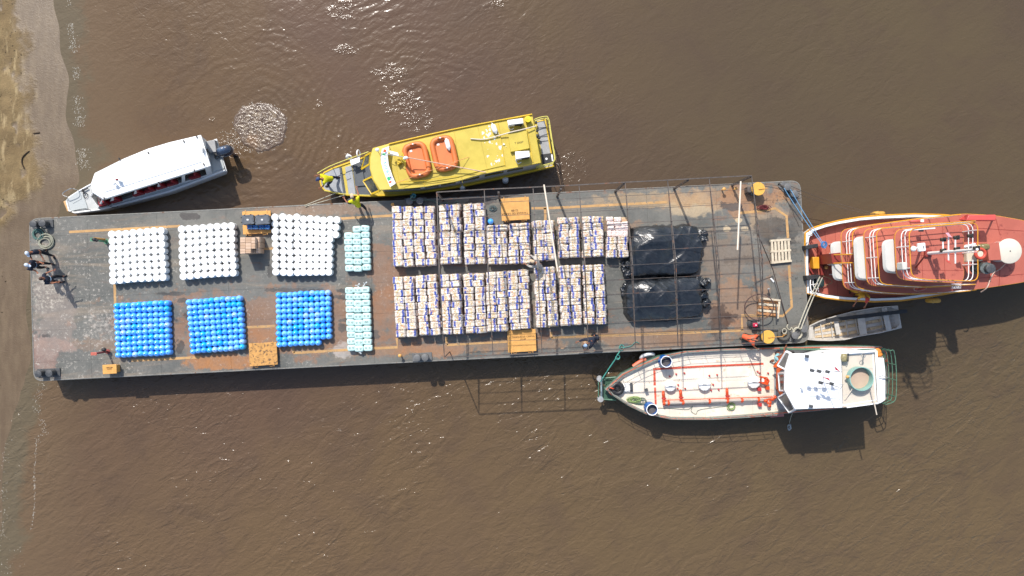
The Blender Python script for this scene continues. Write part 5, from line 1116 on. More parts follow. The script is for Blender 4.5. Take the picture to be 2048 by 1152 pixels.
# wheelhouse
ROOFW = mat('wheelhouse_white', (.80, .81, .82, 1), .4, .03, 2, dirt=(.66, .66, .66, 1), damt=.3, dsc=2)
wt = PP([(1584, 712), (1680, 710), (1746, 706), (1752, 800), (1690, 810), (1592, 814), (1573, 779), (1574.5, 739)], 3.72)
wbm = [Vector((q.x, q.y, dz)) for q in inset([Vector(v) for v in wt], -.02)]
for k_, (a_, b_) in {0: (1586, 713), 5: (1594, 812), 6: (1575, 779), 7: (1576, 740)}.items(): wbm[k_] = P(a_, b_, dz)
walls(tb, wbm, wt, ROOFW, {0: [(.1, .4, .45, .85), (.55, .85, .45, .85)], 4: [(.1, .4, .45, .85), (.55, .85, .45, .85)]}, GLASS, .05, 'wheelhouse_wall')
rf1 = PP([(1580, 707.5), (1682.5, 706.3), (1685.5, 815.5), (1590, 818.8), (1569, 779.7), (1570.6, 737.5)], 3.85); part('roof', MB().prism(rf1, 3.72, 3.85), ROOFW, tb, bevel=.02)
rf2 = PP([(1683.5, 709), (1749, 705), (1755, 804.5), (1693, 813.5), (1686, 815)], 3.70); part('aft_roof', MB().prism(rf2, 3.6, 3.70), mat('cream_roof', C(228, 216, 200), .5, .05, 2, dirt=C(190, 160, 120), damt=.34, dsc=2.5), tb)
part('roof_coaming', MB().slab([P(1683, 706.3, 3.86), P(1751, 701.5, 3.86), P(1749.5, 704.5, 3.6), P(1683, 709, 3.6)], .05).slab([P(1751, 701.5, 3.86), P(1757.5, 805, 3.86), P(1755, 804.5, 3.6), P(1749.5, 705, 3.6)], .05).beam(P(1683.5, 706, 3.84), P(1752, 701.5, 3.84), .12, .04).beam(P(1752, 701.5, 3.84), P(1758, 806, 3.84), .11, .04).beam(P(1693, 814.5, 3.78), P(1757, 806, 3.78), .05, .10), ROOFW, tb)
# angled windscreens
for q, zs, inn_ in ((((1546, 733), (1573, 703), (1580, 706), (1571, 737)), (2.4, 3.2, 3.6, 3.55), 1), (((1557.5, 746.5), (1570, 746), (1572, 781), (1560, 781)), (2.6, 3.55, 3.55, 2.6), 0), (((1557, 795), (1575, 784), (1590, 819), (1579, 825)), (2.4, 3.5, 3.6, 3.0), 0)):
    v = [P(a, b, z) for (a, b), z in zip(q, zs)]
    if inn_: v = [P(1556, 731, 2.9), P(1573, 703, 3.4), P(1582, 707, 3.66), P(1571.5, 739, 3.6)]
    w_ = part('windscreen', MB().slab(v, .02), mat('grey_film_glass', C(122, 120, 118), .25, .1, 3) if q[0][1] != 746.5 else PNL, tb, smooth=False); fr = MB()
    for k in range(4): fr.beam(v[k], v[(k+1) % 4], .10, .06)
    part('windscreen_frame', fr, ROOFW, w_)
    cc = sum(v, Vector())/4+Vector((0, 0, .02))
    if q[0][1] != 746.5: part('orange_sticker', MB().slab([v[1].lerp(cc, .35)+Vector((0, 0, .02)), v[2].lerp(cc, .3)+Vector((0, 0, .02)), cc.lerp(v[3], .25)+Vector((0, 0, .02)), cc.lerp(v[0], .1)+Vector((0, 0, .02))], .006), mat('coral_sticker', C(214, 118, 98), .4), w_)
OB_ = mat('bright_orange_panel', C(246, 104, 30), .4, .05, 3)
part('front_panel', MB().slab([P(1553, 737, 1.9), P(1558, 734, 2.1), P(1571, 738, 2.3), P(1560, 741, 2.2), P(1562, 775, 2.2), P(1567, 790, 2.2), P(1561, 791.5, 1.9), P(1553, 776, 1.8)], .04), OB_, tb)
part('front_panel', MB().slab([P(1546, 733, 1.8), P(1566, 711, 2.4), P(1560, 726, 2.3), P(1553, 736, 2.0)], .04), OB_, tb)
me = textmesh('NAVEGANTE', .13, WHITE, depth=.003); l_ = newobj('lettering', me, tb); q = P(1557.2, 761, 2.12); l_.matrix_local = Matrix.Translation(q-tb.location) @ Matrix.Rotation(R(-88), 4, 'Z')
fd = PP([(1555, 697), (1640, 695), (1640, 706), (1585, 706), (1575, 800), (1590, 822), (1562, 827), (1548, 800), (1548, 730)], dz+.012); part('side_deck', MB().prism(fd, dz-.02, dz+.012), GREY, tb)
part('side_walk', MB().prism(PP([(1640, 694), (1757, 693.5), (1757, 699), (1640, 701)], gz+.17), gz, gz+.17), WHITE, tb); part('side_band', MB().tube(smoothpath([P(1560, 697.5, gz+.2), P(1640, 699, gz+.2), P(1700, 700.5, gz+.2), P(1770, 698, gz+.2)], 4), .05, 6), GF, tb)
# roof gear
RS = mat('roof_seam_grey', C(188, 190, 192), .6)
seam_lines(tb, [(P(1576, 737, 3.853), P(1683, 735, 3.853)), (P(1573, 778, 3.853), P(1684, 776, 3.853)), (P(1630, 708, 3.853), P(1636, 816, 3.853))], RS, 'roof_seam')
seam_lines(tb, [(P(1686, 740, 3.703), P(1750, 737, 3.703)), (P(1687, 790, 3.703), P(1753, 785, 3.703))], RS, 'roof_seam')
def flood(px, py, z, m=DGREY, base=None, parent=tb):
    q = P(px, py, z); part('floodlight', MB().box(q, (.16, .14, .13), rz=-.25).box((q.x-.02, q.y+.01, q.z+.07), (.10, .10, .02), rz=-.25), m, parent, bevel=.02)
    if base is not None: part('lamp_stem', MB().cyl((q.x, q.y, base), (q.x, q.y, z), .014, 6), GREY, parent)
for (px, py, z) in ((1614, 712.5, 4.05), (1622, 812.5, 4.05)): flood(px, py, z, base=3.85)
mast = thing('signal_mast', 'thin roof mast with five floodlights and two small red flags, tank boat wheelhouse', 'mast', tuple(P(1647, 765, 3.85)))
b = P(1647, 765, 3.85); zt_ = 5.4; tp_ = Vector((b.x, b.y, zt_)); part('pole', MB().cyl(b, tp_, .02, 8), GREY, mast)
for pts in ((((1624, 741), (1685, 743.5)), 5.1), (((1624, 763), (1687, 769.5)), 4.9)): (a, bb), z = pts; part('crossarm', MB().cyl(P(*a, z), P(*bb, z), .014, 6), GREY, mast)
[part('stay', MB().cyl(a, b, .011), GREY, mast) for a, b in ((P(1647, 741, 5.1), P(1647, 766, 4.9)), (P(1677, 786, 3.86), P(1685, 770, 4.9)), (P(1635, 750, 3.86), P(1645, 741, 5.1)))]
for (px, py, z) in ((1624, 741, 5.12), (1638, 742.5, 5.12), (1655, 743.5, 5.12), (1641.5, 765.5, 4.92), (1663, 767.5, 4.92)): flood(px, py, z, parent=mast)
FLAG = mat('red_flag_cloth', C(196, 40, 70), .7, .1, 9)
for pts in (((1669, 733), (1672, 735), (1680, 743), (1671, 739.5)), ((1645, 754), (1657, 756), (1661, 762), (1655, 757.5))):
    v = [P(a, bb, 5.0+.1*k) for k, (a, bb) in enumerate(pts)]; part('flag', MB().slab(v[:3], .006).slab([v[0], v[2], v[3]], .006), FLAG, mast)
q = P(1605, 776, 4.1); part('horn', MB().ell(q, (.05, .08, .06)).cyl((q.x, q.y, 3.85), q, .02), WHITE, mast)
# water tank on the aft roof
TE = mat('teal_tank', C(150, 196, 186), .4, .05, 3, dirt=C(110, 150, 130), damt=.38, dsc=5); SED = mat('beige_tank_lid', C(206, 180, 158), .6, .05, 2)
q = P(1723.6, 757.8, 4.12); q.z = 3.70; o = thing('water_tank', 'round open topped teal tank with a beige bottom on the tank boat aft roof', 'tank', q)
part('wall', MB().lathe(q, [(.52, 0), (.55, .02), (.555, .37), (.572, .39), (.572, .42), (.535, .42), (.53, .37), (.52, .08), (.3, .08)], 40), TE, o); part('floor', MB().lathe(q, [(.518, .06), (.51, .09), (.02, .10)], 36), SED, o)
part('pipe', MB().cyl(q+Vector((-.6, .1, .3)), q+Vector((-.5, .1, .3)), .06), PIPE, o); part('stopcock', MB().ell(q+Vector((-.62, .08, .3)), (.09, .07, .07)), YDECK, o)
q = P(1691, 715, 3.9); o = thing('steering_wheel_gear', 'spoked wheel and gearbox in the aft roof corner of the tank boat', 'wheel', tuple(P(1691, 715, 3.7)))
part('rim', MB().torus(P(1696, 715, 4.0), .20, .014, M=Matrix.Rotation(R(55), 3, 'Y')), DGREY, o); part('gearbox', MB().ell(P(1688.5, 715.5, 3.9), (.17, .2, .15), e=.7), mat('brass_gear', C(160, 150, 110), .4, .2, 12), o)
for k in range(4): part('spoke', MB().cyl(P(1696, 715, 4.0), P(1696, 715, 4.0)+Matrix.Rotation(R(55), 3, 'Y')@Vector((.2*math.cos(k*1.57), .2*math.sin(k*1.57), 0)), .01), DGREY, o)
part('mast_stub', MB().cyl(P(1727, 711, 3.7), P(1729, 712, 4.3), .03, 8).torus(P(1727, 711, 4.2), .10, .015), GREY, tb)
solo('loose_pole', MB().cyl(P(1742, 776, 3.95), P(1753.5, 829.5, 3.9), .028, 8), PALE, 'pale pole jutting out past the aft corner of the tank boat roof', 'pole', P(1748, 800, 3.9))
solo('loose_pole', MB().cyl(P(1705, 777, 3.95), P(1690, 800, 3.75), .02, 8), PALE, 'short pale pole propped left of the teal tank', 'pole', P(1698, 790, 3.8))
part('stern_house', MB().prism(PP([(1757, 716), (1768, 716), (1771, 745), (1771, 800), (1762, 806), (1758, 804)], 2.2), dz, 2.2), ROOFW, tb, bevel=.02)
q = P(1762, 754, 2.35); part('roof_bracket', MB().tube([P(1756, 754, 2.3), P(1765, 751, 2.4), P(1776, 755, 2.35), P(1764, 757, 2.3)], .02, 6), GREY, tb)
part('orange_lifejackets', MB().ell(P(1755, 704, 1.9), (.2, .2, .12)).ell(P(1758, 709, 1.9), (.18, .12, .12)), mat('orange_fabric', C(240, 150, 60), .7, .2, 9), tb)
so = [P(a, b, 1.3) for a, b in ((1758, 698), (1765, 698), (1769, 725), (1770, 755), (1769, 787), (1764, 797), (1750, 802))]
for k, h in enumerate((0, .35, .7, 1.05)): part('stern_rail', MB().tube(smoothpath([q+Vector((-.0, 0, h)) for q in so], 3), .022, 6), GF, tb)
for q in so: part('rail_post', MB().cyl(q, q+Vector((0, 0, 1.05)), .025), GF, tb)
# thin bow rails
for pts in ([(1216, 773), (1247, 748), (1284, 728.5), (1318, 714.5), (1368, 703), (1445, 698.5), (1520, 696.5)], [(1222, 785), (1257, 808), (1294, 825), (1343, 834.5), (1414, 835), (1495, 830), (1545, 826)]):
    b_ = resample([P(a, b, gz+.17) for a, b in pts], .9)
    for h in (.3, .6): part('side_rail', MB().tube([q+Vector((0, 0, h)) for q in b_], .012, 5), RUSTW, tb)
    for q in b_: part('rail_post', MB().cyl(q, q+Vector((0, 0, .6)), .014, 5), RUSTW, tb)
part('pink_fender_board', MB().beam(P(1540, 831.5, .9), P(1567, 829.5, .9), .16, .1), mat('pink_board', C(222, 140, 130), .6, .1, 5), tb)
part('hull_patch', MB().tube(smoothpath([P(1266, 733, 1.1), P(1282, 722, 1.1), P(1292, 719.5, 1.1)], 3), .10, 8), mat('salmon_hull', C(232, 120, 88), .5, .08, 4), tb)

# ---------------------------------------------------------------- wooden canoe
CN = mat('whitewashed_wood', C(214, 208, 200), .7, .1, 4, dirt=C(150, 140, 128), damt=.4, dsc=7); CNB = mat('bare_plank_wood', C(222, 196, 158), .8, .15, 5, dirt=C(128, 112, 96), damt=.47, dsc=8)
cn = thing('wooden_canoe', 'whitewashed plank canoe with three thwarts, between the red boat and tank boat', 'canoe', (P(1710, 655, 0).x, P(1710, 655, 0).y, 0))
gz = .48; gun = PP([(1615, 679.5), (1619, 651), (1640, 641), (1670, 631.5), (1705, 622.5), (1750, 614.5), (1795, 611), (1800, 634), (1803.5, 656), (1762, 666), (1720, 673), (1690, 680), (1660, 682), (1635, 681.5)], gz)
c = sum(gun, Vector())/len(gun); og = hullrings(gun, c, [(-.12, .84), (.1, .92), (gz, 1.0)]); ig = hullrings(inset(gun, .05), c, [(gz, 1.0), (.15, .915), (.10, .88)])
part('hull', MB().loft(og+ig, True, True), CN, cn, ang=50)
flo = PP([(1624, 676), (1627, 655), (1650, 645), (1700, 633), (1786, 622), (1790, 646), (1755, 658), (1700, 670), (1650, 676)], .13)
A0, A1, B0, B1 = P(1626, 655, .16), P(1786, 621, .16), P(1627, 676, .16), P(1790, 650, .16)
for k in range(5):
    for (u0, u1) in ((.02, .42), (.425, .95)):
        f = lambda u, v: A0.lerp(A1, u).lerp(B0.lerp(B1, u), v)+Vector((0, (.15*math.sin(u*math.pi))*(.5-v)*2, 0))
        v0, v1 = k/5+.012, (k+1)/5-.012; part('floor_plank', MB().slab([f(u0, v1), f(u1, v1), f(u1, v0), f(u0, v0)], .02), CNB if (k+int(u0*5)) % 2 == 0 else CN, cn, smooth=False)
for (a, b, a2, b2, m) in (((1671, 638), (1677, 669), 9, .46, CN), ((1720, 624.5), (1727, 669), 15, .44, CN), ((1768, 616), (1778, 660), 11, .46, CN)):
    A_, B_ = P(*a, b2), P(*b, b2); part('thwart', MB().beam(A_, B_, a2*.0262, .035), CN, cn, bevel=.005)
for (a, b) in (((1640, 644), (1645.5, 676.5)), ((1690.5, 636), (1696, 671)), ((1661, 640), (1665, 673.5)), ((1760, 622), (1766, 655)), ((1709, 630), (1716, 668))): part('rib', MB().beam(P(*a, .22), P(*b, .22), .05, .06), CN, cn)
part('bow_plank', MB().slab([P(1618, 678, gz), P(1625, 677.5, gz), P(1626, 653, gz), P(1619.5, 653.5, gz)], .02), CN, cn)
for q in (((1781, 613.5), (1795.5, 611.5), (1797, 620), (1790, 619)), ((1791, 657.5), (1800, 648), (1803, 655.5))): part('knee', MB().slab([P(a, b, gz+.01) for a, b in q], .03), CN, cn)
for k in range(3): part('outboard_well_slat', MB().beam(P(1780, 636+k*7, .25), P(1792, 634+k*7, .25), .035, .03), CN, cn)
solo('dark_pole', MB().beam(P(1652, 641, .62), P(1814, 622, .62), .19, .05), BLACK, 'broad black plank lying lengthwise over the canoe and past its stern', 'plank', P(1735, 630, .62))
# ---------------------------------------------------------------- red pusher boat
RD = mat('red_deck_paint', C(196, 108, 90), .5, .07, 1.3, dirt=C(150, 74, 64), damt=.42, dsc=2.0); RD2 = mat('dark_red_paint', C(150, 58, 50), .5, .1, 2)
YR2 = mat('boat_yellow_trim', C(240, 168, 44), .42, .08, 4); WR = mat('rail_white', (.76, .75, .73, 1), .4, .05, 5)
rb = thing('pusher_boat', 'red and white four deck pusher boat with yellow rails, nosed against the barge end', 'boat', (P(1850, 510, 0).x, P(1850, 510, 0).y, 0))
Z1, Z2, Z3, Z4 = 1.05, 2.7, 4.35, 6.0
gun = PP([(1613, 586), (1610, 525), (1611, 466), (1624, 457), (1650, 448), (1678, 441.5), (1720, 434.5), (1762, 431), (1830, 428), (1890, 430), (1960, 438), (2040, 455), (2110, 480), (2125, 510), (2110, 540), (2040, 562), (1950, 577), (1913, 584), (1860, 593), (1802, 601), (1750, 603), (1691, 600.5), (1650, 595.5), (1622, 588.5)], 1.5)
c = sum(gun, Vector())/len(gun)
part('hull', MB().loft(hullrings(gun, c, [(-.8, .84), (0, .93), (.9, .99), (1.02, 1.0)]), True, True), YR2, rb, ang=50)
part('main_deck', MB().prism(inset(gun, .06), Z1-.04, Z1), RD, rb)
inn = inset(gun, .17); mb = MB(); n = len(gun)
V = lambda v, z: Vector((v.x, v.y, z))
for i in range(n):
    j = (i+1) % n; a, b, c2, d = gun[i], gun[j], inn[j], inn[i]
    mb.add([V(a, 1.0), V(b, 1.0), V(c2, 1.0), V(d, 1.0), V(a, 1.5), V(b, 1.5), V(c2, 1.5), V(d, 1.5)], [(0, 1, 5, 4), (2, 3, 7, 6), (4, 5, 6, 7), (0, 3, 2, 1)])
part('bulwark', mb, WHITE, rb, smooth=False)
part('yellow_strake', MB().tube([V(q, 1.47) for q in gun], .05, 6, closed=True), YR2, rb)
part('inner_strake', MB().tube([V(q, 1.5) for q in inn], .02, 5, closed=True), IRON, rb)
# push knees and bow gear
for (q, lb) in (([(1611, 491), (1636, 487), (1637, 495), (1612, 499)], 0), ([(1613, 551), (1640, 549), (1641, 556), (1614, 561)], 0)):
    part('push_knee', MB().prism(PP(q, 1.95), .2, 1.95), BLACK, rb, bevel=.03)
part('bow_beam', MB().beam(P(1637, 492, 1.2), P(1644, 550, 1.2), .14, .14).beam(P(1641, 492, 1.2), P(1648, 550, 1.2), .05), RD2, rb)
part('yellow_locker', MB().prism(PP([(1625.5, 514), (1638.5, 513.5), (1639.5, 537.5), (1627, 537.5)], 1.5), Z1, 1.5), YR2, rb, bevel=.03)
part('diagonal_brace', MB().beam(P(1618, 535, 1.2), P(1626, 548, 1.2), .08), RD2, rb); part('bollard', MB().lathe(P(1649, 535, Z1), [(.07, 0), (.07, .2), (.1, .22), (.02, .26)], 10), YDECK, rb)
part('bow_gate', MB().tube(smoothpath([P(1613, 476, 1.9), P(1616, 470, 1.95), P(1622, 468, 1.95), P(1625, 464, 1.6)], 4), .03, 6).tube(smoothpath([P(1616, 488, 1.9), P(1618, 474, 1.95), P(1624, 470, 1.9)], 4), .025, 6), WR, rb)
part('bow_gate', MB().tube(smoothpath([P(1621, 556, 1.9), P(1621, 575, 1.9), P(1626, 585, 1.85), P(1640, 588, 1.7)], 4), .03, 6).tube(smoothpath([P(1626, 556, 1.8), P(1627, 572, 1.8), P(1634, 580, 1.8)], 4), .022, 6).cyl(P(1620, 570, 1.9), P(1632, 568, 1.7), .02).cyl(P(1634, 556, 1.6), P(1637, 583, 1.6), .02), WR, rb)
part('hose', MB().tube(smoothpath([P(1646, 552, 1.2), P(1660, 557, 1.25), P(1664, 565, 1.25), P(1652, 570, 1.2), P(1642, 575, 1.2)], 5), .028, 6), mat('olive_hose', C(150, 120, 90), .6), rb)
part('gear_pile', MB().ell(P(1636, 566, 1.3), (.3, .25, .2), e=.6).ell(P(1630, 574, 1.3), (.2, .15, .2)), mat('dark_teal_gear', C(40, 62, 62), .6, .4, 12), rb)
# decks
def deckslab(px, z, rad, th=.07, trim=YR2, name='upper_deck'):
    po = round_poly(PP(px, z), rad, 4); part(name, MB().prism(po, z-th, z), RD, rb)
    part('deck_trim', MB().tube([V(q, z-.02) for q in po], .020, 6, closed=True), trim, rb); return po
d2 = deckslab([(1687, 577), (1682, 460), (1738, 450), (1830, 438), (1927, 427.5), (1990, 431), (2048, 441), (2120, 462), (2145, 505), (2120, 542), (2048, 564), (1990, 573), (1927, 582), (1870, 588), (1800, 589), (1738, 585.5)], Z2, .35)
d3 = deckslab([(1735, 570.5), (1727, 459), (1760, 456), (1830, 450), (1924, 444), (1926, 571), (1830, 576)], Z3, .35)
d4 = deckslab([(1794.5, 557.5), (1789, 459.5), (1830, 455), (1927, 446), (1928, 566), (1830, 562)], Z4, .4, .12)
# plate seams on the aft deck
for a, b in (((1990, 431), (2000, 470)), ((2000, 540), (1998, 572)), ((1935, 455), (2048, 462)), ((1940, 558), (2048, 548))): part('deck_seam', MB().beam(P(*a, Z2+.004), P(*b, Z2+.004), .018, .012), RD2, rb)
for z, l in ((Z4, [((1800, 484), (1927, 474)), ((1800, 512), (1927, 508)), ((1840, 456), (1846, 562)), ((1885, 452), (1891, 564)), ((1800, 540), (1927, 541))]), (Z3, [((1745, 460), (1750, 568))]), (Z2, [((1697, 462), (1704, 576))]), (Z1, [((1650, 462), (1656, 590)), ((1670, 455), (1675, 590))])):
    for a, b in l: part('deck_seam', MB().beam(P(*a, z+.003), P(*b, z+.003), .012, .008), RD2, rb)
WC = mat('cabin_white', C(222, 220, 214), .45, .04, 1.5, dirt=C(180, 180, 176), damt=.34, dsc=2)
def cabin(px, z0, z1, rad):
    po = round_poly(PP(px, z1), rad, 4)
    pb = [P(a_, b_, z0) for a_, b_ in [((q.x)/((CAMZ-z1)/F)+1024+1.5, -q.y/((CAMZ-z1)/F)+576) for q in po]]
    part('cabin', MB().loft([pb, [V(q, z1-.12) for q in po], [V(q, z1) for q in inset([Vector(v) for v in po], .08)]]), WC, rb)
    return po
cabin([(1662, 484), (1888, 462), (1888, 566), (1668, 561)], Z1, Z2-.10, .3)
cabin([(1708.5, 474), (1900, 455), (1900, 566), (1713, 560)], Z2, Z3-.10, .3)
cabin([(1765.5, 480), (1905, 466), (1905, 556), (1769.5, 545)], Z3, Z4-.14, .3)
part('bow_locker', MB().prism(PP([(1662, 507), (1681, 505), (1683, 525), (1665, 527)], Z2-.02), Z1, Z2-.02), RD2, rb)
# railings follow the deck edges
def seg(po, a, b): # pick points whose pixel x range is between a and b (on deck z)
    return po
def rail_on(pts, z, r=.021, hs=(.4, .68, 1.0), postm=WR, step=.95, mids=WR, top=YR2):
    q = resample([P(a, b, z) for a, b in pts], .12); sm = q
    part('rail', MB().tube([V(p_, z+hs[-1]) for p_ in sm], r*1.0, 6), top, rb)
    for h in hs[:-1]: part('rail', MB().tube([V(p_, z+h) for p_ in sm], r*.95, 6), mids, rb)
    for p_ in resample(sm, step): part('rail_post', MB().cyl(p_, (p_.x, p_.y, z+hs[-1]), r, 6), postm, rb)
def rcorner(pts, rad): # rounded px path
    v = [Vector((a, b, 0)) for a, b in pts]; out = [v[0]]
    for i in range(1, len(v)-1):
        a, b, c = v[i-1], v[i], v[i+1]; r0 = min(rad, (a-b).length*.45, (c-b).length*.45); p_ = b+(a-b).normalized()*r0; q_ = b+(c-b).normalized()*r0
        for k in range(5): t_ = k/4; out.append(p_*(1-t_)**2+b*2*t_*(1-t_)+q_*t_*t_)
    out.append(v[-1]); return [(p_.x, p_.y) for p_ in out]
rail_on(rcorner([(1895, 433.5), (1830, 440), (1738, 451.5), (1684, 462), (1686, 509)], 14), Z2)
rail_on(rcorner([(1687, 527), (1690, 575), (1738, 584), (1800, 587.5), (1870, 586), (1925, 580)], 14), Z2)
rail_on(rcorner([(1922, 446), (1830, 452), (1760, 458), (1729.5, 462), (1736.5, 568.5), (1830, 574), (1922, 569)], 14), Z3)
rail_on(rcorner([(1925, 506), (1925, 449), (1830, 457), (1791.5, 462.5), (1796.5, 555.5), (1830, 560), (1925.5, 563), (1925, 520)], 14), Z4)
for s_ in ((1652, 488, 1664, 505), (1653, 529, 1665, 546)):
    a, b, c2, d = s_; q = [P(a, b, Z1+.02), P(a, d, Z1+.02), P(c2, d, Z1+.02), P(c2, b, Z1+.02)]
# the two stair cages at the front
for (y0, y1) in ((487, 508), (528, 550)):
    q = [P(1660, y0, Z1), P(1657, y0, Z1), P(1659, y1, Z1), P(1683, y1 if y0 < 500 else y0, Z1)]
    pts = [P(1658, y0+2, Z1), P(1659, y1-1, Z1)]
    for h, m in ((.95, YR2), (.5, WR)): part('stair_rail', MB().tube([p_+Vector((0, 0, h)) for p_ in pts], .028, 6), m, rb)
    for p_ in pts: part('stair_post', MB().cyl(p_, p_+Vector((0, 0, .95)), .028), WR, rb)
for y in (510.5, 527.5): part('stair_handrail', MB().tube([P(1655, y, 1.9), P(1672, y-1, 2.9), P(1706, y-2, 3.7)], .03, 6), YR2, rb); part('stair_handrail', MB().tube([P(1655, y+1, 1.6), P(1668, y, 2.4)], .03, 6), WR, rb)
for k in range(6): part('stair_tread', MB().slab([P(1664+k*3, 512, 1.3+k*.23), P(1667+k*3, 512, 1.3+k*.23), P(1667+k*3, 526, 1.3+k*.23), P(1664+k*3, 526, 1.3+k*.23)], .03), GREY if k > 3 else RD2, rb)
# mast with floodlights
mt = thing('light_mast', 'white top deck mast carrying six floodlights on cross bars', 'mast', tuple(P(1854, 507, Z4)))
b = P(1854, 507, Z4); ht_ = 3.3; part('pole', MB().cyl(b, b+Vector((0, 0, ht_)), .075, 12, .05), WR, mt); part('mast_foot', MB().box(b+Vector((0, 0, .06)), (.3, .3, .12)), RD2, mt)
def atz(px, py, z): return P(px, py, z)
zA = Z4+1.13; zB = Z4+1.95; zC = Z4+3.2; bx, by = b.x, b.y
for z, ya, yb_, xx in ((zA, 479, 501, 1886), (zB, 474, 527, 1912)): part('crossbar', MB().cyl(Vector((bx, P(xx, ya, z).y, z)), Vector((bx, P(xx, yb_, z).y, z)), .03, 8), WR, mt)
zF = Z4+1.5; part('crossbar', MB().cyl(Vector((bx, P(1893, 468, zF).y, zF)), Vector((bx, P(1899, 521, zF).y, zF)), .03, 8), WR, mt)
FL = mat('black_gold_lamp', C(60, 54, 44), .35, .3, 12)
for (px, py, z) in ((1885.5, 479, zA), (1885.5, 501, zA), (1912, 475, zB), (1913, 498, zB), (1952, 496, zC), (1939.5, 471.5, Z4+1.5)):
    q = P(px, py, z); part('floodlight', MB().box(q, (.20, .15, .14), rz=.1), FL, mt, bevel=.03); part('lamp_bracket', MB().box((q.x+.08, q.y, q.z), (.06, .18, .16)), BLACK, mt)
part('radar_stand', MB().cyl(P(1842, 494, Z4), P(1842, 494, Z4+1.0), .04), WR, mt)
q = P(1842.5, 494.5, Z4+1.15); o = thing('radar_scanner', 'white box shaped radar unit with a round white dome left of the mast', 'radar', tuple(P(1842.5, 494.5, Z4)))
part('housing', MB().box(q, (.30, .36, .16), rz=.1), WHITE, o, bevel=.03); part('bracket', MB().box(P(1834, 495, Z4+1.1), (.2, .05, .05)), WHITE, o); part('dome', MB().ell(P(1827, 497.5, Z4+1.1), (.12, .12, .10), 20, 10), WHITE, o); part('slot', MB().box((q.x+.06, q.y-.0, q.z+.083), (.04, .12, .01)), BLACK, o); part('stem', MB().cyl(P(1842.5, 494.5, Z4), P(1842.5, 494.5, Z4+1.1), .05), WR, o)
for (pts, lb) in ((((1891, 466), (1897, 465), (1901, 471), (1905, 475), (1897, 473.5)), 'small white and pink flag at the upper end of the mast bar'), (((1889, 517), (1897, 520.5), (1903, 528), (1894, 524)), 'small red flag drooping at the lower end of the mast bar')):
    v = [P(a, bb, zF+.05*k) for k, (a, bb) in enumerate(pts)]; mb = MB()
    for k in range(1, len(v)-1): mb.slab([v[0], v[k], v[k+1]], .006)
    solo('signal_flag', mb, mat('pink_flag', C(228, 160, 175), .7, .1, 9) if pts[0][1] < 500 else mat('coral_flag', C(206, 84, 74), .7), lb, 'flag', v[0], 'flags on the light mast', smooth=False)
part('deck_lamp', MB().box(P(1842, 461, Z4+.4), (.18, .10, .1)), BLACK, rb); part('cream_pipe', MB().cyl(P(1809, 461, Z4+.95), P(1870, 456.5, Z4+.95), .03), WHITE, rb)
part('fuel_can', MB().box(P(1804, 532.5, Z4+.5), (.22, .34, .5)), WC, rb, bevel=.05); part('deck_ladder', MB().beam(P(1831, 536, Z4+.03), P(1851, 510, Z4+.9), .05), RD2, rb)
o = thing('cable_coil', 'thin pink cord tangle at the top deck front rail', 'cord', tuple(P(1812, 495, Z4))); part('cord', MB().tube(coil((P(1813, 492, Z4).x, P(1813, 492, Z4).y), .14, .28, 3, Z4+.2, 12), .008, 5), mat('pink_cord', C(230, 150, 140), .7), o)
# aft gear
o = thing('engine_block', 'cream engine casing behind the top deck with a brassy end', 'engine casing', tuple(P(1950, 507, Z2)))
part('casing', MB().prism(PP([(1934, 492), (1958, 489), (1968, 492), (1966, 522), (1934, 524)], 4.6), Z2, 4.6), mat('cream_casing', C(228, 216, 192), .5, .05, 3), o, bevel=.04)
part('brass_gear', MB().ell(P(1967, 494, 4.5), (.24, .16, .2), e=.7), mat('brassy_metal', C(140, 128, 84), .35, .3, 10), o); part('handle_bar', MB().cyl(P(1928, 494, 4.8), P(1950, 488, 4.8), .05, 8).cyl(P(1930, 492, 4.6), P(1948, 492, 4.6), .06, 8), WHITE, o)
c = P(1960.5, 507.3, 4.9); o = thing('life_ring', 'orange red life ring with a white disc inside, behind the top deck', 'life ring', tuple(c)); part('ring', MB().torus(c, .215, .075, 32, 10), mat('coral_ring', C(214, 84, 64), .5, .06, 6), o); part('disc', MB().lathe(c, [(.15, -.06), (.15, 0), (.02, .02)], 20), mat('warm_white', C(232, 222, 200), .5), o)
o = thing('exhaust_stack', 'silver lagged exhaust elbow with a black round outlet, right of the top deck', 'exhaust', tuple(P(1960, 536, Z2)))
SIL = mat('silver_lagging', C(140, 146, 140), .3, .3, 6, metal=.6); part('silencer', MB().tube(smoothpath([P(1952, 538, 4.0), P(1960, 535, 4.4), P(1968, 536, 4.7), P(1974, 536.5, 5.1)], 4), .27, 14), SIL, o); part('outlet', MB().lathe(P(1974.5, 537.5, 5.0), [(.21, 0), (.22, .25), (.19, .27), (.02, .26)], 20), DGREY, o)
part('support', MB().cyl(P(1958, 537, Z2), P(1958, 537, 4.1), .15, 10), RD2, o)
part('red_locker', MB().prism(PP([(1974, 486), (1998, 484), (2003, 520), (1978, 521)], 4.0), Z2, 4.0), RD, rb, bevel=.02)
q = P(2020, 502, 3.55); q.z = Z2; o = thing('round_tank', 'large white round tank top with a dark centre plug on the red aft deck', 'tank', q)
part('body', MB().lathe(q, [(.50, 0), (.50, .78)], 30), WC, o); part('lid', MB().lathe(q, [(.57, .74), (.605, .76), (.605, .81), (.57, .83), (.02, .86)], 44), mat('aged_white_lid', C(236, 228, 210), .5, .04, 2, dirt=C(190, 180, 160), damt=.36, dsc=3), o); part('plug', MB().lathe(q, [(.03, .85), (.03, .88), (.003, .89)], 10), DGREY, o)
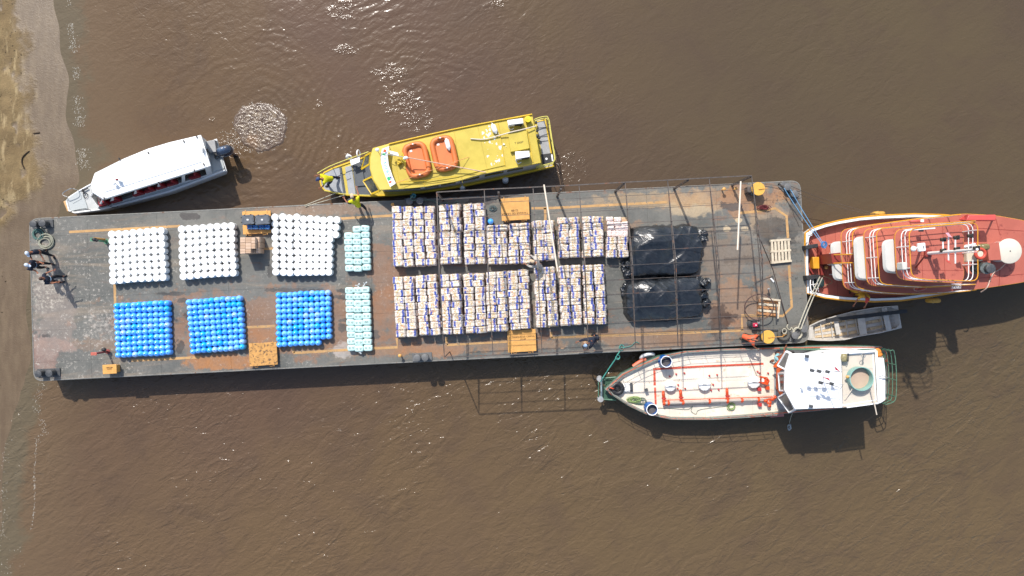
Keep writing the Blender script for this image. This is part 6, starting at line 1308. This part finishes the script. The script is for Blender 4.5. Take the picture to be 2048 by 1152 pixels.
solo('aft_hose', MB().tube(smoothpath([P(2015, 522, 3.2), P(2000, 538, 2.8), P(1988, 545, 2.8), P(1980, 560, 2.8), P(1974, 575, 2.9), P(1962, 584, 2.6)], 5), .028, 6), mat('tan_hose', C(216, 186, 168), .6), 'thin tan hose trailing from the round tank to the lower rail', 'hose', P(1990, 548, 2.8))
o = thing('rescue_float', 'long red rigid float box slung at the upper aft rail', 'float', tuple(P(1965, 436, 3.4)))
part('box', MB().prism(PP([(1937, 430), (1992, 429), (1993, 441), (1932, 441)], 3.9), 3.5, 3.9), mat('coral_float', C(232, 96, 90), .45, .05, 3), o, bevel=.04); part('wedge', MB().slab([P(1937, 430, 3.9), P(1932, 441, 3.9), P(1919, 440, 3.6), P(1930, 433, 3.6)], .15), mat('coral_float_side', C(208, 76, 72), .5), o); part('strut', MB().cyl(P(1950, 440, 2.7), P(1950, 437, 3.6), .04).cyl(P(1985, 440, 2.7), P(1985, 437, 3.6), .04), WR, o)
for (px, py, z, lb) in ((1755.5, 428, 1.2, 'ochre wrapped tyre fender at the upper side of the red boat'), (1866, 601, 1.2, 'ochre wrapped tyre fender at the lower side of the red boat')):
    q = P(px, py, z); o = thing('wrapped_fender', lb, 'fender', q, 'ochre fenders on the red boat'); part('body', MB().ell(q, (.32, .13, .30), 18, 8, e=.6), mat('ochre_fender', C(224, 168, 70), .6, .25, 8, dirt=C(130, 110, 60), damt=.45, dsc=8), o); part('strap', MB().torus(q, .14, .015, 16, 5, Matrix.Rotation(R(90), 3, 'Y')), ROPEW, o)
for (px, py, z) in ((1831, 443, Z2+1.0), ): 
    q = P(px, py, z); o = thing('red_float_bag', 'red float bag with a pale label hung on the second deck rail', 'float bag', q); part('bag', MB().ell(q, (.34, .10, .14), 14, 8), mat('coral_bag', C(222, 100, 92), .5), o); part('label_patch', MB().box(q+Vector((.25, .03, .12)), (.16, .12, .02)), WR, o)
q = P(1841, 577, Z3+.6); q = P(1841, 576, 3.8); o = thing('life_buoy', 'flat red ring with white rope hung on the lower rail', 'life ring', q); part('ring', MB().torus(q, .20, .06, 24, 8, Matrix.Rotation(R(70), 3, 'X')), mat('red_ring', C(190, 70, 70), .5), o); part('rope', MB().torus(q+Vector((0, 0, .02)), .29, .012, 24, 5, Matrix.Rotation(R(60), 3, 'X')), ROPEW, o)
o = thing('white_rack', 'small white slatted rack at the lower aft corner of the third deck', 'rack', tuple(P(1912, 572, 4.0)))
for k in range(4): part('bar', MB().cyl(P(1904+k*4, 567, 4.5), P(1906+k*4, 577, 4.5), .018), WR, o)
for k in range(3): part('bar', MB().cyl(P(1902, 568+k*4, 4.5), P(1922, 568+k*4, 4.5), .018), WR, o)
part('leg', MB().cyl(P(1910, 572, 3.6), P(1910, 572, 4.5), .02), WR, o)

# ---------------------------------------------------------------- ropes, tyres, pump, pallets on deck
def ropething(name, pts, r, m, lb, cat='rope', n=6): return solo(name, MB().tube(pts, r, n), m, lb, cat, pts[len(pts)//2])
ropething('mooring_rope', rope(P(1568, 376, 1.95), P(1651, 497, 1.9), .12, 12), .020, ROPEB, 'left one of two blue ropes from the upper right bollard to the red boat')
ropething('mooring_rope', rope(P(1581, 379, 1.95), P(1650, 492, 1.9), .08, 12), .020, ROPEB, 'right one of two blue ropes from the upper right bollard to the red boat')
ropething('rope_knot', coil((P(1648, 489, 1.9).x, P(1648, 489, 1.9).y), .14, .18, 3, 1.85, 21), .025, mat('deep_blue_rope', C(60, 120, 180), .8), 'blue rope knot wound on the upper push knee of the red boat')
ropething('mooring_rope', rope(P(1640, 553, 2.0), P(1596, 657, 1.95), .1, 12), .028, ROPEW, 'left one of two pale ropes from the red boat to the lower right bollard')
ropething('mooring_rope', rope(P(1645, 555, 2.0), P(1602, 658, 1.95), .1, 12), .028, ROPEW, 'right one of two pale ropes from the red boat to the lower right bollard')
ropething('bollard_rope', coil((P(1597, 666, 1.8).x, P(1597, 666, 1.8).y), .24, .3, 4, 1.65, 22, .2), .03, ROPEW, 'pale rope wound loosely over the lower right bollard')
ropething('loose_rope_end', smoothpath([P(1576, 648, 1.54), P(1574, 655, 1.56), P(1580, 660, 1.56), P(1583, 655, 1.56), P(1586, 660, 1.56), P(1590, 664, 1.7)], 5), .026, ROPEW, 'short pale rope end looping above the spare wheel')
CBL = mat('steel_cable', C(96, 84, 74), .5, .1, 8)
ropething('cable', rope(P(1529, 368.5, 1.6), P(1574, 372, 1.8), .05, 6)+rope(P(1582, 372, 1.8), P(1758, 429, 1.5), .45, 12), .014, CBL, 'upper thin cable from the corner bollard out to the red boat', 'cable', 5)
ropething('cable', rope(P(1594, 386, 1.8), P(1752, 431, 1.5), .45, 12), .014, CBL, 'lower thin cable from the corner bollard out to the red boat', 'cable', 5)
ropething('stay_cable', rope(P(1513, 462, 4.5), P(1546, 540, 1.9), .0, 8)+rope(P(1546, 540, 1.9), P(1576, 648, 1.56), .02, 6), .022, mat('dark_cable', C(70, 52, 46), .6), 'dark stay wire running from the roof frame down past the broken pallet', 'cable')
ropething('deck_cable', rope(P(1570, 392, 1.53), P(1599, 452, 1.53), .0, 6, .03), .012, CBL, 'thin dark cable lying on deck right of the blue ropes', 'cable', 5)
ropething('mooring_rope', rope(P(609, 411, 1.56), P(674, 385, 1.25), .02, 8), .022, ROPEW, 'upper of two pale ropes tying the yellow boat bow to the barge')
ropething('mooring_rope', rope(P(610, 413, 1.56), P(690, 390, 1.2), .02, 8), .022, ROPEW, 'lower of two pale ropes tying the yellow boat bow to the barge')
c = P(82, 472, DK); ropething('rope_coil', coil((P(77, 470, DK).x, P(77, 470, DK).y), .30, .28, 6, DK, 31, .3), .026, mat('dull_green_rope', C(84, 118, 112), .85, .2, 20), 'tangled dull green rope coil by the upper left bollard')
ropething('rope_coil', coil((P(92, 483, DK).x, P(92, 483, DK).y), .42, .38, 5, DK, 35, .25), .03, mat('sage_rope', C(160, 160, 142), .85, .2, 20), 'loose pale rope loops lying below the green coil at the left end')
ropething('rope_tail', smoothpath([P(81, 455, 1.9), P(90, 462, 1.6), P(100, 474, 1.55), P(103, 485, 1.54), P(98, 494, 1.54)], 5), .03, mat('sage_rope_two', C(160, 160, 142), .85, .2, 20), 'pale rope tail running from the upper left bollard to the loops')
ropething('mooring_rope', rope(P(1201, 763, 1.1), P(1231, 718, 1.5), .05, 8)+rope(P(1232, 714, 1.55), P(1240, 702, 1.55), 0, 4), .03, ROPEG, 'green rope from the tank boat bow platform up to the barge edge')
ropething('rope_knot', coil((P(1236, 714, 1.5).x, P(1236, 714, 1.5).y), .12, .12, 2, 1.45, 41), .022, ROPEG, 'green rope knot just below the barge edge')
ropething('rope_coil', coil((P(1243, 694, DK).x, P(1243, 694, DK).y), .14, .16, 3, DK, 42)+smoothpath([P(1248, 695, 1.54), P(1262, 692, 1.54), P(1271, 684, 1.54), P(1279, 687, 1.54)], 4), .018, mat('teal_rope', C(90, 150, 140), .8), 'small green rope coil with a tail on the lower deck edge')
ropething('green_line', smoothpath([P(825, 392, 2.2), P(823, 400, 2.0), P(860, 400, 1.7), P(873, 405, 1.6), P(880, 408, 1.56), P(893, 405, 1.56), P(903, 410, 1.56), P(914, 402, 1.56), P(917, 408, 1.56)], 5), .026, mat('moss_rope', C(110, 138, 128), .85), 'grey green rope from the yellow boat along the top of the sacks')
o = ropething('float_knot', coil((P(827, 392, 2.0).x, P(827, 392, 2.0).y), .12, .08, 3, 2.0, 44), .035, mat('teal_knot', C(60, 120, 125), .8), 'teal rope knot above the grey twin bollard, upper edge')
ropething('rope_coil', coil((P(986, 417, DK).x, P(986, 417, DK).y), .20, .13, 5, DK, 45, .35), .014, mat('slate_rope', C(96, 112, 114), .8), 'slate coloured thin rope coil left of the upper ochre hatch')
ropething('chain_pile', coil((P(1527, 415, DK).x, P(1527, 415, DK).y), .30, .11, 12, DK, 46, .5), .014, mat('dark_red_cord', C(118, 44, 48), .7), 'heap of dark red cord beside the top yellow windlass')
LG_ = mat('lime_rope', C(150, 175, 110), .8, .15, 20); DGR = mat('bottle_green_line', C(96, 120, 104), .8)
ropething('rope_heap', coil((P(1269, 799, 1.2).x, P(1269, 799, 1.2).y), .38, .16, 9, 1.17, 51, .45), .014, LG_, 'lime green rope heap on the tank boat bow deck by the lower blue drum')
ropething('rope_heap', coil((P(1281, 802, 1.2).x, P(1281, 802, 1.2).y), .42, .18, 6, 1.17, 52, .45), .010, DGR, 'dark green line tangled into the lime rope heap')
ropething('rope_heap', coil((P(1462, 813, 1.2).x, P(1462, 813, 1.2).y), .22, .22, 7, 1.17, 53, .45), .014, LG_, 'lime green rope heap below the pipes, middle of the tank boat')
ropething('deck_line', smoothpath([P(1316, 816, 1.2), P(1345, 817, 1.2), P(1375, 819, 1.2), P(1385, 812, 1.22), P(1382, 822, 1.22), P(1392, 828, 1.22), P(1398, 820, 1.2), P(1430, 815, 1.2), P(1456, 812, 1.2)], 5), .010, DGR, 'thin dark green line wandering between the two rope heaps')
ropething('hanging_line', rope(P(1584, 826, 1.5), P(1579, 846, .1), 0, 6, .02), .014, ROPEW, 'thin pale line hanging from the tank boat into the water')
o = solo('splash', MB().tube(coil((P(1578, 853, 0).x, P(1578, 853, 0).y), .14, .2, 3, .0, 61, .5), .018, 5), mat('splash_white', C(190, 195, 195), .3), 'small pale splash in the water below the tank boat line', 'splash', P(1578, 853, 0), kind='stuff')
ropething('steel_hoop', [P(1518, 614, 2.0)+Vector((.655*math.cos(i*math.pi/20), .65*math.sin(i*math.pi/20), .25*math.sin(i*math.pi/20+1.0))) for i in range(41)], .028, mat('rusty_hoop', C(92, 66, 60), .6, .2, 9), 'large thin dark hoop leaning over the broken pallet', 'hoop')
ropething('thin_hoop', [P(1528, 585, DK+.03)+Vector((.66*math.cos(i*math.pi/20), .62*math.sin(i*math.pi/20), 0)) for i in range(12, 41)], .008, CBL, 'faint thin wire arc lying on deck above the dark hoop', 'wire', 5)
# pump engine
c = P(1511, 650, DK+.35); c.z = DK; o = thing('pump_engine', 'small red and black petrol pump engine between hoop and windlass', 'engine', c)
part('base_plate', MB().lathe((c.x-.02, c.y, DK), [(.27, 0), (.27, .05), (.24, .07)], 24), BLACK, o); part('engine_block', MB().box(c+Vector((0, 0, .2)), (.30, .26, .26)), DGREY, o, bevel=.03); part('fuel_tank', MB().box((c.x-.03, c.y, DK+.39), (.24, .22, .12), rz=.06), mat('crimson_tank', C(196, 44, 76), .3, .1, 6), o, bevel=.04); part('filler_cap', MB().lathe((c.x-.02, c.y+.0, DK+.45), [(.03, 0), (.03, .03), (.002, .032)], 12), WHITE, o); part('air_filter', MB().ell((c.x+.17, c.y+.09, DK+.33), (.09, .08, .08)), GREY, o); part('starter', MB().cyl((c.x-.05, c.y-.13, DK+.25), (c.x-.05, c.y-.19, DK+.25), .10), BLACK, o)
part('frame', MB().tube([c+Vector((-.3, -.22, .02)), c+Vector((-.3, .22, .02)), c+Vector((.3, .22, .02)), c+Vector((.3, -.22, .02))], .02, 6, closed=True), IRON, o)
# wheel
c = P(1567.5, 669, DK+.16); o = thing('spare_wheel', 'worn spare wheel with a spoked yellow rim beside the lower bollard', 'wheel', (c.x, c.y, DK))
part('tyre', MB().tube([c+Vector((.245*math.cos(i*math.pi/18), .245*math.sin(i*math.pi/18), 0)) for i in range(36)], .095, 10, closed=True), mat('worn_rubber', C(92, 90, 84), .8, .2, 14, bump=.5), o); part('hub', MB().lathe(c-Vector((0, 0, .05)), [(.06, 0), (.06, .1), (.01, .11)], 12), YDECK, o)
for k in range(6): part('spoke', MB().beam(c, c+Vector((.17*math.cos(k*1.047), .17*math.sin(k*1.047), -.02)), .035, .02), DGREY if k % 2 else YDECK, o)
part('rim_rope', MB().tube(coil((c.x, c.y+.17), .12, .14, 2, DK+.22, 71, .2), .016, 5), ROPEW, o)
solo('dark_beam', MB().beam(P(1505, 659, DK+.05), P(1556, 660, DK+.05), .06), DGREY, 'dark steel bar on deck above the lower yellow windlass', 'bar', P(1530, 660, DK+.05))
solo('dark_beam', MB().beam(P(1557, 367, DK+.06), P(1586, 393, DK+.06), .07, .08), BLACK, 'black bar on deck crossing under the blue ropes at the corner', 'bar', P(1571, 380, DK+.06))
solo('dark_beam', MB().beam(P(1579, 664, DK+.06), P(1590, 684, DK+.06), .08, .08), DGREY, 'short dark bar between spare wheel and bollard', 'bar', P(1585, 674, DK+.06))
o = thing('hand_pump', 'short dark hose nozzle standing above the broken pallet', 'nozzle', tuple(P(1536, 580, DK))); part('pipe', MB().tube(smoothpath([P(1536.5, 578, DK+.3), P(1537, 582, DK+.3), P(1540, 592, DK+.1)], 4), .03, 8), DGREY, o); part('tip', MB().cyl(P(1535, 578, DK+.32), P(1539, 577.5, DK+.32), .035), GREY, o)
# deck pallets with parts
def pallet(c4, lb, h, slats, along, mats, mid=True, z0=DK):
    q = PP(c4, z0+h); c = sum(q, Vector())/4; o = thing('loose_pallet', lb, 'pallet', (c.x, c.y, z0), 'loose pallets on the right deck')
    f = lambda u, v, z: q[0].lerp(q[1], u).lerp(q[3].lerp(q[2], u), v)+Vector((0, 0, z))
    for k in range(slats):
        a, b = k/slats+.008, (k+1)/slats-.045
        m = mats[k % len(mats)]
        for (s0, s1) in (((0, .47), (.53, 1)) if 0 else ((0, 1),)):
            quad = [f(a, s0, -.01), f(b, s0, -.01), f(b, s1, -.01), f(a, s1, -.01)] if along else [f(s0, a, -.01), f(s1, a, -.01), f(s1, b, -.01), f(s0, b, -.01)]
            part('deck_board', MB().slab(quad, .02), m, o, smooth=False)
    for v in (0, .45, .90):
        quad = [f(0, v, -.03), f(1, v, -.03), f(1, v+.10, -.03), f(0, v+.10, -.03)] if along else [f(v, 0, -.03), f(v+.10, 0, -.03), f(v+.10, 1, -.03), f(v, 1, -.03)]
        part('stringer', MB().prism([Vector((p_.x, p_.y, 0)) for p_ in quad], z0, z0+h-.024), mats[0], o, smooth=False)
    return o, f
W2 = mat('grey_white_wood', C(222, 206, 180), .8, .15, 7, dirt=C(160, 140, 115), damt=.42, dsc=8); W3 = mat('orange_brown_wood', C(196, 140, 92), .8, .18, 7)
o, f = pallet([(1541, 479.5), (1581, 477), (1583.5, 523.5), (1543.5, 527.5)], 'pale wooden pallet lying flat near the right end of the deck', .15, 6, True, [W2])
for v in (0, .46, .92): part('top_batten', MB().slab([f(0, v, .006), f(1, v, .006), f(1, v+.08, .006), f(0, v+.08, .006)], .012), W2, o, smooth=False)
o, f = pallet([(1518, 599), (1556, 602), (1556, 634), (1514, 630)], 'broken orange brown pallet under the dark hoop', .10, 5, False, [W3, W2])
o2 = thing('white_angle_frame', 'white painted angled frame lying on the broken pallet', 'frame', tuple(P(1550, 600, DK+.15)))
part('rail', MB().slab([P(1521, 594.5, 1.75), P(1561, 599, 1.75), P(1561, 602.5, 1.75), P(1521, 598, 1.75)], .02), W2, o2); part('rail', MB().slab([P(1557, 600, 1.72), P(1561, 599, 1.72), P(1557.5, 637, 1.72), P(1554.5, 637, 1.72)], .02), W2, o2); part('rail', MB().beam(P(1552, 608, 1.75), P(1553.5, 643, 1.7), .05), DGREY, o2)
# loose bits: sandals, paper, tiny debris
solo('paper_scrap', MB().slab([P(1166, 684, DK+.03), P(1171, 682, DK+.05), P(1174, 687, DK+.03), P(1170, 689, DK+.03)], .01), KRAFT, 'tan paper scrap on deck left of the bending navy person', 'paper', P(1170, 685, DK))
solo('paper_scrap', MB().slab([P(1121, 695.5, DK+.01), P(1128, 695, DK+.015), P(1128, 697.5, DK+.01), P(1121.5, 698, DK+.01)], .01), KRAFT, 'small flat tan scrap on the lower deck edge', 'paper', P(1125, 696, DK))
solo('white_rag', MB().slab([P(1540, 557, DK+.06), P(1543, 556, DK+.08), P(1549, 562, DK+.05), P(1547, 565, DK+.04)], .03), WHITE, 'small white rag knotted on the stay wire', 'rag', P(1545, 560, DK))

# ---------------------------------------------------------------- people
def skinmesh(name, joints, edges, m, parent, sub=1):
    keys = list(joints); me = bpy.data.meshes.new(name); off = worldloc(parent)
    me.from_pydata([Vector(joints[k][0])-off for k in keys], [(keys.index(a), keys.index(b)) for a, b in edges], [])
    o = newobj(name, me, parent); s = o.modifiers.new('skin', 'SKIN'); s.use_smooth_shade = True
    for i, k in enumerate(keys):
        d = me.skin_vertices[0].data[i]; r = joints[k][1]; d.radius = (r, r) if not isinstance(r, tuple) else r; d.use_root = (i == 0)
    if sub: ss = o.modifiers.new('subdiv', 'SUBSURF'); ss.levels = ss.render_levels = sub
    me.materials.append(m); return o
def person(label, loc, face, J, cloth, skin=SKIN, hair=None, cap=None, capc=None, sleeves=.55, shorts=False, bare=False, shoes=BLACK, stripe=None):
    """J: joint offsets in the body frame (x forward, y left, z up) from the foot point; face = heading"""
    o = thing('person', label, 'person', loc); rot = Matrix.Rotation(face, 3, 'Z'); L = Vector(loc)
    w_ = {k: L+rot@Vector(v) for k, v in J.items()}
    g = lambda k: w_[k]
    chest, pel, neck, head = g('chest'), g('pelvis'), g('neck'), g('head')
    jt = {'pelvis': (pel, .115), 'waist': (pel.lerp(chest, .5), .115), 'chest': (chest, .135), 'neck': (neck, .055), 'skull': (head-(head-neck).normalized()*.07, .06)}
    ed = [('pelvis', 'waist'), ('waist', 'chest'), ('chest', 'neck'), ('neck', 'skull')]
    for s in ('l', 'r'):
        jt['sh'+s] = (g('sh'+s), .055); jt['el'+s] = (g('el'+s), .042); jt['wr'+s] = (g('wr'+s), .028)
        jt['hip'+s] = (g('hip'+s), .085); jt['kn'+s] = (g('kn'+s), .058); jt['an'+s] = (g('an'+s), .04)
        hd = (g('wr'+s)-g('el'+s)).normalized(); jt['pa'+s] = (g('wr'+s)+hd*.07, (.035, .018))
        toe = g('an'+s)+(rot@Vector((.15, .0, 0)))*1.0; toe.z = g('an'+s).z-.05; jt['to'+s] = (toe, .032)
        ed += [('chest', 'sh'+s), ('sh'+s, 'el'+s), ('el'+s, 'wr'+s), ('wr'+s, 'pa'+s), ('pelvis', 'hip'+s), ('hip'+s, 'kn'+s), ('kn'+s, 'an'+s), ('an'+s, 'to'+s)]
        side = hd.cross(Vector((0, 0, 1)));  side = side.normalized() if side.length > .1 else Vector((0, 1, 0)); fm = MB(); base = g('wr'+s)+hd*.09
        for q in range(4): b0 = base+side*(.022*(q-1.5)); Lf = (.068, .078, .074, .058)[q]; fm.tube([b0, b0+hd*Lf*.5, b0+hd*Lf*.85+Vector((0, 0, -.012)), b0+hd*Lf+Vector((0, 0, -.03))], .0095, 6, r2=.007)
        fm.tube([base-hd*.05+side*.035, base+side*.06, base+side*.062+hd*.03], .011, 6, r2=.008)
        part('fingers', fm, skin, o)
    body = skinmesh('body', jt, ed, skin, o)
    fwd = rot@Vector((1, 0, 0)); up = (head-neck).normalized(); side = up.cross(fwd).normalized(); fw = side.cross(up).normalized(); M = Matrix((fw, side, up)).transposed()
    hm = MB().ell(head, (.098, .078, .118), 18, 12, M); hm.ell(head+fw*.098-up*.01, (.022, .014, .026), 8, 6, M)
    for s_ in (-1, 1): hm.ell(head+side*.08*s_-up*.01, (.018, .010, .03), 8, 6, M)
    hm.ell(head+fw*.07-up*.075, (.03, .03, .03), 8, 6, M)
    part('head', hm, skin, o); em = MB()
    for s_ in (-1, 1): em.ell(head+fw*.088+side*.032*s_+up*.012, (.012, .013, .009), 8, 6, M)
    em.ell(head+fw*.09-up*.05, (.010, .025, .006), 8, 6, M); part('face_details', em, BLACK, o)
    if hair: part('hair', MB().ell(head-fw*.014+up*.018, (.102, .086, .112), 18, 12, M), hair, o)
    if cap:
        part('cap', MB().ell(head-fw*.008+up*.04, (.112, .095, .095), 18, 10, M), capc, o); part('cap_peak', MB().ell(head+fw*.11+up*.035, (.085, .07, .012), 14, 6, M), capc, o)
    top_m, leg_m = cloth
    if not bare:
        k = 1.16; el = lambda s: jt['sh'+s][0].lerp(jt['el'+s][0], sleeves*2 if sleeves < .5 else 1.0)
        st = {'tail': (pel.lerp(chest, -.32), .150), 'hem': (pel.lerp(chest, -.02), .155), 'waist': (pel.lerp(chest, .5), .148), 'chest': (chest, .168), 'col': (chest.lerp(neck, .6), .085)}
        ee = [('tail', 'hem'), ('hem', 'waist'), ('waist', 'chest'), ('chest', 'col')]
        for s in ('l', 'r'):
            e = jt['sh'+s][0].lerp(jt['el'+s][0], min(1, sleeves*1.4)); st['sh'+s] = (jt['sh'+s][0], .088); st['sl'+s] = (e, .072); ee += [('chest', 'sh'+s), ('sh'+s, 'sl'+s)]
            if sleeves > .8: st['wr'+s] = (jt['el'+s][0].lerp(jt['wr'+s][0], .85), .05); ee.append(('sl'+s, 'wr'+s))
        skinmesh('shirt', st, ee, top_m, o)
        if stripe:
            d = (chest-pel).normalized(); part('reflective_band', MB().torus(pel.lerp(chest, .62), .172, .012, 24, 5, Matrix((side, d.cross(side), d)).transposed()), stripe, o)
    tr = {'pelvis': (pel, .142), 'belt': (pel.lerp(chest, .12), .128)}; te = [('pelvis', 'belt')]
    for s in ('l', 'r'):
        tr['hip'+s] = (g('hip'+s), .104); kn = g('kn'+s) if not shorts else g('hip'+s).lerp(g('kn'+s), .85); tr['kn'+s] = (kn, .078 if not shorts else .09); te += [('pelvis', 'hip'+s), ('hip'+s, 'kn'+s)]
        if not shorts: tr['an'+s] = (g('kn'+s).lerp(g('an'+s), .93), .058); te.append(('kn'+s, 'an'+s))
        a = g('an'+s); t_ = jt['to'+s][0]; sm_ = MB().ell(a.lerp(t_, .45)+Vector((0, 0, -.02)), (.13, .05, .05), 14, 8, Matrix.Rotation(math.atan2(t_.y-a.y, t_.x-a.x), 3, 'Z')); part('shoe', sm_, shoes, o)
    skinmesh('trousers' if not shorts else 'shorts', tr, te, leg_m, o)
    return o
def pose(lean=0.0, crouch=0.0, step=.12, armL=(.1, .1), armR=(.1, .1), h=1.0, head_fwd=.03, elL=None, elR=None):
    """standing pose; lean in radians forward; arms (forward swing, outward swing) radians"""
    hipz = (.92-crouch)*h; J = {'pelvis': (-.0-.25*math.sin(lean)*.4, 0, hipz+.02)}; p_ = Vector(J['pelvis']); d = Vector((math.sin(lean), 0, math.cos(lean)))
    ch = p_+d*.40*h; J['chest'] = ch; J['neck'] = ch+d*.20*h; J['head'] = ch+d*.20*h+Vector((math.sin(lean*.8)*.17+head_fwd, 0, math.cos(lean*.8)*.17))
    for s, sg, arm, ef in (('l', 1, armL, elL), ('r', -1, armR, elR)):
        sh = ch+d*.10+Vector((0, .19*sg, 0)); J['sh'+s] = sh
        ud = Vector((math.sin(arm[0])*math.cos(arm[1]), math.sin(arm[1])*sg, -math.cos(arm[0])*math.cos(arm[1]))); el = sh+ud*.29; J['el'+s] = el
        a2 = arm[0]+(ef if ef is not None else .35); ud2 = Vector((math.sin(a2)*math.cos(arm[1]*.3), math.sin(arm[1]*.3)*sg, -math.cos(a2)*math.cos(arm[1]*.3))); J['wr'+s] = el+ud2*.25
        J['hip'+s] = p_+Vector((0, .095*sg, -.06)); st = step*sg; J['an'+s] = Vector((st, .13*sg, .08)); m = (J['hip'+s]+J['an'+s])/2; J['kn'+s] = m+Vector((.04+crouch*.75, .03*sg, .02))
    return J
NAVY = mat('navy_cloth', C(34, 40, 58), .85, .15, 14); NAVYT = mat('dark_navy_trousers', C(24, 26, 36), .9, .15, 14); YSH = mat('bright_yellow_shirt', C(232, 226, 22), .8, .08, 10); JEAN = mat('dark_jeans', C(40, 50, 72), .9, .2, 16); DPAN = mat('charcoal_trousers', C(44, 44, 50), .9, .15, 14)
OSH = mat('orange_shirt', C(244, 106, 64), .8, .08, 10); GSH = mat('pale_grey_shirt', C(198, 190, 182), .85, .06, 10); BLSH = mat('pale_teal_shorts', C(150, 200, 206), .8, .08, 10); HAIR = mat('dark_hair', C(34, 26, 24), .7, .2, 20); HAIRB = mat('brown_hair', C(78, 50, 42), .7, .2, 20); BAND = mat('pale_blue_band', C(160, 190, 214), .5); CAPW = mat('white_cap', C(220, 232, 248), .6); CAPB_ = mat('blue_cap', C(52, 70, 118), .7); CAPT = mat('tan_cap', C(222, 196, 166), .8); CAPR = mat('red_cap', C(200, 56, 50), .6)
def at(px, py, z=DK): return tuple(P(px, py, z))
person('person in navy with a white cap, topmost of three at the left deck edge', at(101, 506), R(-72), pose(lean=.12, step=.2, armL=(.5, .2), armR=(.7, .1), elL=.8, elR=.9), (NAVY, NAVYT), hair=HAIR, cap=1, capc=CAPW)
person('person in navy with white cap and banded vest holding a phone, middle of three', at(98, 531), R(-20), pose(lean=.10, step=.12, armL=(.6, .2), armR=(.9, .1), elL=1.3, elR=1.3), (NAVY, NAVYT), hair=HAIR, cap=1, capc=CAPW, stripe=BAND, sleeves=.5)
o = person('person in banded navy vest with bare brown hair, lowest of three', at(126, 559), R(20), pose(lean=.08, step=.10, armL=(.2, .4), armR=(.4, .3), elL=1.1, elR=1.2), (NAVY, NAVYT), hair=HAIRB, stripe=BAND, sleeves=.5)
person('person in yellow shirt and blue cap stepping on the yellow boat bow', at(668, 363, 1.03), R(196), pose(lean=.62, step=.32, crouch=.10, armL=(.5, .35), armR=(.6, .4), elL=.5, elR=.4), (YSH, JEAN), hair=HAIR, cap=1, capc=CAPB_, sleeves=.4)
o = person('person in yellow shirt on the barge edge leaning towards the yellow boat', at(724, 413), R(112), pose(lean=.45, step=.2, armL=(.3, .9), armR=(1.0, .25), elL=.9, elR=.5), (YSH, DPAN), hair=HAIR, cap=1, capc=CAPT, sleeves=.4)
q = P(702, 402, 2.6); solo('shoulder_bag', MB().ell(q, (.20, .15, .13), 16, 10, Matrix.Rotation(.3, 3, 'Z'), .7).ell(q+Vector((.2, -.03, .02)), (.12, .13, .10), 14, 8), BLACK, 'black bag held out by the yellow shirted person on the barge', 'bag', q)
person('person in pale grey shirt and light hat between the two rows of sacks', at(1076, 533), R(150), pose(lean=.55, step=.12, armL=(.5, .2), armR=(.9, .15), elL=.8, elR=.6), (GSH, DPAN), hair=HAIR, cap=1, capc=CAPT, sleeves=.9)
person('person in navy bending forward on the lower deck, blue at collar and cuff', at(1186, 674), R(212), pose(lean=1.05, step=.16, crouch=.06, armL=(.5, .2), armR=(.9, .3), elL=.4, elR=.3), (NAVY, NAVYT), hair=HAIR, cap=1, capc=mat('light_blue_cap', C(160, 190, 225), .7), sleeves=.9)
person('person in orange shirt squatting beside the lower yellow windlass', at(1486, 673), R(-20), pose(lean=.95, step=.10, crouch=.50, armL=(.8, .4), armR=(.9, .5), elL=.2, elR=.2), (OSH, mat('green_black_shorts', C(30, 60, 50), .8)), hair=HAIR, sleeves=.45, skin=SKIN)
person('shirtless person in pale teal shorts stooping by the tank boat windscreen', at(1546, 714, 1.2), R(28), pose(lean=1.2, step=.22, crouch=.22, armL=(.5, .3), armR=(.5, .3), elL=.3, elR=.3), (None, BLSH), skin=SKIND, hair=HAIR, shorts=True, bare=True)
YV = mat('yellow_life_vest', C(232, 176, 50), .7, .12, 10)
person('person in yellow vest and red cap leaning over the red boat lower rail', at(1704, 585, 1.07), R(-100), pose(lean=.5, step=.1, armL=(.9, .2), armR=(.9, .3), elL=.1, elR=.2), (YV, YV), hair=HAIR, cap=1, capc=CAPR, sleeves=.6)
